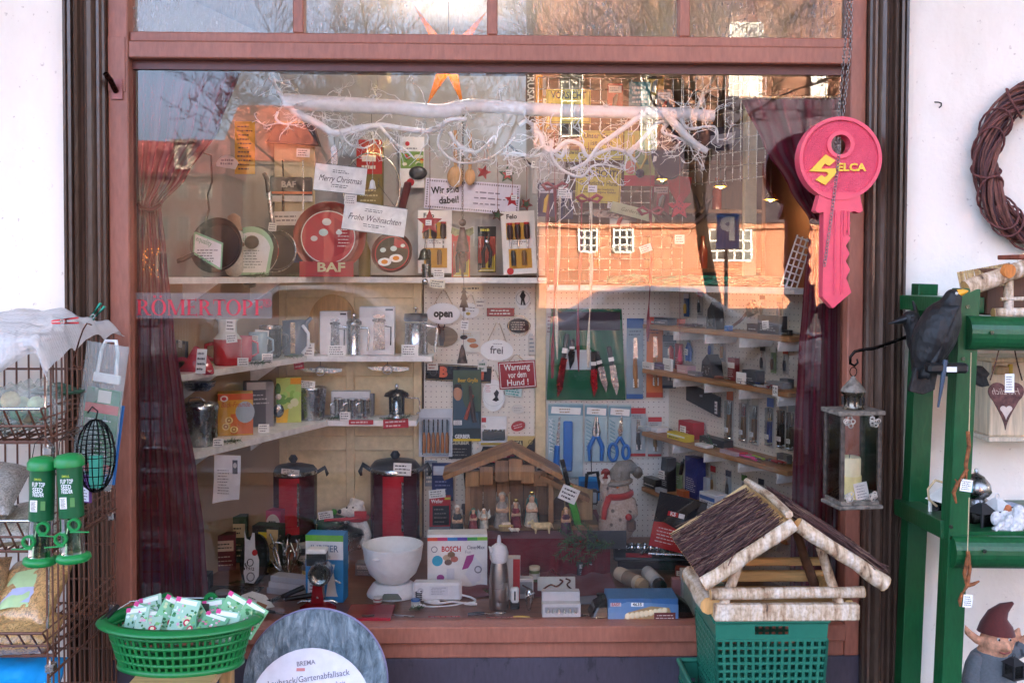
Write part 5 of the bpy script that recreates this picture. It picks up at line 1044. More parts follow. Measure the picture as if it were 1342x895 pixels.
cn=Thing('felt_cone','tiny pink felt cone hanging on a thread above the knives','ornament',891,465,.3); cn.p('cone').lathe([(4,-8),(3,0),(.6,12)],('#b3304a','cloth'),n=12); cn.p('thread').tube([(0,0,12),(-1,0,110),(0,0,180)],.35,('#8a2430','cloth'),4); tag(cn,-2,152,-2,13,12,0,3)
# ---- illuminated paper star behind the transom bar
PS=Thing('paper_star','large orange folded paper star glowing behind the transom bar','star lamp',588,78,.5); m_ps=NT('paper_star'); m_ps.p.inputs['Base Color'].default_value=lin('#e89a1e'); m_ps.p.inputs['Roughness'].default_value=.8; _tl=m_ps.n('BsdfTranslucent'); _tl.inputs[0].default_value=lin('#f0a028'); _mx=m_ps.n('MixShader',i_0=.55); m_ps.l(m_ps.p.outputs[0],_mx.inputs[1]); m_ps.l(_tl.outputs[0],_mx.inputs[2]); m_ps.l(_mx.outputs[0],m_ps.out.inputs[0])
for d,L in(((-.52,-.1,.78),82),((.56,-.1,.68),78),((-1,-.15,-.18),74),((1,-.1,-.14),76),((-.36,-.2,-.82),72),((.26,-.2,-.85),72),((0,-1,.1),50),((.1,.6,.9),60)):
    d=Vector(d).normalized(); a=d.orthogonal().normalized(); c=d.cross(a); r=11; base=d*9
    PS.p('point').add([base+a*r,base+c*r,base-a*r,base-c*r,d*L],[(0,1,4),(1,2,4),(2,3,4),(3,0,4)],m_ps.m)
PS.p('cord').tube([(0,0,10),(0,0,150)],.6,INKP,4)
PS.p('bulb').ell((0,0,0),7,mat('#ffdf9a','emit'),12,8)
pl_=bpy.data.lights.new('star_light','POINT'); pl_.energy=.8; pl_.color=(1,.94,.86); pl_.shadow_soft_size=.1; po=bpy.data.objects.new('star_light',pl_); COL.objects.link(po); po.location=(0,0,0); po.parent=PS.root()  # light added inside the star to brighten the display
# ================= upper kitchen shelf =================
Zs=S1+.001
ylw=Thing('paper_notice','narrow yellow paper strip with black handwriting hung on the wall','notice',321,194,.62); b=ylw.own(); b.box(-13,13,-.6,0,-34,34,('#d9a72e','paper'),.1); b.scrib(-10,10,-30,30,-.8,INK,11,3,.35)
fan=Thing('paper_fan','pale paper fan with bold print above the plush snowman','paper fan',298,214,.5); b=fan.own(); b.prism([(-14,-4)]+[(16*math.cos(t),-8+18*math.sin(t)) for t in [PI*.85-i*PI*.7/10 for i in range(11)]]+[(10,-8)],-.6,.6,('#e3e2e0','paper')); b.scrib(-9,9,-3,6,-.8,('#8a8a92','paper'),2,1,.6)
SNW=TH('plush_snowman','small plush snowman with carrot nose among the frying pans','toy',307,Zs,LY(307,.06)); b=SNW.p('body'); along(b,[(0,0,12,13),(0,0,30,12),(2,0,52,11)],mat('#dcd2c4','fluff')); along(b,[(-8,-8,28,4),(4,-13,24,4)],mat('#dcd2c4','fluff')); b.remesh(.007,3); SNW.p('nose').tube([(2,-10,52),(1,-15,51)],[2.4,.5],('#d9772e','cloth'),8); SNW.p('scarf').tube([(10*math.cos(t)+1,10*math.sin(t),42) for t in [i*PI/8 for i in range(17)]],3,('#8a6a52','cloth'),6,cap=False)
for s in(-1,1): SNW.p('eye').ell((2+s*4,-10,56),1.1,INKP,6,5)
SNW.p('hat').lathe([(12,60),(9,66),(8,78),(2,82)],('#a88a72','cloth'),n=16)
fig=Thing('twisted_twig','dark bare twig standing behind the black frying pan','twig',268,285,.45); fig.own().tube([(0,0,-10),(6,0,10),(4,0,28),(10,0,46),(9,0,80),(-4,0,84)],[1.6,1.6,1.4,1.4,1.2,.8],('#2e2420','rough'),6); 
BLKM=('#1c1c1e','plast')
def fpan(lb,px,py,Y,r,lean,cols,handle=None,rz=0,name='frying_pan',rim=None):
    T=Thing(name,lb,'pan',px,py,Y,rz=rz,rx=lean,group='pans displayed on the top white shelf'); b=T.p('body'); n=40
    prof=[(r*.80,6),(r*.82,4),(r*.86,2),(r,-5),(r*1.02,-5),(r*.9,6),(r*.84,9)]
    V=[(q*math.cos(2*PI*k/n),y,r+q*math.sin(2*PI*k/n)) for q,y in prof for k in range(n)]; m=len(prof)
    b.add(V,[(i*n+k,i*n+(k+1)%n,(i+1)*n+(k+1)%n,(i+1)*n+k) for i in range(m-1) for k in range(n)],(cols,'plast'),True); b.disc(0,r,r*.81,r*.81,4.5,7,(cols,'plast'),n); b.disc(0,r,r*.845,r*.845,8,9.2,(cols,'plast'),n)
    if rim: T.p('rim').tube([(r*1.01*math.cos(t),-5,r+r*1.01*math.sin(t)) for t in [i*PI/20 for i in range(41)]],.9,(rim,'metal'),5,cap=False)
    if handle: 
        a,L,c=handle; dx,dz=math.cos(R(a)),math.sin(R(a)); T.p('handle').tube([(dx*r*.98,-4,r+dz*r*.98),(dx*(r+L*.3),-9,r+dz*(r+L*.3)),(dx*(r+L),-12,r+dz*(r+L))],[2.2,3.2,3.8],c,8)
    return T
T=fpan('large black frying pan with a white and green sleeve label',282,358,LY(285,.16),36,-10,'#0e0e10',None,-14); L_=T.p('sleeve_label'); L_.M=Matrix.Translation((4,-9,0)); L_.prism([(-34,52),(-31,53),(9,38),(10,3),(6,3),(-33,24)],-.6,0,('#8fc79a','paper')); L_.prism([(-31.5,50),(7,36),(8,5),(-31,26)],-.9,-.7,('#f0f1ec','paper')); L_.text('equality',-18,40,7,-1.1,('#5a9a66','paper'),.0,0,R(-20),width=24); L_.scrib(-28,4,12,30,-1.1,INK,5,1,.3); T.p('side_handle').tube([(-26,-6,26),(-40,-12,16),(-52,-14,12)],[3,3.4,3],BLKM,8)
gl=TH('glass_cover','round lid with pale green cardboard sleeve and black knob','lid',330,Zs,LY(330,.13),rx=-12,rz=-12,group='pans displayed on the top white shelf'); gl.p('glass').disc(0,33,34,34,-1,1,('#dfe8e4','glass'),40); b=gl.p('sleeve'); b.prism([(-34,2)]+[(34*math.cos(t)-6,33+34*math.sin(t)) for t in [PI*.75-i*PI*.7/12 for i in range(13)]]+[(24,2)],-2.5,-1.5,('#a8cfa6','paper')); b.prism([(-30,5)]+[(30*math.cos(t)-5,29+30*math.sin(t)) for t in [PI*.7-i*PI*.6/12 for i in range(13)]]+[(20,5)],-3,-2.6,('#eef2ea','paper')); b.text('quality',-14,50,8,-3.2,('#6aa070','paper'),0,0,0,width=22); b.scrib(-20,14,10,36,-3.2,('#7a8a7c','paper'),7,4,.3)
gl.p('knob').lathe([(4,-2),(9,-6),(8,-12),(3,-14)],BLKM,c=(-2,0),n=16); gl.p('knob').ell((0,-9,44),(10,6,9),BLKM,14,9)
T=fpan('blue black frying pan with upright steel handle and price tag',362,357,LY(362,.13),27,-8,'#1c2030',(98,52,('#c4c6c8','metal')),-10,rim='#c9cbcc'); T.p('handle_grip').tube([(-10,-14,103),(-13,-14,120),(-18,-14,128)],[3.4,3.6,2.6],('#4a2c22','wood'),8); tag(T,-4,58,-10,11,11,4,3)
bx_=TH('pan_carton','tall dark carton with pan photo behind the blue black pan','box',383,Zs,LY(383,.08),rz=-14); pr=carton(bx_,44,84,26,'#2a2b30'); pr.quad(-22,22,66,84,0,('#e3e1dc','paper')); pr.quad(-20,20,18,34,-.05,('#2f4a9a','paper')); pr.quad(-14,18,36,62,-.05,('#141416','paper')); pr.scrib(-18,18,70,80,-.1,INK,2,5)
rk=Thing('utensil_rack','narrow cream and black hanging rack with printed band','rack',386,255,1.1); b=rk.p('back_panel'); b.box(-26,26,0,4,-90,95,('#cbb98e','paint')); rk.p('canopy').prism([(-30,70),(-22,90),(26,90),(34,62),(-34,66)],-14,4,('#241f20','paint')); bb=rk.p('band'); bb.box(-30,24,-8,-2,-2,22,('#2a2628','paint')); bb.box(-30,24,-8.4,-8,0,3,('#d8622c','paint'),0); bb.text('BAF',-6,12,8,-8.5,('#c9c2b8','paint'),.03); rk.p('strip').box(-30,24,-7,-3,-10,-2,('#dcd9d2','paint'))
for z in(-30,-52,-72): rk.p('wire').tube([(-24,-4,z),(24,-4,z)],.8,('#8a7c60','metal'),5)
tag(rk,14,52,-15,17,11,3,4)
for x,c in((12,'#c9cbc8'),(-14,'#3a2a24')): rk.p('ladle').tube([(x,-6,44),(x+1,-7,10),(x,-7,-40)],[1,1.4,2.2],(c,'metal'),6)
HK=Thing('steel_opener','steel bottle opener on a star hook over the Merry sign','opener',438,200,.7); HK.p('blade').prism([(-4,-18),(4,-18),(4,4),(2,9),(-2,9),(-4,4)],-1.2,1.2,STEEL); HK.p('hook_star').prism(starpts(6,2.6),-1,1,INKP) ; HK.p('cord').tube([(0,0,9),(0,0,26)],.5,INKP,4); HK._own=None
cp=Thing('charcoal_sack','red and olive printed charcoal sack leaning on the back board','sack',485,288,1.08); b=cp.p('sack'); b.box(-16,17,-12,8,0,102,('#7a6a34','paper'),2); pr=cp.p('print'); pr.quad(-16,17,58,102,-12.3,('#b02a22','paper')); pr.prism([(-9,74),(9,74),(9,82),(-9,82)],-12.5,-12.4,('#e6d9c4','paper')); pr.scrib(-10,10,63,71,-12.5,('#e6d9c4','paper'),1,5,.6); pr.scrib(-12,12,8,40,-12.5,('#cdbf8a','paper'),5,3)
hp2=Thing('wire_hoop','large thin pale metal hoop hanging behind the christmas signs','hoop',487,247,.8); hp2.p('hoop').tube([(37*math.cos(t),0,46*math.sin(t)) for t in [i*PI/24 for i in range(49)]],1.2,('#cfc9b8','metal'),6,cap=False); hp2.p('cord').tube([(0,0,46),(0,0,110)],.4,INKP,4)
lf=Thing('recipe_leaflet','white leaflet with salad photo pinned to the back board','leaflet',540,213,1.16); b=lf.own(); b.box(-16,16,-.8,0,-33,33,('#ebe8e4','paper'),.1); b.quad(-15,15,-8,14,-1,('#7a9a4a','paper')); 
for i in range(16): b.disc(rnd.uniform(-13,13),rnd.uniform(-6,12),rnd.uniform(1.5,4),rnd.uniform(1.5,3),-1.1-.01*i,-1.05,(rnd.choice(['#c8402c','#e6dcc0','#5a8a3a','#d9b04a']),'paper'),8)
b.disc(-2,-26,5,5,-1.1,-1,('#c22f36','paper'),14); b.disc(-6,24,3,3,-1.1,-1,('#c22f36','paper'),12); b.scrib(-8,12,16,20,-1.1,INK,1,3); b.ell((8,-3,-14),(12,3,9),('#33363a','plast'),12,8)
for px,w,h,lb in((597,11,14,'broad wooden turner with long handle on the back board'),(616,7,11,'slim wooden spoon beside the broad turner')):
    T=Thing('wooden_spoon',lb,'spoon',px,232,1.1,group='wooden spoons on the back board'); T.p('bowl').ell((0,0,0),(w,2.6,h),('#c99a66','wood'),16,10); T.p('handle').tube([(0,0,h-2),(0,0,h+46)],[2.2,2.4],('#c99a66','wood'),8)
ov_=Thing('oven_glove','dark red quilted strap loop hanging on the back board','strap',528,268,1.1,tilt=14); ov_.own().box(-5,5,-3,1,-30,30,('#5a1f24','cloth'),2)
# red enamel pans with round picture labels
T=fpan('large red cast pan wearing a round red paper label with lid symbols',432,357,.92,46,-8,'#8a2a24',None,6,name='cast_pan'); L_=T.p('round_label'); L_.disc(-2,46,35,35,-3,-2.4,('#b83a40','paper'),40); L_.ring(-2,46,35,33.8,-3.5,-3,('#e6dcd8','paper'),40); L_.prism([(6,72),(26,60),(30,44),(26,30),(6,20)],-3.4,-3.1,('#a02030','paper'))
for x,z,r,c in((-8,52,6,'#bcd4d2'),(-20,44,4.5,'#d9cfc8'),(-4,66,6,'#d9d4d0'),(12,52,4,'#cfd4d4')): L_.disc(x,z,r,r*.8,-3.7,-3.5,(c,'paper'),14)
L_.scrib(10,26,32,58,-3.6,('#e8d4d0','paper'),6,2)
T=fpan('smaller red cast pan with egg picture label on the shelf edge',513,358,.86,27,-14,'#5a2320',None,-8,name='cast_pan'); L_=T.p('egg_label'); L_.disc(0,26,23,23,-3.4,-3,('#b83a3a','paper'),36); L_.disc(0,26,21.5,21.5,-3.8,-3.5,('#4a3c28','paper'),36); L_.prism([(2,47),(14,42),(20,32),(2,34)],-4,-3.9,('#a83034','paper'))
for x,z in((-9,14),(6,19)): L_.disc(x,z,9,5.5,-4.2,-4,('#f2efe6','paper'),16); L_.disc(x,z,4.5,3,-4.5,-4.3,('#e08a24','paper'),12)
for x,z,r in((-12,30,4),(2,32,4.5),(14,36,3)): L_.disc(x,z,r,r*.8,-4.2,-4,('#c8d4cc','paper'),12)
cx=TH('pan_booklet','red and cream pan booklet propped between the cast pans','booklet',428,Zs,.88); pr=carton(cx,70,20,3,'#a82a34'); pr.text('BAF',6,12,12,0,('#cfc49a','paper'),.03,width=36)
ch_=TH('cheese_slicer','bottle of salad oil standing behind the egg pan','bottle',478,Zs,1.1); ch_.p('bottle').lathe([(8,0),(8,34),(3,46),(3,56)],('#6b5a20','gloss'),n=16); ch_.p('cap').lathe([(3.4,56),(3.4,61)],('#8a2a24','plast'),n=12); ch_.name='oil_bottle'
# screwdriver and plier packs
def blister(name,lb,cat_,px,py,Y,w,h,col,rz=0,group=None,tilt=0,film=True):
    T=Thing(name,lb,cat_,px,py,Y,rz=rz,group=group,tilt=tilt); T.p('backing_card').box(-w/2,w/2,-.8,0,-h/2,h/2,(col,'paper'),.15); pr=T.p('print'); pr.M=Matrix.Translation((0,-1.1,0))
    if film: T.p('blister').box(-w*.40,w*.40,-4.5,-.9,-h*.46,h*.26,('#f4f7f7','glass'),.8)
    return T,pr
def sdpack(px,py,rz,lb,t):
    T,pr=blister('screwdriver_pack',lb,'tool pack',px,py,1.08,44,82,'#e9e6e2',0,'screwdriver sets on the top shelf',rz,False); pr.text('Felo',-8,34,6,0,INKP,.03); pr.quad(-16,15,4,26,0,('#c9963a','paper')); pr.quad(-14,16,-34,-8,0,('#c9963a','paper')); pr.scrib(-8,10,-3,2,0,INK,2,t)
    for i,x in enumerate((-11,-1,11)):
        s=T.p('screwdriver'); s.tube([(x,-3,24),(x,-3,20),(x,-3,8),(x,-3,4)],[2.5,4,4,2.5],('#3a1c1e','plast'),8); s.cyl((x,-3,26),(x,-3,23.5),3.6,('#c22a30','plast'),n=8); s.cyl((x,-3,4),(x,-3,-8),1.1,CHR,n=6)
    for i,x in enumerate((-8,6)): s=T.p('screwdriver'); s.tube([(x,-3,-10),(x,-3,-14),(x,-3,-30)],[2,3.4,3],('#33363a' if i==0 else '#7a5a3a','plast'),8)
    pr.disc(-13,-37,4.5,4.5,-.2,0,('#c22a30','paper'),14); return T
sdpack(570,317,0,'screwdriver set in white window box behind the red star',1); sdpack(680,318,-3,'screwdriver set in white window box with red round sticker',2)
for px,py,w,h,lb,c in((604,333,24,62,'slim pliers pack with red card half behind the rusty angel','#b82a30'),(638,327,24,60,'pliers pack with black and yellow card on the top shelf','#1f1f20')):
    T,pr=blister('pliers_pack',lb,'tool pack',px,py,1.08,w,h,c,0,'pliers packs on the top shelf'); pr.quad(-w/2+1,w/2-1,-h*.3,h*.28,0,('#b8473a','paper')); pr.prism([(-w/2+1,-h*.48),(w/2-1,-h*.48),(w/2-1,-h*.1)],-.1,-.05,('#d9b83a','paper')); pr.scrib(-w*.35,w*.35,h*.38,h*.46,-.1,('#d9c84a','paper'),1,3,.6); b=T.p('pliers'); b.tube([(-4,-3,-24),(-5,-3,-4),(-1,-3,8),(-3,-3,20)],[2.4,2.6,2,1.2],('#2a2022','plast'),6); b.tube([(4,-3,-24),(5,-3,-4),(1,-3,8),(3,-3,20)],[2.4,2.6,2,1.2],('#2a2022','plast'),6); b.ell((0,-3,10),(4,2,4),STEEL,10,6)
T,b=plaque('poster_sign','white bordered notice reading Wir sind dabei on the back board','sign',619,258,1.13,124,40,'#dcd8ea',1,4,kind='paper'); b.text('Wir sind',-36,6,9,0,INKP,.03,width=36,rot=R(8)); b.text('dabei!',-30,-7,9,0,INKP,.03,width=26,rot=R(8)); b.scrib(0,50,-12,10,0,('#7a748a','paper'),3,2,.25)
e=T.p('border')
for i in range(40):
    for s in(-1,1): e.box(-60+i*3,-58.6+i*3,-1.6,-1.1,s*17-1,s*17+1,('#4a4658','paper'),0)
for i in range(10):
    for s in(-1,1): e.box(s*59-1,s*59+1,-1.6,-1.1,-14+i*3,-12.6+i*3,('#4a4658','paper'),0)
# ================= middle kitchen shelf =================
Z2=S2+.001; Z3=S3+.001
def ycard(lb,px,z,Y,w,h,seed,col=WHI,rows=4,rz=0,name='price_card',tilt=0):
    T=TH(name,lb,'price card',px,z,Y,rz=rz,rx=-8,tilt=tilt); b=T.own(); b.box(-w/2,w/2,-.3,.3,0,h,(col,'paper'),0); b.scrib(-w*.42,w*.42,h*.08,h*.92,-.45,('#35323a','paper') if col!=RED else ('#e8c8c4','paper'),rows,seed,.4); return T
def mug(T,r,h,col,handle=1,kind='gloss',name='body',lid=None):
    T.p(name).lathe([(r*.8,0),(r,h*.1),(r,h),(r*.92,h),(r*.9,h*.15)],(col,kind),n=24)
    if handle: T.p('handle').tube([(handle*r,0,h*.82),(handle*(r+r*.6),0,h*.72),(handle*(r+r*.65),0,h*.35),(handle*r,0,h*.2)],r*.12,(col,kind),8)
Y_=lambda px:LY(px,.11)
T=TH('photo_frame','small dark picture card behind the pink ceramic jug','picture',238,Z2+.0,LY(238,.05),rz=-50); pr=carton(T,34,38,3,'#2b2a2e'); pr.quad(-14,14,10,34,-.1,('#7a6a52','paper')); card(T,2,34,-3,10,9,4)
T=TH('ceramic_funnel','glossy pink ceramic coffee filter lying on its side','coffee filter',252,Z2,Y_(252)); T.M=None; b=T.p('cone'); b.M=Matrix.Rotation(R(58),4,'Y')@Matrix.Translation((-4,0,-6)); b.lathe([(7,-10),(9,0),(22,26),(20,26),(8,2)],('#c84a5c','gloss'),n=24); T.p('ring_base').ring(-10,8,11,6,-12,-10,('#b8485a','gloss'),24)
T=TH('ceramic_jug','red and white ceramic jug with two handwritten tags','jug',298,Z2,Y_(298)); T.p('body').lathe([(16,0),(18,3),(18,34)],('#b8222c','gloss'),n=28); T.p('collar').lathe([(18,34),(12,42),(12,56),(15,60),(13,60)],('#d9d6cc','gloss'),n=28); T.p('handle').tube([(-18,0,28),(-28,0,26),(-29,0,12),(-18,0,6)],2.6,('#c23a44','gloss'),8); card(T,8,52,-16,12,16,3); card(T,10,36,-19,14,11,-6,seed=4)
T=TH('coffee_pot','rose enamel pot with curved handle beside the tagged jug','pot',318,Z2,Y_(322)); mug(T,12,34,'#c25a6a',1)
T=TH('milk_jug','pale blue glass milk jug between the mugs','jug',338,Z2,Y_(338)); mug(T,12,36,'#9fb4c0',1,'gloss'); card(T,-2,28,-13,10,9,2)
T=TH('glass_teapot','clear glass pot with steel rim and tag','glass pot',354,Z2,Y_(356)); mug(T,14,40,'#d3dadd',1,'glass'); T.p('rim').lathe([(14.4,38),(14.4,42)],STEEL,n=24,cap=False); card(T,-8,28,-15,18,18,5,seed=6); T.p('stand').lathe([(10,0),(4,4),(4,8)],('#e6e8e8','gloss'),n=16)
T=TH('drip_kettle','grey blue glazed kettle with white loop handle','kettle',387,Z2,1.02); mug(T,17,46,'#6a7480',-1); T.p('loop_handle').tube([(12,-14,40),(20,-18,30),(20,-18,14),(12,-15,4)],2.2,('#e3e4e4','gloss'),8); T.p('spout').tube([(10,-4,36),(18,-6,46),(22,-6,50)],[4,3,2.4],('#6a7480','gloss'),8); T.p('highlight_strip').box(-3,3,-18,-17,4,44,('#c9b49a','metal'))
ycard('white folded price card leaning at the ceramic jug',262,Z2,LY(262,.2),15,32,1,rz=-20); ycard('white price card before the glazed kettle',405,Z2,.99,13,17,2); ycard('red price card hanging over the shelf edge by the kettle',392,Z2-.06,.985,13,17,3,RED,3,0,'price_card',-8)
def pbox(lb,px,w,h,Y,rz=0):
    T=TH('coffee_maker_carton',lb,'box',px,Z2,Y,rz=rz,group='white coffee maker cartons'); pr=carton(T,w,h,26,'#e6e3e0'); x=w*.06; pr.prism([(x-w*.17,h*.1),(x+w*.17,h*.1),(x+w*.15,h*.68),(x-w*.15,h*.68)],-.3,0,('#a9aaac','metal')); pr.disc(x,h*.72,w*.2,h*.045,-.5,-.3,('#6a6a6c','metal'),20); pr.disc(x,h*.80,w*.17,h*.045,-.5,-.2,('#c4c4c6','metal'),20); pr.tube([(x+w*.16,-1,h*.6),(x+w*.34,-1,h*.58),(x+w*.33,-1,h*.2)],w*.02,('#5a5a5c','metal'),5); pr.quad(w*.24,w*.46,h*.92,h*.96,-.1,('#4a4a4e','paper')); return T
pbox('white carton with a coffee press photo, shelf tag before it',440,36,56,1.12,-4); pbox('taller white carton with large coffee press photo',495,45,62,1.12,2)
T=TH('coffee_press','slim polished steel coffee press between two cartons','coffee press',464,Z2,1.04); T.p('body').lathe([(8.5,0),(9,2),(8,4),(8,38),(9,40)],CHR,n=24); T.p('lid').lathe([(10,40),(10,44),(5,48),(1.5,49)],('#8a8580','metal'),n=24); T.p('knob').lathe([(1.5,49),(3,52),(1,55)],CHR,n=12); T.p('handle').tube([(9,-2,36),(19,-4,36),(20,-4,30),(18,-4,6)],1.4,CHR,8); T.p('spout').tube([(-9,0,36),(-16,0,38)],[1.6,1.0],CHR,6)
T=TH('coffee_press','wide steel coffee press with black lid and stepped handle','coffee press',545,Z2,1.06); T.p('body').lathe([(16,0),(17,2),(15.5,3),(14,40),(15,42)],CHR,n=28); T.p('lid').lathe([(15,44),(16,47),(15,54),(4,55)],('#241f22','plast'),n=28); T.p('knob').lathe([(1.2,55),(1.2,60),(4,61),(1,63)],CHR,n=12); T.p('handle').tube([(14,0,38),(27,0,37),(28,0,33),(25,0,6),(26,0,4)],1.8,CHR,8)
ycard('handwritten price card at the slim coffee press carton',441,Z2,.99,23,14,7); ycard('handwritten price card before the wide coffee press',537,Z2,.99,22,15,8)
bc=Thing('tan_board','round tan wooden cutting board leaning behind the cartons','cutting board',432,466,1.165); bc.own().disc(4,38,32,42,-2,1,('#b9935a','wood'),40)
# ================= lowest kitchen shelf =================
T=TH('cake_mould','silver fluted pudding mould with clamped lid','baking tin',263,Z3,LY(263,.12)); T.p('body').lathe([(17,0),(18,2),(20.5,46),(21,50)],('#a9acad','metal'),n=32,flute=.035); T.p('lid').lathe([(22,48),(22.5,52),(20,56),(6,58)],('#b9bcbd','metal'),n=32); T.p('clip').tube([(-12,-16,58),(-10,-18,64),(4,-19,65),(10,-18,60)],1,STEEL,6)
T=TH('cake_box','yellow and orange baking mix box with cake picture','box',308,Z3,LY(312,.11),rz=14); pr=carton(T,44,54,34,'#d9a23a'); pr.quad(-22,22,46,54,0,('#cf5a2c','paper')); pr.quad(-6,22,2,28,0,('#cf6a34','paper')); pr.disc(12,30,12,14,-.3,-.1,('#aab4ba','paper'),18); pr.text('Back-Freunde',0,40,7,-.4,('#b8402c','paper'),0,.3,width=36); pr.disc(-14,48,5,4,-.5,-.2,('#f0e8dc','paper'),14); pr.disc(-14,48,3,2.4,-.8,-.6,('#c22f36','paper'),12); 
for x,z in((-12,12),(-2,8),(-8,20)): pr.disc(x,z,5,4.5,-.5,-.3,('#e9cf8a','paper'),14); pr.ring(x,z,3,1.6,-.8,-.6,('#a86a2c','paper'),14)
b=T.p('side_print'); b.box(-22.4,-22.1,-15,15,4,24,('#8a2a24','paper'),0)
T=TH('grey_carton','dark grey carton with narrow white panel behind the cake box','box',338,Z3,LY(338,.08),rz=20); pr=carton(T,36,58,24,'#5d5a5e'); pr.quad(8,18,0,58,0,('#8f8a8c','paper')); pr.quad(-16,14,48,58,0,('#bdb6b4','paper')); pr.scrib(-14,12,28,44,-.1,('#c9c4c2','paper'),3,2,.3)
T=TH('grater_pack','salad grater pack with lettuce photo and yellow corner','box',378,Z3,.95,rz=12); pr=carton(T,32,58,10,'#b9c76a'); pr.prism([(-16,0),(-16,14),(0,18),(-2,0)],-.4,-.1,('#e8b82a','paper')); pr.quad(2,16,50,58,-.1,('#e89a2a','paper')); 
for i in range(14): pr.disc(rnd.uniform(-12,13),rnd.uniform(18,46),rnd.uniform(3,6),rnd.uniform(3,6),-.5-.02*i,-.3,(rnd.choice(['#8ab84a','#a8cf6a','#6a9a3a','#d9d9a8']),'paper'),9)
pr.ell((-13,-1,16),(7,1.5,9),('#8a8f92','metal'),10,7); T.p('leaf').ell((-14,-6,44),(4,2,8),('#4a7a2c','rough'),8,6); T.p('flower').ell((-13,-7,34),(4,3,4),('#e9e4dc','fluff'),8,6)
T=TH('fluted_tin','tall fluted silver cake tin with price card on its lid','baking tin',408,Z3,1.03); T.p('body').lathe([(15,0),(15.5,2),(18.5,40)],('#b4b6b8','metal'),n=36,flute=.04); T.p('rim').lathe([(19.5,40),(20,42),(18,43)],('#c4c6c8','metal'),n=28); card(T,-4,47,-8,20,9,4)
T=TH('mug_carton','white carton showing a pair of steel mugs','box',460,Z3,1.12); pr=carton(T,50,34,14,'#e3e2e0'); pr.scrib(-22,-8,14,28,0,INK,3,3); T.p('carton_flap').box(24,30,-6,6,2,30,('#8a8a8e','paper'),.2)
for px,lb in((445,'left-handled steel mug in front of the white carton, small'),(462,'steel mug standing before the white mug carton'),(479,'steel mug with its handle turned out beside the carton')):
    T=TH('steel_mug',lb.replace('left-handled steel mug in front of the white carton, small','little steel mug at the edge of the white mug carton'),'mug',px,Z3,1.04,group='steel mugs on the lowest white shelf'); T.p('body').lathe([(6.5,0),(7,2),(7,26),(7.6,27),(6.8,27)],CHR,n=20); T.p('handle').tube([(-6.5,-2,22),(-11,-4,20),(-11,-4,8),(-6.5,-2,6)],1.1,CHR,6)
T=TH('coffee_press','small glass coffee press with dark domed lid on fir sprigs','coffee press',520,Z3,1.05); T.p('glass').lathe([(10,2),(10.5,28),(11,30)],('#e3e8e8','glass'),n=24,cap=False); T.p('holder').lathe([(11,0),(11.2,6),(8,7)],CHR,n=24); T.p('inner_can').lathe([(6,3),(6,26),(4,28)],('#b9bcbc','metal'),n=20); T.p('lid').lathe([(17,30),(15,34),(8,38),(3,39)],('#5a5656','metal'),n=24); T.p('knob').lathe([(1.5,39),(3,43),(1,46)],CHR,n=12); T.p('handle').tube([(11,0,28),(28,0,27),(30,0,22),(30,0,10),(26,0,6)],1,STEEL,6)
ycard('long red price strip under the steel mugs',473,Z3-.018,.992,32,6,5,RED,1); ycard('red price strip under the small glass press',519,Z3-.035,.990,33,12,6,RED,2,0,'price_card',-3)
T=TH('foil_trays','stack of crumpled aluminium foil trays at the shelf end','foil trays',262,Z2-.06,LY(262,.1)); 
for i in range(3): T.p('tray').add([(x*(15-i),y*9,-2-i*3) for x,y in((-1,-1),(1,-1),(1,1),(-1,1))]+[(x*(19-i),y*12,3-i*3) for x,y in((-1,-1),(1,-1),(1,1),(-1,1))],[(0,1,2,3)]+[(k,(k+1)%4,4+(k+1)%4,4+k) for k in range(4)],('#c4c6c8','metal'))
def sprig(lb,loc,L,n=5,spread=40,berries=0,rz=0,rx=0,u=1,hang=False,seed=1,nl=1.0):
    r=random.Random(seed); T=Thing('fir_sprig',lb,'fir sprig',loc=loc,rz=rz,rx=rx,group='fir sprigs strewn in the display'); b=T.p('needles'); b.props['kind']='stuff'; st_=T.p('stem')
    def branch(p,d,l):
        q=p+d*l; st_.tube([p,q],[.0016,.0009],('#5a4630','rough'),5); k=int(l/.0028)
        for i in range(k):
            t=i/k; c=p.lerp(q,t); a=r.uniform(0,6.28); s=d.orthogonal().normalized(); s=Matrix.Rotation(a,3,d)@s; e=c+(d*.7+s).normalized()*r.uniform(.010,.017)*nl; b.tube([c,e],[.0010*nl,.0003],(r.choice(['#2c5e36','#387042','#24502e','#467c4a']),'rough'),3,cap=False)
    D0=Vector((1,0,.05)).normalized(); branch(Vector((0,0,0)),D0,L)
    for i in range(n):
        t=.15+.75*i/n; s=1 if i%2 else -1; d=(D0+Vector((0,s*math.tan(R(spread))*(0 if hang else 1),s*math.tan(R(spread))*(1 if hang else .05)))).normalized(); branch(D0*L*t,d,L*(.62-.35*t))
    for i in range(berries): T.p('berry').ell(tuple(D0*L*(.3+.3*i)+Vector((0,-.008,.008))),.006,('#c2281f','gloss'),10,7)
    return T
sprig('fir sprig tucked under the cake mould on its shelf',at(284,Z3+.006,LY(290,.17)),.09,4,seed=2); sprig('fir sprig under the small glass press',at(497,Z3+.006,1.02),.14,6,seed=3); sprig('fir sprig beneath the fluted tin and mug carton',at(425,Z3+.006,1.02),.09,4,seed=4); sprig('fir sprig before the rose enamel pot',at(322,Z2+.006,LY(322,.18)),.10,4,seed=5); sprig('fir sprig beside the frying pan sleeve',at(322,Zs+.006,LY(330,.2)),.09,4,seed=6); sprig('fir sprig at the foot of the blue black pan',at(376,Zs+.006,.9),.10,4,seed=7); sprig('fir sprig behind the milk jug',at(372,Z2+.006,.9),.08,4,seed=21)
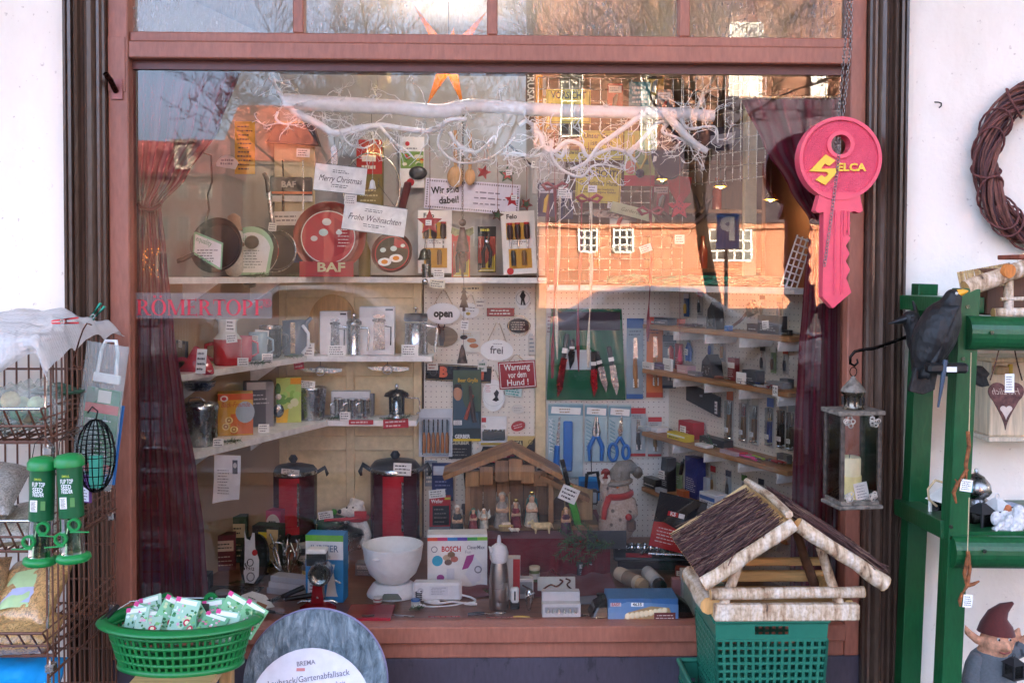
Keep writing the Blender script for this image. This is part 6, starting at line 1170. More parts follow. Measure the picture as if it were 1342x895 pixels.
pw=Thing('paper_sheet','hanging white letter sheet with a portrait print below the shelf','letter',298,596,LY(300,.23),rz=-8); b=pw.p('sheet'); b.grid(lambda u,v:(-17+36*u-3*v*v,-2+6*v*v*math.sin(u*3),-v*58-6*(1-u)*v*v),8,12,('#e9e9ea','paper')); pr=pw.p('print'); pr.scrib(-13,4,-52,-18,-3.2,('#5a5a62','paper'),9,3,.25); pr.quad(8,15,-24,-6,-3,('#55565c','paper')); pr.disc(11.5,-13,2.6,3.6,-3.3,-3.1,('#c9c4c0','paper'),12)
# ================= display floor, kitchen side =================
def urn(lb,px,py,r,h,tagx):
    T=FT('hot_drink_urn',lb,'urn',px,py,group='red hot drink urns on the display floor'); m=('#4a1c28','gloss'); T.p('base').lathe([(r*.98,0),(r,3),(r*.96,9)],('#1c1a1e','plast'),n=36); T.p('body').lathe([(r*.95,9),(r*.95,h*.86)],m,n=40,cap=False); T.p('front_panel').grid(lambda u,v:(r*.965*math.sin(-.42+.84*u),-r*.965*math.cos(-.42+.84*u),10+v*(h*.86-12)),8,2,('#b81f30','gloss')); T.p('sight_tube').cyl((r*.36,-r*.98,h*.22),(r*.36,-r*.98,h*.78),1.4,CHR,n=8)
    T.p('collar').lathe([(r*.97,h*.86),(r*.98,h*.9),(r*.9,h*.93)],STEEL,n=36); T.p('lid').lathe([(r*.96,h*.91),(r*.8,h*.97),(r*.3,h),(r*.2,h)],('#2a272c','plast'),n=36); T.p('knob').lathe([(r*.12,h),(r*.2,h+5),(r*.1,h+10)],('#1c1a1e','plast'),n=16)
    for s in(-1,1): T.p('handle').tube([(s*r*.9,0,h*.86),(s*r*1.25,0,h*.93),(s*r*1.35,0,h*.85),(s*r*1.3,0,h*.8)],[3,3.6,3,1.6],('#1c1a1e','plast'),8)
    T.p('tap').tube([(r*.0,-r,h*.1),(0,-r-8,h*.1),(0,-r-9,h*.05)],[3,3,2],('#1c1a1e','plast'),8); card(T,tagx,h*.93,-r*.95,23,16 if tagx>6 else 7,3 if tagx>6 else 6,rows=3); return T
urn('dark red hot drink urn beside the pink gift box, black knob lid',384,703,33,98,2); urn('dark red hot drink urn behind the white mixing bowl',518,712,34,112,12)
T=FT('pink_box','small pink gift carton with a white round label','box',357,702,rz=-10); T.loc=at(357,FLZ+.03,rayY(357,712,FLZ)); pr=carton(T,28,36,20,'#c24a78'); pr.disc(4,20,9,12,-.4,-.1,('#ece6e2','paper'),20); pr.scrib(-2,10,15,25,-.6,INKP,2,3,.4); card(T,-4,3,-12,18,13,8,seed=2); T.p('plinth_block').box(-14,14,-10,10,-9,0,('#5a4a42','paper'))
bs_=FT('bread_knife_box','long dark knife carton lying slantwise behind the urns','box',452,700,rz=0); bs_.p('carton').M=Matrix.Identity(4); b=bs_.p('case'); b.M=Matrix.Translation((-2,6,46))@Matrix.Rotation(R(-24),4,'Y'); b.box(-52,52,-4,4,-6,6,('#4c4a4e','paper'),.3); bs_.p('stand').box(-6,6,4,10,0,44,('#5a5458','paper')); bs_.p('back_card').box(10,42,10,14,0,72,('#9aa2b4','paper'))
T=FT('green_casserole','dark green enamel casserole with lid and white price card','pot',437,706); T.p('body').lathe([(20,0),(22,3),(22,22)],('#1f4a34','gloss'),n=32); T.p('lid').lathe([(23,22),(22,26),(8,31),(3,32)],('#1f4a34','gloss'),n=32); T.p('knob').lathe([(3,32),(5,36),(2,39)],('#4a9a3a','gloss'),n=14); T.p('handle').tube([(20,-4,18),(28,-6,16),(28,-6,8)],2.4,('#1f4a34','gloss'),8); card(T,-8,35,-16,19,10,-8)
PB_=FT('plush_bear','white plush polar bear with red scarf sitting by the urn','toy',468,714); b=PB_.p('body'); FL=mat('#e8e4dc','fluff'); along(b,[(0,4,14,15),(0,3,30,13),(-2,0,46,13)],FL); along(b,[(-6,-8,46,8),(-16,-10,46,5.5),(-19,-11,46,4)],FL); along(b,[(6,-6,56,4.5),(-7,4,58,4)],FL); along(b,[(10,-8,28,6),(15,-14,16,6)],FL); along(b,[(8,-10,8,8),(14,-16,4,8)],FL); along(b,[(-8,-10,8,8),(-10,-16,4,7)],FL); b.remesh(.007,3); PB_.p('nose').ell((-21,-13,47),(3,3,3),INKP,10,7); PB_.p('scarf').tube([(13*math.cos(t),13*math.sin(t)+1,36) for t in [i*PI/10 for i in range(21)]],3.4,('#b3222c','cloth'),8,cap=False); PB_.p('hat').prism([(-2,38),(14,38),(14,48),(-2,48)],-15,-13.4,('#b3222c','cloth'))
for x in(-12,-4): PB_.p('eye').ell((x,-12,52),1.3,INKP,6,5)
T=FT('steel_pan','shallow steel pan with glass lid and red handles','pot',452,716); T.p('body').lathe([(26,0),(28,3),(28,18)],CHR,n=32,cap=True); T.p('lid').lathe([(29,18),(26,23),(10,27),(3,28)],('#cfd6d6','glass'),n=32); T.p('lid_knob').lathe([(2,28),(9,33),(9,36),(4,38)],STEEL,n=16); T.p('red_handle').tube([(-26,-6,36),(0,-10,38),(22,-8,40)],[2,2.4,2],('#b3222c','plast'),8)
T=FT('juicer_box','blue and white kitchen appliance carton lettered JUPITER','box',428,785,rz=-6); pr=carton(T,50,88,26,'#2f8cc8'); pr.quad(-25,25,56,80,0,('#dce3e8','paper')); pr.quad(-25,25,80,88,0,('#6ab83a','paper')); pr.text('JUPITER',0,70,9,-.2,('#4a6a8a','paper'),.01,width=38); pr.text('Handmuehle',-4,60,5,-.2,('#5a6a7a','paper'),0,width=24); pr.prism([(2,8),(18,8),(16,14),(12,40),(14,50),(4,50),(6,36)],-.5,-.2,('#dfe2e0','paper')); pr.tube([(14,-.6,30),(22,-.6,26)],1.5,('#b9bcba','metal'),6); pr.quad(-22,0,4,30,-.1,('#e6e8ea','paper')); pr.scrib(-20,-2,6,28,-.3,INK,5,2)
T=FT('hand_grinder','red cast hand grinder with clear drum and suction foot','grinder',416,799); RG=('#9a1a24','gloss'); T.p('foot').lathe([(24,0),(24,4),(16,9),(8,11)],RG,n=28,sy=.7); T.p('column').add([(x*w_,y*6,z) for z,w_ in((8,9),(34,6)) for x,y in((-1,-1),(1,-1),(1,1),(-1,1))],[(0,1,5,4),(1,2,6,5),(2,3,7,6),(3,0,4,7),(4,5,6,7)],RG); T.p('lever').tube([(-26,-4,10),(-20,-4,13),(20,-4,13),(26,-4,10)],1.6,CHR,6); T.p('drum').ring(4,50,15,12,-14,8,STEEL,28); T.p('drum_face').disc(4,50,12,12,-6,-4,('#9aa09c','metal'),28); T.p('hub').lathe([(0.1,0),(4,0)],STEEL); T.p('hopper').box(-14,12,-8,8,60,76,('#8f8a84','glass'),.5); T.p('hopper_lid').box(-14,12,-9,9,76,82,('#f0f0ee','paper')); T.p('screw').ell((0,-7,18),1.6,CHR,8,6)
T=FT('kitchen_scale','white kitchen scale with large round mixing bowl on top','scale',515,779); WP=('#eef0f0','plast'); T.p('base').lathe([(34,0),(34.5,2),(33,6),(27,15),(24,17)],WP,n=40,sy=.85); T.p('display').prism([(-14,3),(14,3),(9,9.5),(-9,9.5)],-31.5,-27,('#7a8278','paper')); T.p('bowl').lathe([(14,17),(20,19),(31,30),(37,46),(39.5,64),(40,67),(38.5,67),(36,46),(28,30),(14,21)],WP,n=48); T.p('lip').ell((-18,-35,56),(6,2,2),WP,12,6)
T=FT('flat_scale','flat dark red glass kitchen scale lying on the floor','scale',487,803,rz=-2); T.p('plate').box(-30,30,-40,14,2,7,('#96202c','gloss'),1); T.p('feet').box(-24,24,-34,8,0,2,BLKM); T.p('display').box(-8,8,-36,-28,7,7.4,('#5a1018','gloss'),0)
T=FT('hand_mixer_box','white hand mixer carton with rainbow strip and red lettering','box',600,766,rz=2); pr=carton(T,78,70,28,'#eeece8')
for i,c in enumerate(('#d8502c','#c83a6a','#3a8ac8','#5a4aa8','#4aa84a','#8ac83a')): pr.quad(-39+13*i,-26+13*i,62,66.5,-.05,(c,'paper'))
pr.text('BOSCH',-8,51,7,-.2,('#c8242c','paper'),.03,width=25); pr.ring(-30,51,4.2,3.2,-.3,-.1,('#8a8a90','paper'),18); pr.text('CleverMixx',24,53,5,-.2,('#6a6a74','paper'),.01,width=23); pr.text('Fun',14,47,4,-.2,('#9a9aa4','paper'),0); pr.disc(-26,36,7,7,-.3,-.1,('#3ab0d0','paper'),20)
pr.prism([(6,24),(12,42),(22,44),(20,36),(14,26)],-.4,-.2,('#a83a8a','paper')); pr.prism([(14,26),(22,42),(32,30),(30,10),(20,4),(10,18)],-.35,-.15,('#e3e3e8','paper')); pr.ring(27,24,5,3.4,-.6,-.4,('#8a8a92','paper'),14); pr.quad(-14,-4,10,26,-.2,('#d9d9de','paper'))
for x,z,c in((-26,8,'#d9a84a'),(-34,8,'#c9a03a'),(-22,14,'#a03a8a'),(-14,40,'#c8b090'),(-8,44,'#8a6a4a'),(-4,38,'#b8685a'),(-12,34,'#7a5a4a')): pr.disc(x,z,5,4,-.5,-.3,(c,'paper'),12)
T=FT('solder_pack','red and black soldering iron pack with price card on top','tool pack',577,712,rz=4); T.loc=at(577,FLZ+.07,rayY(577,712,FLZ)+.06); pr=carton(T,28,40,12,'#b8222a'); pr.text('Weller',-4,34,5,-.2,WHP_,.02,width=16); pr.quad(-10,12,2,28,-.1,('#201c1e','paper')); pr.quad(6,14,36,39,-.1,('#d8c83a','paper')); pr.scrib(-8,10,4,26,-.2,('#8a7a72','paper'),4,1,.3); card(T,-4,44,-6,22,11,-5); T.p('stand_block').box(-14,14,-5,6,-22,0,('#8a8d92','paper'))
T=FT('charger_unit','long white mains charger block with coiled cable and plugs','charger',574,785); WPl=('#e9e9ec','plast'); T.p('body').box(-32,32,-10,10,0,24,WPl,3); T.p('socket').ring(-22,14,4,2,-11,-10,('#c9c9d0','plast'),16); b=T.p('label'); b.quad(-10,14,8,20,-10.3,('#dfe0e6','paper')); b.scrib(-8,12,9,19,-10.5,('#8a8a94','paper'),5,2,.3); T.p('cable').tube(cat([(32,-2,6),(44,-6,4),(50,-14,2),(40,-22,1.5),(20,-16,1.5),(0,-22,1.5),(-16,-14,1.5),(-8,-10,1.5)],6),1.4,WPl,6); T.p('cable').tube(cat([(38,-20,2),(20,-30,1.5),(-6,-34,1.5),(-20,-30,1.5)],6),1,WPl,6)
for x,y in((-22,-32),(-4,-16),(44,-26)): T.p('plug').tube([(x-8,y,2),(x,y,2.6),(x+8,y-2,2.4)],[1.2,2.6,1.6],WPl,8)
b=T.p('coil'); b.tube([(-24+4*math.cos(t*2),-12+3*math.sin(t*2),14-t*.8) for t in [i*.4 for i in range(44)]],.8,('#55555c','plast'),4)
T=FT('insulated_bottle','brushed steel cream whipper bottle with white head','bottle',655,797); T.p('body').lathe([(12.5,0),(13,2),(13,36),(11,56),(10,62)],mat('#b9b2ac','brush'),n=32); T.p('head').lathe([(10,62),(12,66),(12.5,74),(10,82),(5,86)],WPl,n=28); T.p('nozzle').lathe([(3,86),(2.6,92),(1.6,97)],WPl,n=14); T.p('lever').tube([(-8,-6,80),(-12,-9,84),(-10,-9,76)],2.2,WPl,8)
T=FT('whipper_box','red and white carton standing behind the steel whipper','box',668,783,rz=-4); pr=carton(T,30,54,18,'#d9d6d4'); pr.quad(-15,-6,0,54,-.1,('#b8242c','paper')); pr.quad(6,15,0,54,-.1,('#b8242c','paper'))
T=FT('kitchen_lighter','black and white cap lighter standing by the whipper','lighter',676,797); T.p('body').box(-6,6,-5,5,0,8,('#1f1e20','plast'),1); T.p('sleeve').box(-5.5,5.5,-4.5,4.5,8,28,('#ecebe8','plast'),2); T.p('slot').box(-1,1,-4.9,-4.4,12,24,INKP,.3)
T=FT('drill_bit_box','small grey carton with tool photo next to the lighter','box',690,782,rz=3); pr=carton(T,20,26,14,'#c4c2c0'); pr.quad(-8,8,6,22,-.1,('#8a8a8c','paper')); pr.tube([(-5,-.5,18),(6,-.5,12)],1.2,('#4a2a2a','paper'),5)
T=FT('icing_nozzle','shiny chrome screw-type nozzle lying on the floor','nozzle',695,800); T.p('body').lathe([(2,0),(3.5,6),(5,14),(5,20),(6,22)],CHR,n=20); T.p('thread').lathe([(5.6,22),(6,24),(4,28)],STEEL,n=20); T.p('pin').cyl((-4,-4,20),(7,-6,26),1.6,CHR,n=8)
T=FT('nozzle_set','white tray carton with a row of small steel nozzles','box',737,807); pr=carton(T,50,20,26,'#e9e9ea'); T.p('lid_carton').box(-25,25,0,14,20,32,('#d9d9dc','paper'),.3); pr.quad(-22,22,9,16,-.05,('#b4b6ba','paper'))
for i in range(6): T.p('nozzle').lathe([(2.2,0),(1.2,6)],STEEL,c=(-18+i*7.2,-15),n=10); 
for i,bb in enumerate([x for x in ALL if x.T is T and x.name=='nozzle']): bb.v=[(x,y,z+9*T.u) for x,y,z in bb.v]
T=FT('lizard_plaque','small picture tile with bronze lizards on a wire hanger','plaque',731,776,rx=-10); T.p('tile').box(-25,25,-2,2,0,20,('#d5d5cc','paper'),.4); b=T.p('lizard'); b.tube(cat([(-18,-3,4),(-8,-4,10),(0,-4,8),(8,-4,14),(4,-4,17)],5),1.2,('#7a4a3a','metal'),6); b=T.p('lizard'); b.tube(cat([(20,-3,4),(14,-4,10),(18,-4,15),(12,-4,18)],5),1.1,('#7a4a3a','metal'),6); T.p('hanger').tube([(-12,0,20),(-8,0,28),(-6,0,30),(0,0,24),(6,0,20)],.5,('#6a4a42','metal'),4)
T=FT('loaf_tin','long black baking tin banded with a blue bread picture card','baking tin',842,806); T.p('tin').add([(x*70 if 1 else 0,y*22,0) for x,y in((-1,-1),(1,-1),(1,1),(-1,1))]+[(x*62,y*18,16) for x,y in((-1,-1),(1,-1),(1,1),(-1,1))]+[(x*50,y*12,26) for x,y in((-1,-1),(1,-1),(1,1),(-1,1))],[(3,2,1,0),(8,9,10,11)]+[(a+i,a+(i+1)%4,a+4+(i+1)%4,a+4+i) for a in(0,4) for i in range(4)],('#1c1d20','gloss')); T._own=None
for x in [bb for bb in ALL if bb.T is T and bb.name=='tin']: x.mods.append(('BEVEL',dict(width=.012,segments=3)))
sl_=T.p('card_sleeve'); sl_.box(-46,46,-24,20,0,30,('#5a8fc8','paper'),1); pr=T.p('print'); pr.M=Matrix.Translation((0,-24.4,0)); pr.prism([(-46,0),(-46,18),(-20,26),(46,22),(46,0)],-.05,.05,('#8ab4dc','paper')); pr.prism([(-26,2),(-20,12),(10,20),(34,18),(38,6),(20,2)],-.3,-.1,('#d9bb8a','paper')); 
for i in range(9): pr.ell((-20+i*6,-.6,7+i*.9),(4,.6,4.5),('#e6d0a6','paper'),8,6)
pr.quad(14,42,1,12,-1.4,('#6a2f2c','paper')); pr.scrib(16,40,3,10,-1.5,('#d9c0b4','paper'),2,3); pr.quad(-43,-29,20,25,-.5,('#e3e0e4','paper')); pr.text('EASY',-36,22.5,4,-.7,('#b83a3a','paper'),.02,width=11); pr.quad(-16,0,20,25,-.6,WHP_); pr.text('4635',-8,22.5,4,-.8,INKP,.02,width=12)
for px,rz_,c,lb in((832,14,'#c9bda8','cream labelled spray can lying behind the loaf tin'),(861,-6,'#b9bfc2','silver spray can with black cap lying behind the loaf tin')):
    Yc=rayY(px,772,FLZ); T=Thing('spray_can',lb,'can',loc=at(px,FLZ+.035,Yc),u=U(Yc),rz=rz_,group='spray cans on the display floor'); T.p('body').tube([(-8,30,2),(-6,20,2),(4,-14,0)],[9,9.5,9.5],(c,'plast'),20); T.p('cap').tube([(4,-14,0),(6,-22,-1)],[9,8.6],('#c9ad88' if rz_>0 else '#17181a','plast'),20)
    q=T.p('label_band'); q.tube([(-4,12,1.4),(2,-8,.4)],[9.8,9.8],('#8a7a6a' if rz_>0 else '#d5d5d2','paper'),20,cap=False)
ycard('red price strip before the mixer charger',583,FLZ+.001,.06,43,1.2,3,RED,1); ycard('red price strip at the foot of the whipper',660,FLZ+.001,.05,44,1.2,4,RED,1)
for s,(px,py,rz_) in enumerate(((536,800,20),(631,775,-20),(390,775,60))): sprig(['loose fir tuft before the flat scale','fir sprig beside the charger cable','fir tuft beside the juicer carton'][s],at(px,FLZ+.006,rayY(px,py,FLZ)),.06+.03*(s==1),4,seed=30+s,rz=rz_)
# left floor corner
T=FT('tagged_pan','small black pan with white bottle-shaped hang tag','pan',324,768,rx=-14,rz=-16); T.p('pan').disc(2,34,20,33,2,8,BLKM,30); b=T.p('hang_tag'); b.prism([(-14,70),(-10,60),(-4,58),(-2,68),(1,68),(4,50),(12,34),(14,14),(8,4),(-4,4),(-8,16),(-9,34),(-11,52)],-2,-1,('#dfe2e2','paper')); b.disc(5,43,4,4,-2.5,-2.1,('#b8242c','paper'),14); b.ring(0,30,5,4,-2.6,-2.2,INKP,16); b.text('1912',1,22,4,-2.4,INKP,.02,width=11); b.ring(3,12,6,4.6,-2.6,-2.2,('#7a7f82','paper'),16)
for i in range(5):
    for j in range(3):
        if (i+j)%2==0: b.quad(-10+i*1.6-1,-8.4+i*1.6-1,18+j*3+i,21+j*3+i,-2.5,INKP)
T=FT('pepper_box','black and kraft coffee box with yellow lid can printed on it','box',343,762,rz=-12); T.loc.y+=.12; pr=carton(T,38,66,22,'#2c2a2a'); pr.quad(2,18,4,62,-.05,('#c4ab7a','paper')); pr.quad(-10,2,8,54,-.1,('#4a3c22','paper')); pr.quad(-10,2,46,58,-.2,('#d8bb2a','paper')); pr.scrib(-8,0,14,40,-.3,('#c9b98a','paper'),5,2,.3); pr.ring(10,40,4,3,-.3,-.1,INKP,14)
T=FT('muffin_tray','dark six-hole muffin tray lying on the floor by the curtain','baking tin',304,785,rz=-6); T.p('plate').box(-40,34,-26,24,8,10,('#1a1a1c','gloss'),.6)
for i in range(3):
    for j in range(2): T.p('cup').lathe([(7,2),(9.5,9),(10.2,10.6),(9,10.4),(6.5,4)],('#26262a','gloss'),c=(-24+i*22,-13+j*24),n=18)
T=FT('knife_tag_pair','two black handled knives fanned under a white product tag','knives',345,792); 
for a,l in((22,48),(8,58)): b=T.p('knife'); b.M=Matrix.Translation((8,-4,5))@Matrix.Rotation(R(-a),4,'Y'); b.tube([(l*.35,0,0),(l,2,0)],[3,3.6],BLKM,8); b.box(-24,l*.35,-.6,.6,-2,3,STEEL,.2)
b=T.p('product_tag'); b.M=Matrix.Translation((-4,-14,4))@Matrix.Rotation(R(22),4,'Y')@Matrix.Rotation(R(-60),4,'X'); b.prism([(-22,-12),(-26,4),(-16,16),(2,18),(26,2),(24,-12)],-.4,0,('#e6e6e2','paper')); b.quad(-4,10,-4,4,-.7,('#a86a3a','paper')); b.scrib(-18,-6,-8,8,-.7,INK,3,1); b.scrib(0,20,-10,-6,-.7,INK,1,2)
T=FT('cutlery_bundle','glass jar of tangled steel tongs and whisks beside the urn','utensils',374,760); T.p('jar').lathe([(22,0),(23,20)],('#dfe6e6','glass'),n=24,cap=False)
for i in range(11): a=rnd.uniform(-.9,.9); T.p('utensil').tube(cat([(rnd.uniform(-8,8),rnd.uniform(-8,8),3),(a*18,rnd.uniform(-6,6),18),(a*34,rnd.uniform(-10,6),30+rnd.uniform(0,22)),(a*34+rnd.uniform(-10,10),rnd.uniform(-8,6),40+rnd.uniform(0,20))],4),1.3,STEEL,6)
T=FT('whisk_cartons','stack of long pale grey cartons lying beneath the utensils','box',385,778,rz=-20); 
for i in range(3): T.p('carton').box(-36+i*3,36-i*2,-10,10,i*8,i*8+7.6,(('#b4b3b8','#c4c2c4','#a9a8ae')[i],'paper'),.3)
for i in range(3): sprig(['fir branch lying dark before the red curtain','second fir branch near the muffin tray','fir branch behind the tagged pan'][i],at(272+i*26,FLZ+.01,.25+.2*i),.14,6,seed=40+i,rz=20*i)
fl=Thing('fairy_lights','string of tiny warm fairy lights on the dark red curtain','fairy lights',195,340,.02); wv=[(rnd.uniform(-12,16),0,rnd.uniform(-24,18)) for i in range(22)]; fl.p('wire').tube(wv,.25,('#3a2a22','plast'),3)
for p in wv: fl.p('bulb').ell(p,.55,mat('#ff8a2a','emit'),6,4)
# ================= pegboard signs =================
def hangsign(lb,px,py,w,h,col,txt,rot=0,oval=False,ink=INKP,sz=9,cord=16,tw=None,bold=.02,Yo=0):
    T=Thing('door_sign',lb,'sign',px,py,PY-Yo,tilt=rot,group='small signs on the white pegboard')
    if oval: T.p('board').disc(0,0,w/2,h/2,-1.6,0,(col,'gloss'),36)
    else: T.p('board').box(-w/2,w/2,-1.6,0,-h/2,h/2,(col,'gloss'),.4)
    b=T.p('lettering'); b.M=Matrix.Translation((0,-2,0))
    for i,t in enumerate(txt): b.text(t,0,(len(txt)-1)*sz*.6-i*sz*1.2,sz,0,ink,bold,0,0,width=(tw[i] if tw else None))
    if cord: T.p('cord').tube([(-w*.3,-1,h*.34),(-2,0,h/2+cord),(2,0,h/2+cord),(w*.3,-1,h*.34)],.6,('#b8a888','cloth'),4); T.p('peg').cyl((0,1,h/2+cord),(0,-5,h/2+cord+1),.8,STEEL,n=6)
    return T,b
hangsign('white oval enamel sign reading open',581,411,44,28,'#eef0f0',['open'],0,True,INKP,10,16,[25],.05,.012)
T,b=hangsign('white oval sign reading frei on a looped cord',651,459,43,28,'#f0f2f0',['frei'],2,True,('#55585c','paper'),10,22,[17]); b.scrib(-6,8,7,10,0,('#8a8f90','paper'),1,1)
T,b=hangsign('dark red enamel sign Warnung vor dem Hund',678,491,49,36,'#9c1c26',['Warnung','vor dem','Hund !'],-4,False,WHP_,8.4,8,[34,24,28],.01,.012); e=T.p('border')
for a in((-23,23,15.6,16.4),(-23,23,-16.4,-15.6),(-23,-22.2,-15.6,15.6),(22.2,23,-15.6,15.6)): e.box(a[0],a[1],-2.1,-1.7,a[2],a[3],WHP_,0)
T,b=hangsign('small dark red strip sign with two white text lines',656,409,36,11,'#96242c',[],0,False,WHP_,4,0); b.scrib(-15,15,-4,4,0,('#efe4dc','paper'),2,2,.4)
T,b=hangsign('black oval brass-edged plate with tiny lines',680,427,31,19,'#232523',[],0,True,WHP_,4,0); b.scrib(-11,11,-6,6,0,('#d9d4bc','paper'),4,3,.35); b.ring(0,0,14,13.4,-.2,0,('#c4b890','metal'),36)
T,b=hangsign('white oval sign with a black standing man silhouette',685,391,20,28,'#e6e6e0',[],0,True,WHP_,4,0); b.prism([(-3,-9),(-2,-1),(-4,3),(-2,7),(-1,10),(2,10),(2,7),(4,4),(2,-1),(4,-9),(1,-9),(0,-3),(-1,-9)],-.2,0,INKP); b.ring(0,0,9,8.4,-.2,0,('#8a8f88','paper'),30)
T,b=hangsign('little white oval sign painted with an insect',615,407,26,20,'#e9ebe8',[],6,True,WHP_,4,10); b.ell((-1,0,-4),(3,.8,2.2),('#c9a83a','paper'),8,6); b.scrib(-9,9,-2,6,0,('#7a7f7c','paper'),2,5,.3)
T,b=hangsign('white oval sign with red rim text and a crouching black figure',647,518,30,42,'#eceeea',[],0,True,WHP_,4,12); b.prism([(-2,-6),(2,-2),(0,3),(4,8),(7,4),(5,-2),(7,-6),(3,-8)],-.2,0,INKP); b.scrib(-11,-4,4,14,0,('#c23a3a','paper'),4,2,.3); b.ring(0,0,14,13.6,-.2,0,('#b8bcb8','paper'),30)
T=Thing('tree_slice','oval wood-grain board with an iron key hanging on it','plaque',579,441,PY); T.p('board').disc(0,0,21,14,-2,0,('#8a7458','woodx'),36); T.p('ring').tube([(4*math.cos(t),-3,16+5*math.sin(t)) for t in [i*PI/8 for i in range(17)]],.8,INKP,5,cap=False); T.p('iron_shape').prism([(-3,10),(3,10),(4,-4),(2,-12),(-2,-12),(-4,-4)],-4,-2.4,('#33241f','rust'))
T=Thing('jute_card','pale card printed with cakes behind the small oval sign','card',616,448,PY); b=T.own(); b.box(-13,13,-1,0,-14,14,('#dcd9cc','paper'),.2); b.ell((2,-1.2,2),(6,.8,3),('#c98a5a','paper'),10,6); b.ell((5,-1.2,-5),(6,.8,3),('#c87a4a','paper'),10,6); b.scrib(-11,4,7,12,-1.2,('#c29a3a','paper'),2,2)
card_=Thing('paper_slip','beige paper slip pinned at the pegboard top with small print','note',619,378,PY); b=card_.own(); b.box(-15,15,-.6,0,-3.4,3.4,('#dccfb0','paper'),.1); b.scrib(-13,13,-2,2,-.8,INK,1,2,.5)
T,b=plaque('address_plate','long black plate with orange letter B half hidden','sign',601,489,PY,86,22,'#221e1f',2,3,kind='gloss'); b.text('B',-20,0,13,0,('#d05a2c','paint'),.06); b.quad(24,33,-7,6,0,('#c4502c','paint')); b.ring(-33,0,5,4,-.2,0,('#4a4644','paint'),14); e=T.p('border')
for a in((-42,42,9.4,10),(-42,42,-10,-9.4)): e.box(a[0],a[1],-2.4,-2.05,a[2],a[3],('#b8a070','paint'),0)
T,pr=blister('survival_knife_pack','tall blister pack with a man portrait and folded knife','tool pack',612,531,PY-.02,37,94,'#26383c',film=False); pr.quad(-18,18,-8,46,0,('#4a5c48','paper')); pr.prism([(-18,-30),(-18,24),(-12,30),(-5,22),(-6,8),(-2,-2),(14,-10),(18,-30)],-.2,-.1,('#3c5664','paper')); pr.ell((-12,-.2,16),(6,.8,10),('#b98a6c','paper'),12,9); pr.prism([(-18,22),(-16,28),(-8,28),(-6,20),(-12,24)],-1.3,-1.1,('#2e241e','paper')); pr.text('Bear Grylls',1,33,5,-.3,('#d8a82e','paper'),.02,width=26); pr.quad(-18,18,-47,-44,-.2,('#d8b82a','paper')); pr.text('GERBER',-6,-41,5,-.3,WHP_,.03,width=20); b=T.p('knife'); b.tube([(4,-4,26),(8,-4,-10),(10,-4,-22)],[1.6,3.4,3],('#4a3a36','plast'),8); b.tube([(8,-4,14),(-2,-4,-18)],[1.4,2.6],('#a84a34','plast'),8); card(T,-12,-22,-6,11,6)
T,pr=blister('chisel_set','clear pack of six wood handled carving chisels','tool pack',571,567,PY-.02,44,63,'#c9cfd4'); pr.quad(-20,20,-26,20,-.05,('#aab2ba','paper'))
for i in range(6): x=-15+i*6; c=T.p('chisel'); c.tube([(x,-3,-26),(x,-3,-20),(x,-3,-4),(x,-3,1)],[2,2.6,2.2,1.2],('#b0703a','wood'),8); c.cyl((x,-3,1),(x,-3,18),.8,('#5a5c60','metal'),n=6)
T,pr=blister('torch_card','white card with a flat dark grey three-lamp torch','tool pack',646,564,PY-.01,36,38,'#e3e4e2',film=False); pr.quad(-15,-9,11,17,0,('#b8242c','paper')); pr.quad(-16,17,-19,-16,0,('#c9a83a','paper')); b=T.p('torch'); b.box(-14,16,-6,-1,-12,0,('#4a5052','plast'),1); 
for i in range(3): T.p('lamp').lathe([(4,0),(4,2)],('#b9bcba','metal'),c=(-8+i*10,-3.5),n=14)
card(T,-12,6,-2,8,5)
T,pr=blister('multi_tool_pack','yellow and black triangular printed tool pack near the post','tool pack',683,589,PY-.02,36,36,'#c4ad6a',film=False); pr.prism([(-18,-18),(18,-18),(18,16),(-4,-10)],-.2,0,('#1e1d1e','paper')); pr.quad(-14,2,4,12,-.2,INKP); pr.text('ZUCA',-6,8,6,-.4,('#d8c89a','paper'),.03,width=14); pr.ring(12,10,3,2,-.3,-.1,('#8a7a3a','paper'),12)
T,pr=blister('gerber_pack','flat black knife pack half hidden by the raclette grill','tool pack',603,586,PY-.01,30,30,'#1f1f20',film=False); pr.text('GERBER',0,6,5,-.2,('#c9c4a8','paper'),.03,width=24); pr.scrib(-12,12,-12,0,-.1,('#8a867a','paper'),3,2)
T,b=hangsign('small red oval sticker tilted on the pegboard',679,558,19,13,'#b03a3c',[],-16,True,WHP_,4,0); b.scrib(-7,7,-3,3,0,('#ecd8d4','paper'),2,3)
T,b=hangsign('faded round white dial sticker above the red oval',679,536,17,12,'#d9d6cc',[],0,True,WHP_,4,0); b.scrib(-6,6,-3,3,0,('#8a867c','paper'),2,4)
T,b=hangsign('teal lettered torn label under the dog warning sign',672,513,24,12,'#c9dcd6',[],8,False,WHP_,4,0); b.scrib(-10,10,-5,5,0,('#3a9a90','paper'),3,4,.5)
rb=Thing('blue_pack','dark blue tool packet hanging low behind the urn','tool pack',580,632,PY-.02); b=rb.own(); b.box(-14,14,-2,0,-24,26,('#2a3866','paper'),.3); b.quad(-12,12,10,22,-2.3,('#c9ccd6','paper')); b.scrib(-10,10,-16,4,-2.3,('#8a93b4','paper'),4,3)
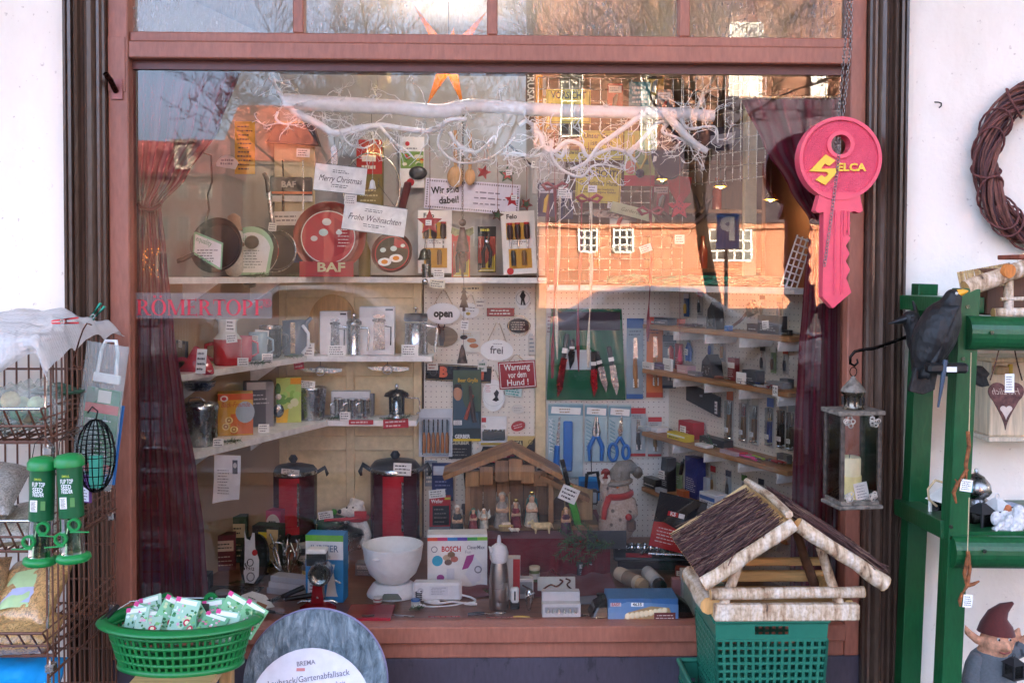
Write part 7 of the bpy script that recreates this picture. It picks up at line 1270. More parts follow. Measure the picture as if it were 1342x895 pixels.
# raclette on riser behind stable
GRr=Thing('table_grill','black round table grill with handle and red price card','grill',655,606,1.02); GRr.p('body').lathe([(46,-34),(48,-14),(46,-4),(40,2)],('#242326','gloss'),n=36,sy=.5); GRr.p('rim').lathe([(50,-4),(50,-1)],CHR,n=36,sy=.5,cap=False); GRr.p('lid').lathe([(32,2),(30,10),(24,16),(4,18)],('#1c1b1e','gloss'),n=32,sy=.6); GRr.p('handle').tube([(-24,-12,12),(-22,-16,22),(22,-16,22),(24,-12,12)],2,INKP,8); GRr.p('leg').cyl((-30,0,-34),(-30,0,-60),3,INKP,n=8); GRr.p('leg').cyl((30,0,-34),(30,0,-60),3,INKP,n=8); card(GRr,2,10,-26,33,9,-3,RED,2,ink='#e0a8a4')
gs=Thing('grill_stand','plain dark box stand supporting the table grill','stand',loc=at(655,FLZ,1.02),u=U(1.02)); gs.own().box(-50,50,-24,26,0,(GRr.loc.z-FLZ)/U(1.02)-60.2,('#3a2a2c','paper'),.5)
# ================= nativity =================
RZ=W(690,702,.62).z; rs=Thing('riser_cloth','dark red cloth draped over a low stand under the stable','cloth',loc=(0,0,0)); RC=('#6b1222','cloth'); xa,xb=X(588,.6),X(800,.6)
rs.p('top').box(xa,xb,.58,1.1,RZ-.006,RZ-.001,RC,0); rs.p('front').grid(lambda u,v:(xa+(xb-xa)*u,.578-.02*v-.012*v*math.sin(u*31)-.006*v*math.sin(u*77),RZ-.002-v*(RZ-FLZ-.004)),60,8,RC); rs.p('skirt').grid(lambda u,v:(xa+(xb-xa)*u,.555-v*.28-.01*math.sin(u*19),FLZ+.006+.012*(1-v)*math.sin(u*23)**2+.003*math.sin(v*9+u*14)),50,10,RC); rs.p('stand').box(xa+.01,xb-.01,.6,1.08,FLZ,RZ-.007,('#4a3a34','wood'))
YS=.82; NS=Thing('nativity_stable','wooden nativity stable with gable roof and plank walls','stable',loc=at(672,RZ,YS),u=U(YS)); WN=('#9a7048','wood'); WN2=('#8a6440','wood')
NS.p('base').box(-72,112,-34,26,0,7,('#8a6a48','woodx'))
for i in range(6): x=-56+i*18; NS.p('wall_plank').box(x,x+17.3,20,24,7,62+ (1-abs(x+9)/60)*26,(rnd.choice(['#8a6440','#7d5838','#946c46']),'wood'),.4)
for x in(-58,50): NS.p('post').box(x-3.5,x+3.5,-24,-17,7,66,WN,.6)
NS.p('beam').box(-60,54,-24,-18,64,70,WN)
for i,(x,z0,z1) in enumerate(((-52,56,76),(-34,58,82),(-14,62,90),(4,64,92),(20,60,84),(36,56,76))): NS.p('gable_plank').box(x-9,x+8.4,-28,-25,z0,z1,(rnd.choice(['#a67a4e','#97693f','#8d6440']),'wood'),.5)
for s in(-1,1):
    for j in range(4):
        b=NS.p('roof_board'); y0=-38+j*17
        ex=-88 if s<0 else 62; ez=66; p=[(0,100),(ex,ez),(ex+(-2 if s<0 else 2),ez+6),(0,107)]; b.prism(p,y0,y0+16,(rnd.choice(['#9c6f45','#8d623c','#a87b50']),'wood'))
NS.p('lean_to_roof').prism([(34,66),(98,36),(100,41),(36,72)],-34,20,WN2)
b=NS.p('side_wall'); b.box(52,106,-8,-3,7,46,('#a88a5e','wood')); b.prism([(52,46),(106,46),(54,62)],-8,-3,('#a88a5e','wood')); NS.p('window').box(70,80,-9,-7.9,22,32,('#5a3a26','wood')); 
for a in((74.4,75.6,22,32),(70,80,26.4,27.6)): NS.p('glazing_bar').box(a[0],a[1],-9.6,-9.1,a[2],a[3],WN,0)
NS.p('door').prism([(54,8)]+[(61+7*math.cos(t),30+9*math.sin(t)) for t in [PI-i*PI/8 for i in range(9)]]+[(68,8)],-9,-7.9,('#4a2f20','wood'))
def nfig(lb,px,h,col,col2,Y=.66,kneel=False,extra=None,z=None):
    T=TH('nativity_figure',lb,'figurine',px,RZ+(7*U(YS) if z is None else z)*1.0,Y,group='painted figures of the nativity'); b=T.p('body'); SKN=mat('#caa283','stone')
    along(b,[(0,0,h*.1,h*.17),(0,0,h*.35,h*.145),(0,0,h*.62,h*.14),(0,0,h*.74,h*.07),(0,-1,h*.87,h*.095)],SKN,4); along(b,[(-h*.12,0,h*.64,h*.055),(-h*.15,-h*.12,h*.48,h*.05),(-h*.02,-h*.2,h*.5,h*.045)],SKN,3); along(b,[(h*.12,0,h*.64,h*.055),(h*.16,-h*.12,h*.48,h*.05),(h*.03,-h*.2,h*.52,h*.045)],SKN,3); b.remesh(max(.0025,h*.035*T.u),2)
    T.p('robe').lathe([(h*.23,0),(h*.2,h*.2),(h*.165,h*.45),(h*.17,h*.62),(h*.1,h*.74)],(col,'stone'),n=18,flute=.05); T.p('cloak').grid(lambda u,v:(h*(.26-.1*v)*math.cos(PI*(.05+.9*u)),h*(.26-.1*v)*math.sin(PI*(.05+.9*u))-h*.02,h*(.02+.84*v)),12,6,(col2,'stone')); T.p('hair').ell((0,h*.03,h*.91),(h*.105,h*.1,h*.1),(col2,'stone'),12,8); T.p('sash').ring(0,0,1,1,0,0,(col2,'stone'),3) if 0 else None
    if extra=='staff': T.p('staff').cyl((h*.22,-h*.15,0),(h*.2,-h*.12,h*.98),h*.02,('#b39a62','wood'),n=6)
    if extra=='crown': T.p('crown').lathe([(h*.07,h*.97),(h*.09,h*1.06)],('#c9ad5a','metal'),n=12,cap=False)
    if extra=='wings':
        for s in(-1,1): T.p('wing').prism([(s*h*.08,h*.6),(s*h*.3,h*.95),(s*h*.34,h*.5),(s*h*.1,h*.4)],h*.1,h*.14,('#d9d2c2','stone'))
    return T
nfig('shepherd figure in white shirt and dark trousers at the stable edge',600,40,'#3a3f40','#d9d3c4',.62,z=0.002); nfig('kneeling figure in green cloak and red robe',621,28,'#8a3a3c','#4a7a62',.64); nfig('small kneeling angel figure with raised wings',635,26,'#c9c2b0','#e3ddcc',.66,extra='wings'); nfig('tall grey robed shepherd figure with a staff',659,46,'#9a8f84','#b3a898',.68,extra='staff'); nfig('crowned king figure kneeling in a dark red coat',677,34,'#7a2f38','#d6cdb8',.68,extra='crown'); nfig('king figure in a long sea green cloak',698,42,'#c9bfa8','#4f8a82',.7,extra='crown'); nfig('turbaned figure in purple and gold at the lean-to',743,34,'#5a3a4a','#cfa26a',.62,z=.012)
mg=TH('manger','little straw manger with the infant figure','manger',664,RZ+7*U(YS),.62,group='painted figures of the nativity'); mg.p('crib').prism([(-8,0),(8,0),(10,6),(-10,6)],-5,5,('#9a7a4a','wood')); b=mg.p('straw'); b.ell((0,0,6),(10,5,2.6),('#d2bc82','fluff'),12,6); b=mg.p('infant'); along(b,[(-4,-1,9,2.2),(2,-1,9,2.4),(5,-1,9.5,1.8)],mat('#e3cdb4','stone'),3); b.remesh(.0025,2)
def quadruped(lb,px,Y,L,col,head=1,name='sheep_figure'):
    T=TH(name,lb,'figurine',px,RZ+7*U(YS),Y,group='painted figures of the nativity'); b=T.p('body'); m=mat(col,'stone'); h=L*.5
    along(b,[(-L*.36,0,h*.62,h*.3),(0,0,h*.6,h*.33),(L*.3,0,h*.64,h*.3)],m,4); along(b,[(-head*L*.34,0,h*.7,h*.2),(-head*L*.46,-2,h*.98,h*.17),(-head*L*.6,-3,h*.9,h*.13)],m,4); 
    for x in(-.3,.3):
        for y in(-1,1): along(b,[(x*L,y*h*.2,h*.4,h*.12),(x*L*.95,y*h*.22,h*.2,h*.085),(x*L,y*h*.22,0.02*h,h*.08)],m,3)
    along(b,[(head*L*.42,0,h*.7,h*.08),(head*L*.48,0,h*.4,h*.05)],m,3); b.remesh(max(.0022,L*.02*T.u),2)
    for s in(-1,1): T.p('ear').ell((-head*L*.44,s*h*.16,h*1.1),(h*.1,h*.05,h*.06),m,8,5)
    return T
quadruped('lying cream ox figure before the green king',712,.58,30,'#d3bd8e'); quadruped('little white lamb figure before the manger',676,.58,14,'#e3ded0',1,'lamb_figure')
SM=Thing('ceramic_snowman','speckled ceramic snowman in grey knit hat and red scarf waving','snowman',loc=at(810,RZ-.02,.66),u=U(.66)); SMm=NT('speckled_ceramic'); vo=SMm.n('TexVoronoi',i_Scale=26.0); SMm.l(SMm.coord(),vo.inputs['Vector']); nz=SMm.n('TexNoise',i_Scale=120.0,i_Detail=4.0); SMm.l(SMm.coord(),nz.inputs['Vector']); a_=SMm.ramp(vo.outputs['Distance'],[(.16,lin('#6f655e')),(.26,lin('#c0aea0'))]); SMm.l(SMm.mix(.5,a_,SMm.ramp(nz.outputs[0],[(.3,lin('#a89a90')),(.7,(1,1,1,1))]),'MULTIPLY'),SMm.p.inputs['Base Color']); SMm.p.inputs['Roughness'].default_value=.8; SMm.bump(nz.outputs[0],.8,.006)
b=SM.p('body'); along(b,[(0,0,18,25),(1,0,36,24),(2,0,52,18),(2,-1,70,14)],SMm.m); along(b,[(-12,-4,54,8),(-18,-8,66,6.5),(-17,-8,78,6)],SMm.m,4); along(b,[(18,-6,48,8),(20,-14,36,7),(10,-22,36,6)],SMm.m,4); b.remesh(.007,3)
along(SM.p('mitten'),[(-17,-8,84,5.5),(-16,-8,88,6)],mat('#8a2a26','stone'),3); SM.p('cuff').ring(-17,81,7,4,-13,-3,('#d9d2c8','fluff'),16); h_=SM.p('hat'); h_.tube([(2,-2,76),(4,-1,84),(9,2,92),(18,6,94),(26,8,88)],[16,15,12,9,6],('#8a857f','fluff'),14); SM.p('pompom').ell((28,4,86),(7,7,8),('#6a6058','fluff'),12,8); SM.p('hat_brim').tube([(2+15.5*math.cos(t),-2+15.5*math.sin(t),75+2*math.cos(t)) for t in [i*PI/10 for i in range(21)]],3.4,('#9a958e','fluff'),8,cap=False)
SM.p('scarf').tube([(2+16*math.cos(t),-1+16*math.sin(t),58+2*math.cos(t)) for t in [i*PI/10 for i in range(21)]],4.5,('#a82a26','cloth'),8,cap=False); SM.p('scarf_tail').tube([(-12,-14,57),(-18,-20,44),(-20,-22,30)],[4.5,4,3.5],('#a82a26','cloth'),8); SM.p('nose').tube([(0,-14,72),(-3,-21,70)],[2.6,.5],('#d9772e','plast'),8); SM.p('apple').ell((12,-27,34),4.5,('#a8282c','gloss'),12,8); SM.p('bag').box(10,22,-26,-14,14,30,('#6a5044','cloth'),3)
for x in(-4,5): SM.p('eye').ell((x,-14.5,76),1.3,INKP,6,5)
bsn=Thing('sledge_bundle','green handled saw leaning behind the snowman with a price card','saw',758,690,.72,tilt=-14); bsn.p('handle').box(-5,5,-3,3,0,56,('#3c9a2c','plast'),1.4); bsn.p('blade').box(-3,3,-1,1,56,92,('#3a3c3e','metal'),.2); card(bsn,-2,46,-5,24,20,38,rows=3)
lmp=Thing('head_torch','black head torch with a silver reflector hanging behind the saw','torch',775,650,.9); lmp.p('strap').tube([(-6,0,30),(8,0,32),(12,0,6),(-8,0,2),(-6,0,30)],2.6,('#1c1c20','cloth'),6); lmp.p('lamp').box(-8,8,-8,2,-10,10,('#26262a','plast'),2); lmp.p('reflector').box(-6,6,-9.4,-8.1,-7,7,('#c4cdd6','gloss'),1); lmp.p('cord').tube([(0,0,32),(0,10,60)],.8,INKP,4)
sprig('large fir branch with red berries lying on the red cloth',W(806,712,.50),.24,9,44,2,188,0,seed=51,hang=True,nl=1.7); sprig('fir sprig under the stable base beside the branch',at(735,RZ-.004,.56),.10,5,seed=52,rz=10); sprig('fir sprig on the table grill behind the stable roof',at(640,GRr.loc.z+.025,.98),.10,6,seed=53); sprig('second fir sprig on the grill near the red card',at(688,GRr.loc.z+.02,.98),.09,5,seed=54,rz=190)
fb_=Thing('folded_papers','dark folded leaflet under the fir branch on red cloth','leaflet',795,705,.56); fb_.own().box(-26,26,-2,0,-14,10,('#3c4046','paper'),.3)
# toolkit, catalogue
T=Thing('tool_catalogue','black and red tool brochure leaning on its side','brochure',882,722,.52,tilt=14,rx=-10); T.p('cover').box(-34,32,-2,0,0,72,('#232326','paper'),.4); pr=T.p('print'); pr.prism([(-34,0),(32,0),(32,18),(-20,34),(-34,32)],-2.4,-2.2,('#b81f26','paper')); pr.quad(-18,-4,44,50,-2.4,('#c8242c','paper')); pr.quad(-3,5,44,50,-2.4,WHP_); pr.scrib(-28,2,6,28,-2.6,('#e6d0cc','paper'),5,2,.3); pr.text('KS',-11,47,5,-2.6,WHP_,.03)
T=FT('socket_set','open socket wrench tray with two rows of chrome sockets','tool set',862,748,rz=-6,rx=16); T.loc.z=FLZ+.06; T.p('tray').box(-56,52,-14,16,0,6,('#26262a','plast'),2); 
for i in range(12): T.p('socket').lathe([(4.4,5),(4.4,12+.3*i),(3,12+.3*i),(3,9)],STEEL,c=(-48+i*8.4,10),n=12)
for i in range(7): T.p('bit').cyl((-20+i*9,-8,8),(-14+i*9,2,8),1.8,STEEL,n=8)
T.p('red_insert').box(-40,-6,-12,-4,6,8,('#b3222c','plast'),.4); T.p('ratchet').tube([(-10,-6,9),(30,-8,9),(44,-7,9)],[2,2.4,4],CHR,8); T.p('support').box(-50,48,-6,12,-16,0,('#3a2a2c','paper'))
T=FT('card_stack','flat grey leaflet lying behind the nozzle set','leaflet',780,783,rz=4); T.own().box(-26,30,-26,10,0,1.5,('#8f93a4','paper'),.2)
T=FT('filing_box','pale green tin box with black clasp beside the loaf tin','box',925,800,rz=10); T.p('box').box(-22,22,-16,16,0,34,('#b9c9bc','paint'),1); T.p('lid').box(-23,23,-17,17,34,40,('#a8bcae','paint'),1); T.p('clasp').box(-6,6,-19,-17,20,34,BLKM)
T=FT('thin_cartons','white and pink folded cartons stacked next to the tin box','box',905,785); T.p('carton').box(-10,12,-8,8,0,40,('#d5d6d4','paper'),.4); T.p('carton').box(-22,-11,-6,6,0,28,('#c28a8c','paper'),.4)
# ================= pegboard beside the post: garden knives, scissors =================
T=Thing('knife_display','glossy dark green banner cloth with five knives hooked on it','display',768,524,PY-.02); b=T.p('cloth'); b.grid(lambda u,v:(-52+104*u+ (6-12*u)*v*.9,-1.5*math.sin(u*14+v*3),v*120),30,10,('#0f5a3a','gloss')); T.p('header').box(-44,44,-3,-1.5,92,116,('#3a2a34','paper'),.3); T.p('white_panel').box(-30,6,-3,-1,40,66,('#b9c4c8','paper'),.3)
for x,z,l,c,a in((-38,4,84,'#5a2026',-8),(-22,40,40,'#23262a',-4),(10,4,60,'#7a1f28',2),(26,10,56,'#8a8f94',14),(40,6,66,'#9aa0a6',10)):
    k=T.p('knife'); k.M=Matrix.Translation((x,-5,z))@Matrix.Rotation(R(-a),4,'Y'); k.prism([(0,0),(5,12),(5,l*.62),(-3,l*.62),(-4,20)],-.6,.6,(c,'metal')); k.box(-2.6,3.4,-2,2,l*.62,l,('#23262a','plast'),1); k.box(-3,4,-2.6,-2.1,l*.7,l*.78,TAGW,0)
def gpack(lb,px,py,w,h,rz=0):
    T,pr=blister('garden_tool_pack',lb,'tool pack',px,py,PY-.01,w,h,'#a9c3c8',0,'blue garden tool packs on the pegboard',film=False); pr.prism([(-w/2,h/2-16),(w/2,h/2-16),(w/2,h/2-2),(-w/2,h/2-2)],-.05,.05,('#7aa0ac','paper')); pr.prism([(-w*.42,h/2-13),(w*.42,h/2-15),(w*.44,h/2-6),(-w*.4,h/2-4)],-.2,-.1,WHP_); pr.scrib(-w*.2,w*.2,h/2-13,h/2-6,-.4,('#8a6a2a','paper'),2,3,.4); 
    for i in range(9): pr.tube([(-w/2+2,-.2,h/2-20-i*5),(-w/2+9,-.2,h/2-24-i*5)],.5,('#4f8a94','paper'),3)
    return T,pr
BLU=('#1f6fc0','plast')
T,pr=gpack('tall blue pack with pruning saw and plastic sheath',741,577,46,98); pr.text('TITANIUM',-19,6,5,-.3,('#dbe8ea','paper'),.02,rot=PI/2,width=46); b=T.p('saw'); b.prism([(-13,-6),(-9,32),(-7,32),(-8,-6)],-3,-2,STEEL); b.tube([(-11,-3,-6),(-12,-3,-30),(-9,-3,-46)],[3.5,4.5,4],BLU,10); T.p('sheath').box(-3,9,-6,-1,-40,26,BLU,1.4)
T,pr=gpack('blue pack holding blue handled combination pliers',781,567,30,76); b=T.p('pliers'); b.tube([(-1,-4,22),(-3,-4,2),(-2,-4,-4)],[.8,2.6,3],STEEL,8); b.tube([(1,-4,22),(3,-4,2),(2,-4,-4)],[.8,2.6,3],STEEL,8); b.tube([(-2,-4,-4),(-9,-4,-18),(-8,-4,-36)],[3,3.2,2.4],BLU,8); b.tube([(2,-4,-4),(8,-4,-18),(7,-4,-36)],[3,3.2,2.4],BLU,8)
T,pr=gpack('blue pack holding scissors with blue finger loops',812,568,30,76); b=T.p('scissors'); b.prism([(-1,-6),(-3,4),(2,26),(4,4)],-4,-3,STEEL); b.prism([(2,-6),(4,4),(3,26),(-1,4)],-3,-2,STEEL)
for x,r in((-9,9),(8,7)): T.p('finger_loop').tube([(x+r*.62*math.cos(t),-4,-24+r*1.25*math.sin(t)) for t in [i*PI/9 for i in range(19)]],2.2,BLU,8,cap=False); b.tube([(0,-3.5,-4),(x*.7,-4,-14)],[2.4,2.2],BLU,8)
def spack(lb,px,py,w,h,col,top,tool='saw',Y=PY-.01,grp='hand saw and blade packs'):
    T,pr=blister('blade_pack',lb,'tool pack',px,py,Y,w,h,col,0,grp,film=False); pr.quad(-w/2,w/2,h/2-h*.12,h/2,-.05,(top,'paper')); pr.scrib(-w*.4,w*.4,h/2-h*.22,h/2-h*.14,-.1,INK,2,int(px)); pr.quad(-w/2,w/2,-h/2,-h/2+h*.06,-.05,(top,'paper'))
    b=T.p('blade'); b.prism([(-w*.12,0),(-w*.1,h*.26),(w*.12,h*.26),(w*.16,0)],-2.4,-1.6,STEEL); T.p('grip').tube([(0,-3,0),(0,-3,-h*.16),(w*.06,-3,-h*.36)],[w*.12,w*.15,w*.12],('#a8743a' if tool=='saw' else tool,'wood' if tool=='saw' else 'plast'),8); card(T,w*.04,-h*.3,-4.6,w*.34,h*.1,seed=int(px)); return T
spack('narrow blade pack with blue header and wooden grip',832,470,22,106,'#8fa2ac','#2f5f9a'); spack('orange bordered knife pack beside the blue headed one',858,468,22,106,'#c9703a','#b8442c','saw',PY-.03); spack('grey angled pack hanging with a folded ruler',877,474,18,70,'#7f868a','#3a4a5a','#2a2c30',PY-.05)
spack('red headed drill pack above the snowman hat',836,566,20,64,'#a3b0b4','#b02a30','#3a3c40'); spack('small red headed file pack beside the wire cutters',858,572,18,52,'#b4bcbc','#b02a30','#8a6a3a',PY-.03)
bp=Thing('blue_pouch','small bright blue cloth packet by the snowman mitten','packet',772,640,PY-.02); b=bp.own(); b.box(-14,14,-2,0,-16,16,('#2f8fd0','paper'),.4); b.quad(-12,12,-4,10,-2.3,('#1f6aa8','paper')); b.scrib(-10,10,-12,-6,-2.3,WHP_,2,3)
# ================= tool shelves on the splayed wall =================
RDEG=math.degrees(RANG)+ (180 if abs(math.degrees(RANG))>90 else 0)
def RT(name,lb,cat_,px,k,off=.09,rz=0,group=None,dz=.001):
    p=RP(px,RZS[k]+dz,off); return Thing(name,lb,cat_,loc=p,u=U(p.y),rz=math.degrees(RANG)+rz,group=group)
def openbox(T,w,h,d,col,kind='plast'):
    T.p('tray').box(-w/2,w/2,-d/2,d/2,0,h,(col,kind),.4); b=T.p('contents'); return b
def toolrow(k,items):
    for it in items:
        px,nm,lb,ct,w,h,d,col,ex=it; T=RT(nm,lb,ct,px,k,ex.get('off',.1),ex.get('rz',0),'small wares on the wooden tool shelves'); kd=ex.get('kind','plast')
        s=ex.get('shape','box')
        if s=='box':
            T.p('case').box(-w/2,w/2,-d/2,d/2,0,h,(col,kd),.5); pr=T.p('print'); pr.M=Matrix.Translation((0,-d/2-.25,0))
            if ex.get('stripe'): pr.quad(-w*.46,w*.46,h*.55,h*.8,0,(ex['stripe'],'paper'))
            pr.scrib(-w*.4,w*.4,h*.15,h*.5,-.05,(ex.get('ink','#d9d6d0'),'paper'),max(1,int(h/7)),int(px),.3)
        elif s=='knife':
            a=ex.get('a',0); b=T.p('handle'); b.tube([(-w/2,0,h*.3),(-w*.1,0,h*.45),(w*.06,0,h*.4)],[h*.22,h*.3,h*.2],(col,kd),8); T.p('blade').prism([(w*.06,h*.3),(w*.06,h*.6),(w*.4,h*.62),(w/2,h*.42),(w*.4,h*.3)],-.8,.8,STEEL)
        elif s=='axe':
            T.p('haft').tube([(-w*.5,0,2),(0,0,h*.4),(w*.5,0,h)],[h*.05,h*.055,h*.05],(col,'wood'),8); T.p('head').prism([(w*.28,h*.5),(w*.6,h*.68),(w*.46,h*1.1),(w*.22,h*.9)],-3,3,('#3a3a3e','metal'))
        elif s=='stand':
            T.p('block').prism([(-w/2,0),(w/2,0),(w*.3,h*.7),(0,h),(-w*.4,h*.7)],-d/2,d/2,(col,kd))
            for i in range(5): T.p('blade').prism([(-w*.3+i*w*.12,h*.1),(-w*.26+i*w*.12,h*.1),(-w*.2+i*w*.12,h*.5),(-w*.22+i*w*.12,h*.5)],-d/2-1.5,-d/2-.6,STEEL)
        elif s=='flat':
            r=random.Random(int(px)); 
            for i in range(int(ex.get('n',5))): b=T.p('item'); b.M=Matrix.Translation((r.uniform(-w/2,w/2),r.uniform(-d/2,d/2),1.4+i*.35))@Matrix.Rotation(r.uniform(-.5,.5),4,'Z'); b.box(-8,8,-1.5,1.5,-1.2,1.2,(r.choice(ex['cols']),'plast'),.4); b.box(8.1,17,-.9,.9,-.5,.5,STEEL,.1)
        if ex.get('tag'): card(T,0,h*.5,-d/2-4,13,11,ex.get('tr',0),seed=int(px))
toolrow(0,[(872,'knife_case','grey folding knife case on the topmost tool shelf','case',34,9,14,'#4a4c54',{'stripe':'#8a8c94'}),(905,'pocket_knives','loose dark pocket knives on the topmost tool shelf','knives',30,5,14,'#26262a',{'shape':'flat','n':6,'cols':['#26262a','#3a3c44','#5a2a22']}),(938,'knife_stand','upright dark knife stand with flared top','stand',22,36,14,'#2a2524',{'shape':'stand'}),(972,'hand_axe','short axe with brown haft leaning on the topmost tool shelf','axe',52,38,8,'#7a4a2c',{'shape':'axe'}),(1012,'leather_case','long dark brown leather case with a tag','case',44,24,14,'#3a2620',{'tag':1,'kind':'rough','tr':-6})])
toolrow(1,[(850,'label_strip','white framed price rail at the end of the second tool shelf','price rail',24,9,4,'#e3e2de',{'off':.16,'ink':'#2a2a2e'}),(868,'blade_sheath','purple knife blister lying on the second tool shelf','case',28,8,14,'#5a4a6a',{'stripe':'#8a7a9a'}),(900,'pink_case','pale pink case lying beside the round knife block','case',24,10,14,'#c4a0a4',{}),(934,'knife_block','half round black block with fanned table knives','knife block',26,30,18,'#1f1d1f',{'shape':'stand','tag':0}),(962,'card_display','red and black knife display tilted on the second shelf','display',16,30,8,'#7a2024',{'stripe':'#d5cfc9'}),(988,'grey_box','small grey tool box behind the price card','box',30,18,14,'#55565a',{}),(978,'scissors_row','row of scissors and knives spread along the second shelf','scissors',44,4,14,'#26262a',{'shape':'flat','n':9,'cols':['#1f1f22','#3a3a40','#2a3a6a','#8a8c90'],'off':.14}),(1022,'bit_tray','shallow grey tray of small bits with red caps','tray',34,8,16,'#8a8a8e',{'ink':'#b3222c'})])
toolrow(2,[(862,'paper_tray','white stack of flat envelopes at the shelf start','envelopes',30,6,18,'#dfe0e2',{'kind':'paper','ink':'#8a8a90'}),(893,'yellow_box','long yellow tool carton on the third shelf','box',44,9,14,'#d9c02a',{'stripe':'#ece6c0','ink':'#3a3a2a','off':.14,'kind':'paper'}),(907,'red_tin','red tin box with white label on the third shelf','tin',34,22,18,'#b0202a',{'tag':1,'off':.06,'kind':'paint'}),(940,'black_case','long flat black case lying behind the yellow carton','case',54,10,16,'#1c1c20',{'off':.08}),(966,'red_case','flat red clasp knife case on the third shelf','case',34,5,14,'#b3222c',{'off':.13}),(990,'highlighter_set','lime and pink markers laid on the third shelf','markers',30,4,14,'#b8c82a',{'shape':'flat','n':6,'cols':['#b8c82a','#d84a8a','#8a8c90'],'off':.13}),(1018,'cutter_set','dark and grey cutters laid at the third shelf end','knives',30,4,14,'#3a3c44',{'shape':'flat','n':6,'cols':['#3a3c44','#6a6c74','#a8202a'],'off':.1}),(960,'blade_tray','clear tray of pink cutter blades near the shelf edge','tray',36,5,12,'#b8a0a8',{'off':.15})])
toolrow(3,[(858,'dark_torch','stubby black torch lying on the lowest tool shelf','torch',30,13,13,'#1f2024',{'off':.13}),(878,'pistol_grip','black L-shaped spray grip with a tag','spray grip',14,44,14,'#1e1f22',{'tag':1,'off':.1}),(897,'brass_lock','orange tape measure next to the torch','tape measure',16,12,10,'#b0572a',{'off':.14}),(913,'blue_case','tall navy blue tool case on the lowest shelf','case',28,54,14,'#2a3270',{'off':.07}),(938,'pale_tray','white and blue open carton on the lowest shelf','carton',36,20,22,'#d5d8de',{'stripe':'#3a6ab0','off':.11,'kind':'paper','ink':'#6a6c74'})])
# boards and packs hanging on the splayed pegboard, between the shelves
def RH(name,lb,cat_,px,py,off=.02,tilt=0,group=None):
    o=CM.translation; p=RP(px,0,off); t=(p.y-o.y); q=W(px,py,p.y); return Thing(name,lb,cat_,loc=q,u=U(p.y),rz=math.degrees(RANG),tilt=tilt,group=group)
T=RH('knife_roll','flat black zipped knife wallet on the pegboard','case',922,522,.03,0); T.p('wallet').prism([(-36,18),(38,6),(38,-20),(-36,-6)],-3,0,('#1b1b1f','cloth')); card(T,33,-8,-4,5,16); T.p('badge').box(-4,2,-3.6,-3.1,2,5,('#8a8c90','paper'),0)
for i,(px,lb,c) in enumerate(((957,'carving tool blister with red card and wooden grip','#c96a3a'),(976,'carving gouge blister with curved hook','#c4bca8'),(990,'second gouge blister beside its twin','#c4bca8'),(1010,'blue handled chisel blister with yellow card','#4a6ab0'),(1026,'grey scraper blister with black grip','#9aa0a2'),(1038,'narrow grey blister at the curtain edge','#a4a8a8'))):
    T=RH('carving_blister',lb,'tool pack',px,545+i*3,.02,0,'carving tool packs on the splayed pegboard'); hh=66; T.p('backing_card').box(-7,7,-.8,0,-hh/2,hh/2,('#b9b4a8','paper'),.2); pr=T.p('print'); pr.quad(-7,7,hh/2-12,hh/2,-1,(c,'paper')); T.p('grip').tube([(0,-3,-26),(0,-3,-14),(0,-3,2)],[2,3,2.2],('#b07a40' if i!=3 and i<4 else ('#2a4ab0' if i==3 else '#2a2a2c'),'wood' if i<3 else 'plast'),8); T.p('blade').tube([(0,-3,2),(.5,-3,14),(2.5,-3,20)],[1,1,.6],STEEL,6); T.p('blister').box(-5.5,5.5,-6,-.9,-30,20,('#f2f5f5','glass'),.6); card(T,0,-18,-6.5,7,6,seed=i)
for i,(px,lb,c) in enumerate(((880,'red handled pliers hooked under the second tool shelf','#b0302c'),(905,'pair of blue cutters hooked under the top tool shelf','#2a5aa0'),(868,'white plane iron hooked beside the cutters','#d9d9d6'))):
    T=RH('hooked_tool',lb,'tool',px,455,.025,8*(i-1),'tools hooked between the shelves'); T.p('grip').tube([(-3,-3,-18),(-4,-3,-4),(0,-3,6)],[2.6,3,2],(c,'plast'),8); T.p('grip').tube([(3,-3,-18),(4,-3,-4),(0,-3,6)],[2.6,3,2],(c,'plast'),8); T.p('jaw').prism([(-3,6),(3,6),(2,20),(-2,20)],-4,-2,STEEL); tag(T,0,-6,-7,7,8,4,i)
for i,px in enumerate((846,858,868,880,892,905)):
    T=RH('long_scissors','long slim black and steel shears hanging under the third shelf','shears',px,632,.03,8+2*i if i>1 else 0,'shears hanging under the third tool shelf'); T.p('blade').prism([(-1.6,34),(1.6,34),(2.4,-6),(0,-34),(-2.4,-6)],-2,-1,STEEL if i%2 else ('#2a2a2e','metal')); T.p('grip').tube([(0,-3,30),(0,-3,12)],[2.4,2.2],(['#1c1c20','#9a1f28','#1c1c20','#26282c','#1c1c20','#33363a'][i],'plast'),8)
    lbs=['black shears nearest the snowman hat under the third shelf','red gripped slim blade hanging under the third shelf','steel shears beside the red gripped blade','dark slim shears tilted under the yellow carton','second tilted shears under the yellow carton','last tilted shears under the long black case']; T.props['label']=lbs[i]
tt_=RH('price_label','white printed price label on the edge of the second shelf','price label',1016,512,.175); b=tt_.own(); b.box(-5,5,-.6,0,-7,7,TAGW,.1); b.text('P 20',0,3,3.4,-.8,INKP,.02,width=7); b.text('5,70',0,-2,3.4,-.8,INKP,.02,width=7)
ft_=RP(940,RZS[2]+.008,.13); sprig('fir sprig propped on the third tool shelf behind the yellow carton',(ft_.x,ft_.y,ft_.z),.12,6,40,0,100,0,seed=61,hang=True)
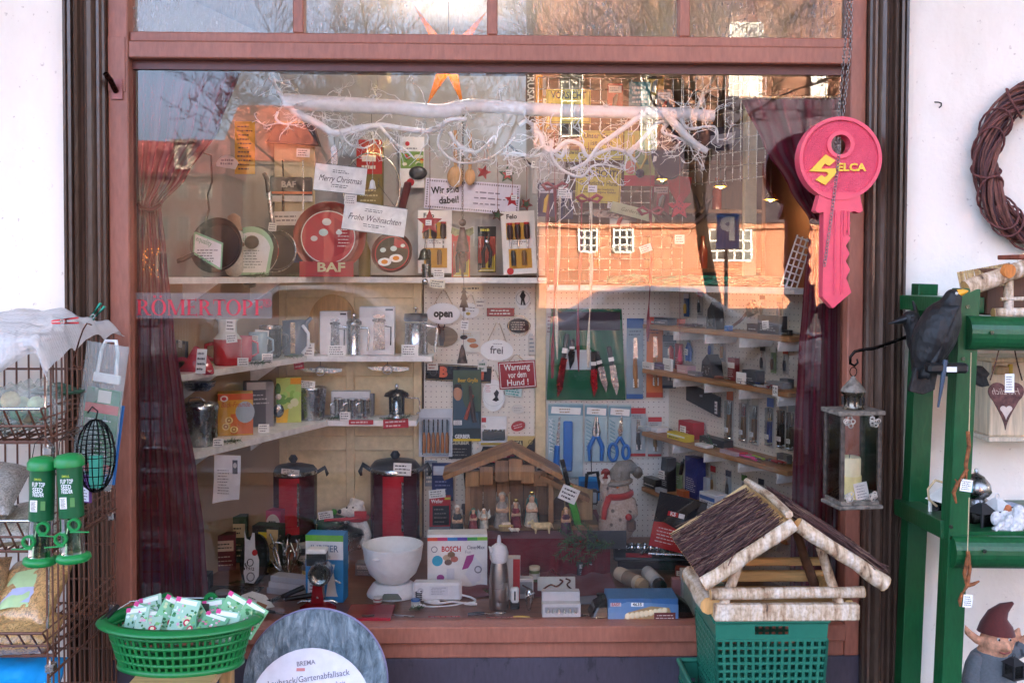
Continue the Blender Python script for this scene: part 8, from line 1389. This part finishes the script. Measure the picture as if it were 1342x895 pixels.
# ================= upper right: grid, signs, apron, netting =================
YG=.98; WG=Thing('wire_grid','white wire grid panel hung with signs above the tools','grid panel',loc=(0,0,0)); gx0,gx1=X(704,YG),X(893,YG); gz0,gz1=SZR+.02,2.55; b=WG.p('wires')
WGW=('#d9d6cf','metal')
for i in range(15): x=gx0+(gx1-gx0)*i/14; b.tube([(x,YG,gz0),(x,YG,gz1)],.0022,WGW,5)
for i in range(19): z=gz0+(gz1-gz0)*i/18; b.tube([(gx0,YG-.004,z),(gx1,YG-.004,z)],.0022,WGW,5)
WG2=Thing('wire_grid','slanted white wire grid panel running towards the curtain','grid panel',loc=(0,0,0)); b=WG2.p('wires'); p0,p1=W(893,200,.95),W(1003,190,.5)
for i in range(12):
    x=p0.x+(p1.x-p0.x)*i/11; y=p0.y+(p1.y-p0.y)*i/11; b.tube([(x,y,2.05),(x,y,2.6)],.0022,WGW,5)
for i in range(10): z=2.06+i*.058; b.tube([(p0.x,p0.y,z),(p1.x,p1.y,z)],.0022,WGW,5)
def ysign(lb,px,py,w,h,lines,rot=0,Y=YG-.02,sz=9):
    T,b=plaque('warning_sign',lb,'sign',px,py,Y,w,h,'#c9b83c',1.5,rot,group='yellow dog warning signs on the grid'); n=len(lines); z=h*.32
    for i,(t,s,f) in enumerate(lines): b.text(t,0,z,s,0,INKP,.03 if i==0 else .01,0,0,width=w*f); z-=s*1.25 if i else s*1.4
    e=T.p('border')
    for a in((-w/2+1.5,w/2-1.5,h/2-2.2,h/2-1.6),(-w/2+1.5,w/2-1.5,-h/2+1.6,-h/2+2.2),(-w/2+1.5,-w/2+2.1,-h/2+2.2,h/2-2.2),(w/2-2.1,w/2-1.5,-h/2+2.2,h/2-2.2)): e.box(a[0],a[1],-1.9,-1.6,a[2],a[3],INKP,0)
    return T,b
ysign('yellow warning sign lettered VORSICHT Gefährlicher Hund',784,243,59,46,[('VORSICHT!',9,.86),('Gefährlicher Hund',6,.84),('Beim Betreten des Grundstücks',3,.7),('Betreten auf eigene Gefahr',3,.8)],2)
ysign('yellow sign asking that the garden be no dog toilet',788,191,57,38,[('Unser Garten',6.5,.8),('ist kein',6.5,.5),('Hunde-Klo!',6.5,.76)],0)
ysign('pale yellow upper VORSICHT sign behind the branch',745,140,58,44,[('VORSICHT',9,.8),('Privatgrundstück',5,.8),('Betreten verboten',4.5,.8)],0); ysign('narrow yellow sign partly under the garden sign',745,205,34,14,[('Hier wache ich',4,.8)],0)
T,b=plaque('hook_board','pale green slanted board with hooks and handwritten words','board',830,278,.9,60,14,'#b3bd9a',1.5,14); b.text('Garderobe',-2,0,5,0,('#5a6a52','paper'),0,.3,width=30)
T,b=plaque('crusader_poster','tall orange poster strip with white letters CRUSADER','poster',700,130,1.0,22,80,'#c98a2c',1.2,0,kind='paper'); b.quad(-11,2,-40,40,-.05,('#5a4a3c','paper')); b.text('CRUSADER',-5,6,9,-.3,('#d9d6cc','paper'),.02,rot=-PI/2,width=None)
T,b=plaque('teal_sign','teal metal sign with faded lettering high on the grid','sign',838,125,YG-.02,28,34,'#3f8a94',1.5,0); b.scrib(-11,11,-12,12,0,('#cfe0e0','paper'),4,2,.5)
T,pr=blister('dog_toy_pack','card pack with a green and yellow bird toy and red foot','toy pack',838,208,YG-.03,40,72,'#b9bd6a',film=False); pr.quad(-20,20,-36,-22,0,('#b8283a','paper')); pr.ell((-12,-1,-12),(8,1,9),('#d98a7c','paper'),12,8); pr.prism([(-10,-8),(-4,24),(6,24),(12,-8)],-.4,-.2,('#7f9a6a','paper')); T.p('toy').tube([(-9,-4,30),(-8,-4,0),(0,-5,-16),(8,-4,0),(10,-4,30)],2,('#c9a83a','plast'),8); T.p('toy_ball').ell((0,-5,-20),(6,5,6),('#23264a','plast'),12,8); T.p('toy_head').prism([(-4,10),(0,20),(6,8)],-4,-2,('#e3e6dc','plast'))
ap=Thing('navy_apron','dark navy round cap apron with white lettering round its top','apron',875,204,.8); b=ap.p('cloth'); b.prism([(22*math.cos(t)-2*math.sin(t),32*math.sin(t)+(2 if math.sin(t)>0 else 0)) for t in [i*2*PI/40 for i in range(40)]],-5,0,('#231a3a','cloth')); b.mods.append(('BEVEL',dict(width=.008,segments=3))); b=ap.p('lettering'); 
for i,chh in enumerate('ANTARIS'): a=R(118-i*11); b.text(chh,14*math.cos(a)*1.1-2,18+9*math.sin(a)-2-i*1.2,4,-5.4,WHP_,.02,rot=R(10-i*10))
b.prism([(-21,-10),(-16,-8),(-15,-2),(-19,-1)],-5.5,-5.3,WHP_); ap.p('tie').tube([(0,0,32),(2,2,60)],.8,('#231a3a','cloth'),4)
vs_=Thing('sun_visor','dark visor with pale brim hanging on the slanted grid','visor',938,183,.74,rz=-20); vs_.p('crown').prism([(-40,6),(-10,14),(20,16),(34,10),(34,0),(20,-14),(4,-16),(-16,-8)],-6,0,('#2a2034','cloth')); vs_.p('brim').prism([(-6,4),(26,8),(24,-6),(6,-10),(-6,-4)],-7,-6.2,('#a8a0a8','cloth')); vs_.p('hook').tube([(0,2,12),(0,6,26)],.8,INKP,4)
rc=Thing('red_cushion','red triangular felt pennant behind the navy apron','pennant',888,245,.84); rc.own().prism([(-16,16),(18,12),(16,-8),(2,-26),(-10,-6)],-3,0,('#a8202c','cloth'))
al=Thing('wooden_antlers','pair of brown carved antlers on the back shelf','antlers',890,285,.9)
for s in(-1,1):
    b=al.p('antler'); b.tube(cat([(s*4,0,-14),(s*20,-3,-8),(s*34,-5,8),(s*32,-5,32)],6),[4.5-.11*i for i in range(19)],('#5a3a28','wood'),8)
    for f,dx,dz in((8,14,12),(12,-6,22),(15,12,16)): p=[s*(4+f*1.8),-4,-8+f*1.3]; b.tube([p,(p[0]+s*dx*.6,-6,p[2]+dz*.6),(p[0]+s*dx,-6,p[2]+dz)],[3,2.2,.8],('#5a3a28','wood'),6)
al.p('plate').ell((0,2,-18),(16,5,9),('#6a4a34','wood'),14,8)
for i,(px,lb) in enumerate(((830,'bundle of dark green netting on the long white shelf'),(905,'longer twisted hank of green netting beside the bundle'),(990,'loose end of green netting near the lamp post'))):
    Yn=.95-.14*i; T=TH('garden_netting',lb,'netting',px,SZR+.002,Yn,group='hanks of green garden netting'); wd=(34,58,44)[i]; b=T.p('hank')
    for k in range(26): 
        o=rnd.uniform(0,6.28); b.tube([(-wd+2*wd*j/14,rnd.uniform(-3,3)+5*math.cos(o+j*.5),7+5.5*math.sin(o+j*.5+k)*(.6+.4*math.sin(j/14*PI))) for j in range(15)],1.5,(rnd.choice(['#1a9070','#22a882','#127058']),'plast'),5)
    T.p('binding').ring(0,7,8,6.6,-2,2,('#1f8a68','plast'),16)
kn=Thing('machete','long steel machete hanging on the lower grid','machete',800,282,YG-.02,tilt=3); kn.p('blade').prism([(-36,2),(-20,-4),(16,-4),(16,6),(-20,6)],-1,1,('#4a4c50','metal')); kn.p('handle').prism([(16,-5),(34,-7),(36,-1),(32,6),(16,7)],-3,3,('#2a2a2c','plast')); card(kn,6,12,-2,22,8,4)
ts=Thing('wall_spatula','dark slanted spatula hanging between board and grid','spatula',700,220,1.06,tilt=42); ts.p('handle').tube([(-44,0,0),(20,0,0)],1.6,('#4a4348','metal'),6); ts.p('head').box(20,46,-1.5,1.5,-12,12,('#5a2f34','plast'),1); tag(ts,0,4,-3,13,9,-30,4)
gcl=Thing('grey_board','pale grey slanted cutting board on the back board','cutting board',718,225,1.0,tilt=6); gcl.own().box(-18,22,-3,0,-32,22,('#b9b3b0','paper'),1)
wl_=Thing('white_lattice','white plastic lattice trellis leaning by the curtain','trellis',1043,345,.16,tilt=18)
for i in range(4): wl_.p('bar').box(-11+i*7,-9+i*7,-1.5,0,-36,36,WHP_,.3)
for i in range(8): wl_.p('rung').box(-11,12,-2.6,-1.6,-34+i*9.4,-32+i*9.4,WHP_,.3)
# lit shop behind
for i,(px,py,Y) in enumerate(((868,236,2.6),(944,245,3.0),(1010,262,3.2))):
    T=Thing('pendant_lamp',['lit brass pendant lamp behind the navy apron','lit brass pendant lamp behind the dark visor','lit brass pendant lamp between cream post and red curtain'][i],'lamp',px,py,Y,group='lit pendant lamps inside the shop'); T.p('shade').lathe([(10,0),(7,6),(3,10)],('#b98a3a','metal'),n=18,cap=False); T.p('bulb').ell((0,0,1),3.4,mat('#ffc070','emit'),10,7); T.p('cord').tube([(0,0,10),(0,0,200)],.7,INKP,4)
    pl2=bpy.data.lights.new('pendant_light','POINT'); pl2.energy=.3; pl2.color=(1,.7,.4); pl2.shadow_soft_size=.04; o2=bpy.data.objects.new('pendant_light',pl2); COL.objects.link(o2); o2.parent=T.root(); o2.location=(0,0,-.02)
cb_=Thing('shop_cabinet','dark wooden cabinet with bottles in the dim shop behind','cabinet',loc=(1.1,3.6,.05)); cb_.p('case').box(-.9,.9,.3,.36,0,2.4,('#4a2e1e','wood'))
for z in(.1,.7,1.2,1.62,2.05,2.4): cb_.p('shelf').box(-.9,.9,0,.3,z,z+.03,('#5a3822','wood'))
for x in(-.93,.9): cb_.p('side').box(x,x+.03,0,.36,0,2.43,('#5a3822','wood'))
for z in(1.65,2.08): 
    for i in range(4):
        x=-.7+i*.4+(.1 if z>2 else 0); c=['#5a3a1c','#7a5a24','#2f4a2c','#8a3a24'][i]; T=Thing('shop_bottle',{'#5a3a1c':'brown','#7a5a24':'amber','#2f4a2c':'green','#8a3a24':'rust red'}[c]+' glass bottle on the '+('upper' if z>2 else 'lower')+' board of the shop cabinet','bottle',loc=(1.1+x,3.72,.05+z),group='bottles on the shop cabinet'); b=T.own(); b.lathe([(.035,0),(.035,.14),(.013,.19),(.013,.24)],(c,'gloss'),n=14)
sp=Thing('lamp_cap','flat grey metal lamp cap at the head of the curtain rod','lamp',1028,128,.1); sp.own().lathe([(18,0),(17,4),(11,7),(8,10)],('#6a6670','metal'),n=24)
# ================= more goods that crowd the display =================
toolrow(0,[(856,'steel_knives','loose steel clasp knives at the start of the topmost tool shelf','knives',24,4,12,'#8a8c90',{'shape':'flat','n':7,'cols':['#8a8c90','#5a5c62','#b9bcc0']}),(890,'orange_knife_box','small orange knife carton above the fan of knives','box',16,8,10,'#d0552c',{'ink':'#f0e0d0','off':.05}),(922,'silver_lighter','pale case leaning behind the dark knife stand','case',20,14,8,'#a9a49c',{'off':.05}),(955,'small_blue_tin','tiny blue tin between stand and axe','tin',9,7,8,'#2f6ab0',{'off':.14}),(990,'brown_sheath','brown leather sheath beside the axe head','sheath',26,10,8,'#5a3626',{'off':.06,'kind':'rough'}),(1030,'slim_torch','slim black torch at the curtain end of the topmost shelf','torch',20,7,7,'#1e1e22',{'off':.1})])
toolrow(1,[(858,'blue_tin','light blue packet standing behind the price rail','packet',18,24,5,'#3f7ab4',{'off':.04,'stripe':'#a9c4dc'}),(876,'white_note','white folded handwritten note on the second shelf','note',26,16,3,'#ecebe6',{'off':.12,'rz':-8,'ink':'#2f2f36','kind':'paper'}),(890,'red_folder','tall red knife sleeve behind the pink case','sleeve',12,34,5,'#a02030',{'off':.04}),(912,'grey_strop','grey sharpening stone in front of the pink case','stone',24,6,9,'#77787c',{'off':.14}),(948,'wood_haft','reddish wooden handled knife lying by the block','knife',34,8,6,'#7a3a22',{'shape':'knife','off':.14}),(972,'white_price','white price card leaning before the grey box','price card',20,15,2,'#f2f1ec',{'off':.15,'ink':'#3a3a40','kind':'paper'}),(1002,'chrome_clips','chrome nail clippers spread by the grey box','clippers',28,4,10,'#b9bcc0',{'shape':'flat','n':7,'cols':['#b9bcc0','#3a3c44','#8a2a2a'],'off':.15}),(1032,'slate_case','slate grey case by the curtain on the second shelf','case',18,12,10,'#55585e',{'off':.07})])
toolrow(2,[(848,'clear_tray','clear plastic tray of blades at the third shelf start','tray',24,5,16,'#b4bcc2',{'off':.13}),(876,'box_cutter','yellow handled cutter lying on the black case','cutter',24,8,5,'#d9b82a',{'shape':'knife','off':.06}),(924,'white_labels','white label cards lying under the red tin','cards',26,4,12,'#e6e6e2',{'off':.15,'kind':'paper','ink':'#55555c'}),(950,'grey_multitool','dark grey multitool behind the red case','multitool',26,8,8,'#3c3e44',{'off':.05}),(978,'pink_cutter','pink cutter lying beside the red case','cutter',22,6,5,'#c84a80',{'shape':'knife','off':.15}),(1004,'yellow_pen','lime green box knife beyond the markers','cutter',26,6,5,'#a8c030',{'shape':'knife','off':.12}),(1030,'grey_pouch','grey cloth tool pouch at the third shelf end','pouch',20,12,10,'#5f6468',{'off':.07,'kind':'rough'})])
toolrow(3,[(868,'silver_clamp','silver pocket clamp before the torch','clamp',18,6,8,'#a4a6aa',{'off':.16}),(848,'khaki_pouch','khaki cord pouch at the start of the lowest shelf','pouch',20,16,12,'#8a7a4a',{'off':.06,'kind':'rough'}),(888,'green_card','olive card with small pliers print behind the grip','card',26,34,3,'#8a9a6a',{'off':.03,'kind':'paper'}),(926,'grey_sleeve','pale grey sleeve beside the navy case','sleeve',16,30,6,'#aab0b4',{'off':.05,'kind':'paper'})])
# goods hanging on hooks in the upper corner, and boxes along the floor
for i,(px,py,w,h,c,c2,lb) in enumerate(((716,262,22,44,'#3a2a4a','#c9bfd0','purple tool card hanging on the grid by the bow'),(742,268,18,38,'#23264a','#d0d4e0','navy tool card behind the ribbons'),(812,288,26,18,'#d0cfc8','#55555c','white price notice on the grid under the dog sign'),(866,262,22,40,'#8a2434','#e0c8c4','dark red card pack hanging beside the tin star'),(720,150,20,48,'#8a6a3a','#e6d8b8','brown garden glove card near the poster'),(806,130,20,40,'#a83a2c','#e6d0c0','orange red card pack high on the grid'),(870,140,20,44,'#5a6a74','#dbe0e4','grey blue card pack high on the grid'),(858,110,24,30,'#b89a3a','#2a2a26','yellow printed card at the top of the grid'))):
    T,pr=blister('hang_card',lb,'tool pack',px,py,YG-.015,w,h,c,0,'cards hung on the white grid',film=False); pr.quad(-w*.42,w*.42,h*.2,h*.42,0,(c2,'paper')); pr.scrib(-w*.36,w*.36,h*.23,h*.39,-.1,INK,2,i,.3); T.p('tool').tube([(-w*.1,-3,-h*.38),(0,-3,0),(w*.12,-3,h*.15)],[2.6,3,1.4],(('#c9a02c','#26262a','#b0302c','#8a8c90')[i%4],'plast'),8)
for i,(px,py,w,h,d,c,c2,lb) in enumerate(((292,745,30,46,20,'#6a2430','#d9c8b4','dark red spice carton in the corner by the curtain'),(310,735,26,60,18,'#3c4a3a','#cfc49a','olive green tea carton behind the tagged pan'),(400,742,22,30,14,'#b8b2a8','#5a5458','pale grey carton behind the hand grinder'),(480,752,26,16,18,'#8a8d92','#e0e0de','flat grey carton half under the mixing bowl scale'),(535,748,20,34,14,'#3a4a6a','#d8dce4','navy carton between bowl and mixer box'),(712,745,22,26,14,'#c9c0b0','#8a3a34','cream carton behind the nozzle set'),(770,752,26,18,16,'#4a4e54','#c4c8cc','slate carton under the fir branch'),(900,765,24,22,14,'#8a3a2c','#e6d4c0','rust red carton behind the loaf tin'),(262,770,26,20,18,'#2a2426','#8a7a6a','black carton at the curtain hem'))):
    T=FT('goods_carton',lb,'box',px,py,rz=rnd.uniform(-16,16)); pr=carton(T,w,h,d,c); pr.quad(-w*.42,w*.42,h*.55,h*.85,0,(c2,'paper')); pr.scrib(-w*.36,w*.36,h*.6,h*.8,-.1,INK,2,i,.35); pr.scrib(-w*.4,w*.4,h*.1,h*.45,-.1,(c2,'paper'),3,i+4,.25)
# small price cards along the shelf fronts
for i,(px,z,Y,lb) in enumerate(((350,Z2,LY(350,.2),'price card before the milk jug and glass pot'),(318,Z2,LY(318,.2),'price card at the foot of the rose enamel pot'),(285,Z3,LY(285,.2),'price card before the pudding mould'),(345,Z3,LY(345,.2),'price card before the dark grey carton'),(452,Z3,1.0,'small price card before the steel mugs'),(575,Zs,1.0,'price card below the screwdriver set with the star'),(455,Zs,1.0,'price card before the large cast pan'))): ycard(lb,px,z,Y,14,11,50+i,rows=3,rz=rnd.uniform(-8,8))
# knives, whisks and strainers hung from the middle shelf
for i,(px,py,lb) in enumerate(((508,484,'long pale bread knife hung flat under the middle shelf'),(420,486,'steel strainer hung under the middle shelf'))):
    T=Thing('hung_utensil',lb,'utensil',px,py,1.12); T.p('blade').prism([(-28,3),(-20,-1),(16,-3),(28,-1),(28,3),(0,4)],-1,1,('#dfe0de','metal')); T.p('ring').tube([(6*math.cos(t),-2,6*math.sin(t)) for t in [k*PI/8 for k in range(17)]],.9,STEEL,5,cap=False); T.p('cord').tube([(0,-2,6),(0,0,16)],.5,INKP,4)
# packs hooked on the splayed pegboard above each shelf
for i,(px,py,w,h,c,c2,tc,lb) in enumerate(((900,400,12,30,'#3a5a8a','#dbe2ea','#c9a02c','blue knife card hooked above the topmost tool shelf'),(918,398,12,32,'#a8a49a','#b02a30','#26262a','grey card with red header above the topmost shelf'),(1000,402,12,30,'#c9c4b4','#2a2a2e','#7a4a2c','cream card hooked over the hand axe'),(1022,405,11,30,'#4a3a2c','#d8c8a8','#8a8c90','brown card above the leather case'),(932,455,11,36,'#b9bcc0','#2f5f9a','#2a4a9a','silver blade card over the round knife block'),(948,456,11,36,'#a4a09a','#8a2a2a','#a8743a','tan grip card over the round knife block'),(1000,470,11,34,'#c4c0b4','#3a3a40','#26262a','pale card hooked over the grey tool box'),(1014,472,11,34,'#8a9a6a','#e6e6d8','#5a3a24','olive card near the printed price label'),(1030,474,11,34,'#b4aca0','#b8442c','#3a3c44','beige card by the curtain over the bit tray'),(935,630,12,40,'#c4bda8','#b02a30','#8a6a3a','beige card hooked under the red clasp case'),(955,636,12,40,'#9aa4aa','#2a3a5a','#26262a','steel grey card hooked under the markers'),(976,642,12,40,'#c9c8c0','#4a7a3a','#b07a40','white card with green header under the markers'),(998,646,12,38,'#a8a49c','#3a3a3e','#8a8c90','grey card hooked by the curtain under the third shelf'))):
    T=RH('tool_card',lb,'tool pack',px,py,.02,0,'tool cards on the splayed pegboard'); T.p('backing_card').box(-w/2,w/2,-.8,0,-h/2,h/2,(c,'paper'),.15); pr=T.p('print'); pr.quad(-w/2,w/2,h*.3,h/2,-1,(c2,'paper')); pr.scrib(-w*.4,w*.4,-h*.45,-h*.3,-1,INK,2,i,.3); T.p('grip').tube([(0,-3,-h*.36),(0,-3,-h*.12),(0,-3,h*.06)],[1.8,2.4,1.6],(tc,'plast'),8); T.p('blade').tube([(0,-3,h*.06),(.4,-3,h*.26)],[1,.5],STEEL,6)
# small wares crowding the floor of the window
for i,(px,py,r,h,c,cap,lb) in enumerate(((448,745,9,30,'#8a9aa4','#b02a30','grey tin with red lid between carton and bowl scale'),(632,742,7,26,'#c9b48a','#3a2a20','tan jar with brown lid beside the mixer box'),(545,795,6,10,'#d8d6d0','#3a6ab0','tiny white pot with blue lid before the charger'),(702,762,7,20,'#6a7a4a','#d9d2b8','olive jar behind the chrome nozzle'),(790,790,6,12,'#b8bcc0','#26262a','little silver pot beside the loaf tin'),(290,790,9,16,'#3a3c44','#8a8c90','squat dark tin at the muffin tray corner'),(402,765,7,24,'#c4a03a','#5a3a1c','mustard yellow jar beside the grinder'),(495,790,6,8,'#a82a30','#e6e0d8','tiny red tin near the flat scale'))):
    T=FT('lidded_tin',lb,'tin',px,py); T.p('body').lathe([(r*.95,0),(r,h*.06),(r,h*.8)],(c,'plast'),n=20); T.p('cap').lathe([(r*1.04,h*.8),(r*1.04,h),(r*.9,h*1.02)],(cap,'plast'),n=20); b=T.p('label_band'); b.lathe([(r*1.02,h*.25),(r*1.02,h*.6)],('#e3dfd4','paper'),n=20,cap=False)
for i,(px,py,rz_,c,lb) in enumerate(((640,806,8,'#2f3a4a','navy handled peeler lying before the whipper'),(520,808,-12,'#8a2a30','red handled peeler lying before the flat scale'),(770,808,5,'#3a3a3e','black handled paring knife between nozzle set and loaf tin'),(362,805,-20,'#26262a','black handled bread knife lying before the hand grinder'),(700,812,-6,'#c9a84a','yellow handled paring knife at the sill'))):
    T=FT('kitchen_knife',lb,'knife',px,py,rz=rz_); T.p('handle').tube([(-26,0,2.4),(-14,0,2.8),(-4,0,2.4)],[2.2,2.6,2],(c,'plast'),8); T.p('blade').box(-4,24,-2.4,1.6,1.6,2.4,STEEL,.2)
# pieces hooked on the flat pegboards
for i,(px,py,w,h,c,c2,lb) in enumerate(((630,398,14,12,'#dcd8cc','#5a5a5e','small square enamel number tile near the insect sign'),(567,480,14,10,'#e3e0d6','#8a3a34','tiny white tile above the black address plate'),(697,452,9,26,'#c9c2b4','#4a5a6a','narrow cream thermometer by the cream post'),(632,480,12,14,'#d5d2c8','#3a6a4a','white tile with green print beside the frei sign'),(565,620,16,34,'#8a8f94','#d8d4c8','grey tool card under the chisel pack'),(692,630,14,34,'#3a4a5a','#c9ccd0','slate tool card behind the stable roof'),(726,640,20,26,'#3f7ab4','#e0e6ea','blue tool card at the stable eave'),(722,425,12,30,'#c9c4bc','#6a3a3a','pale tag card beside the green knife cloth'))):
    T=Thing('peg_card',lb,'card',px,py,PY-.008,group='small cards on the flat pegboards'); T.p('board').box(-w/2,w/2,-1,0,-h/2,h/2,(c,'paper'),.2); pr=T.p('print'); pr.scrib(-w*.4,w*.4,-h*.4,h*.4,-1.2,(c2,'paper'),max(2,int(h/6)),i,.45); T.p('peg').cyl((0,0,h/2),(0,-4,h/2+1),.7,STEEL,n=6)
finish()
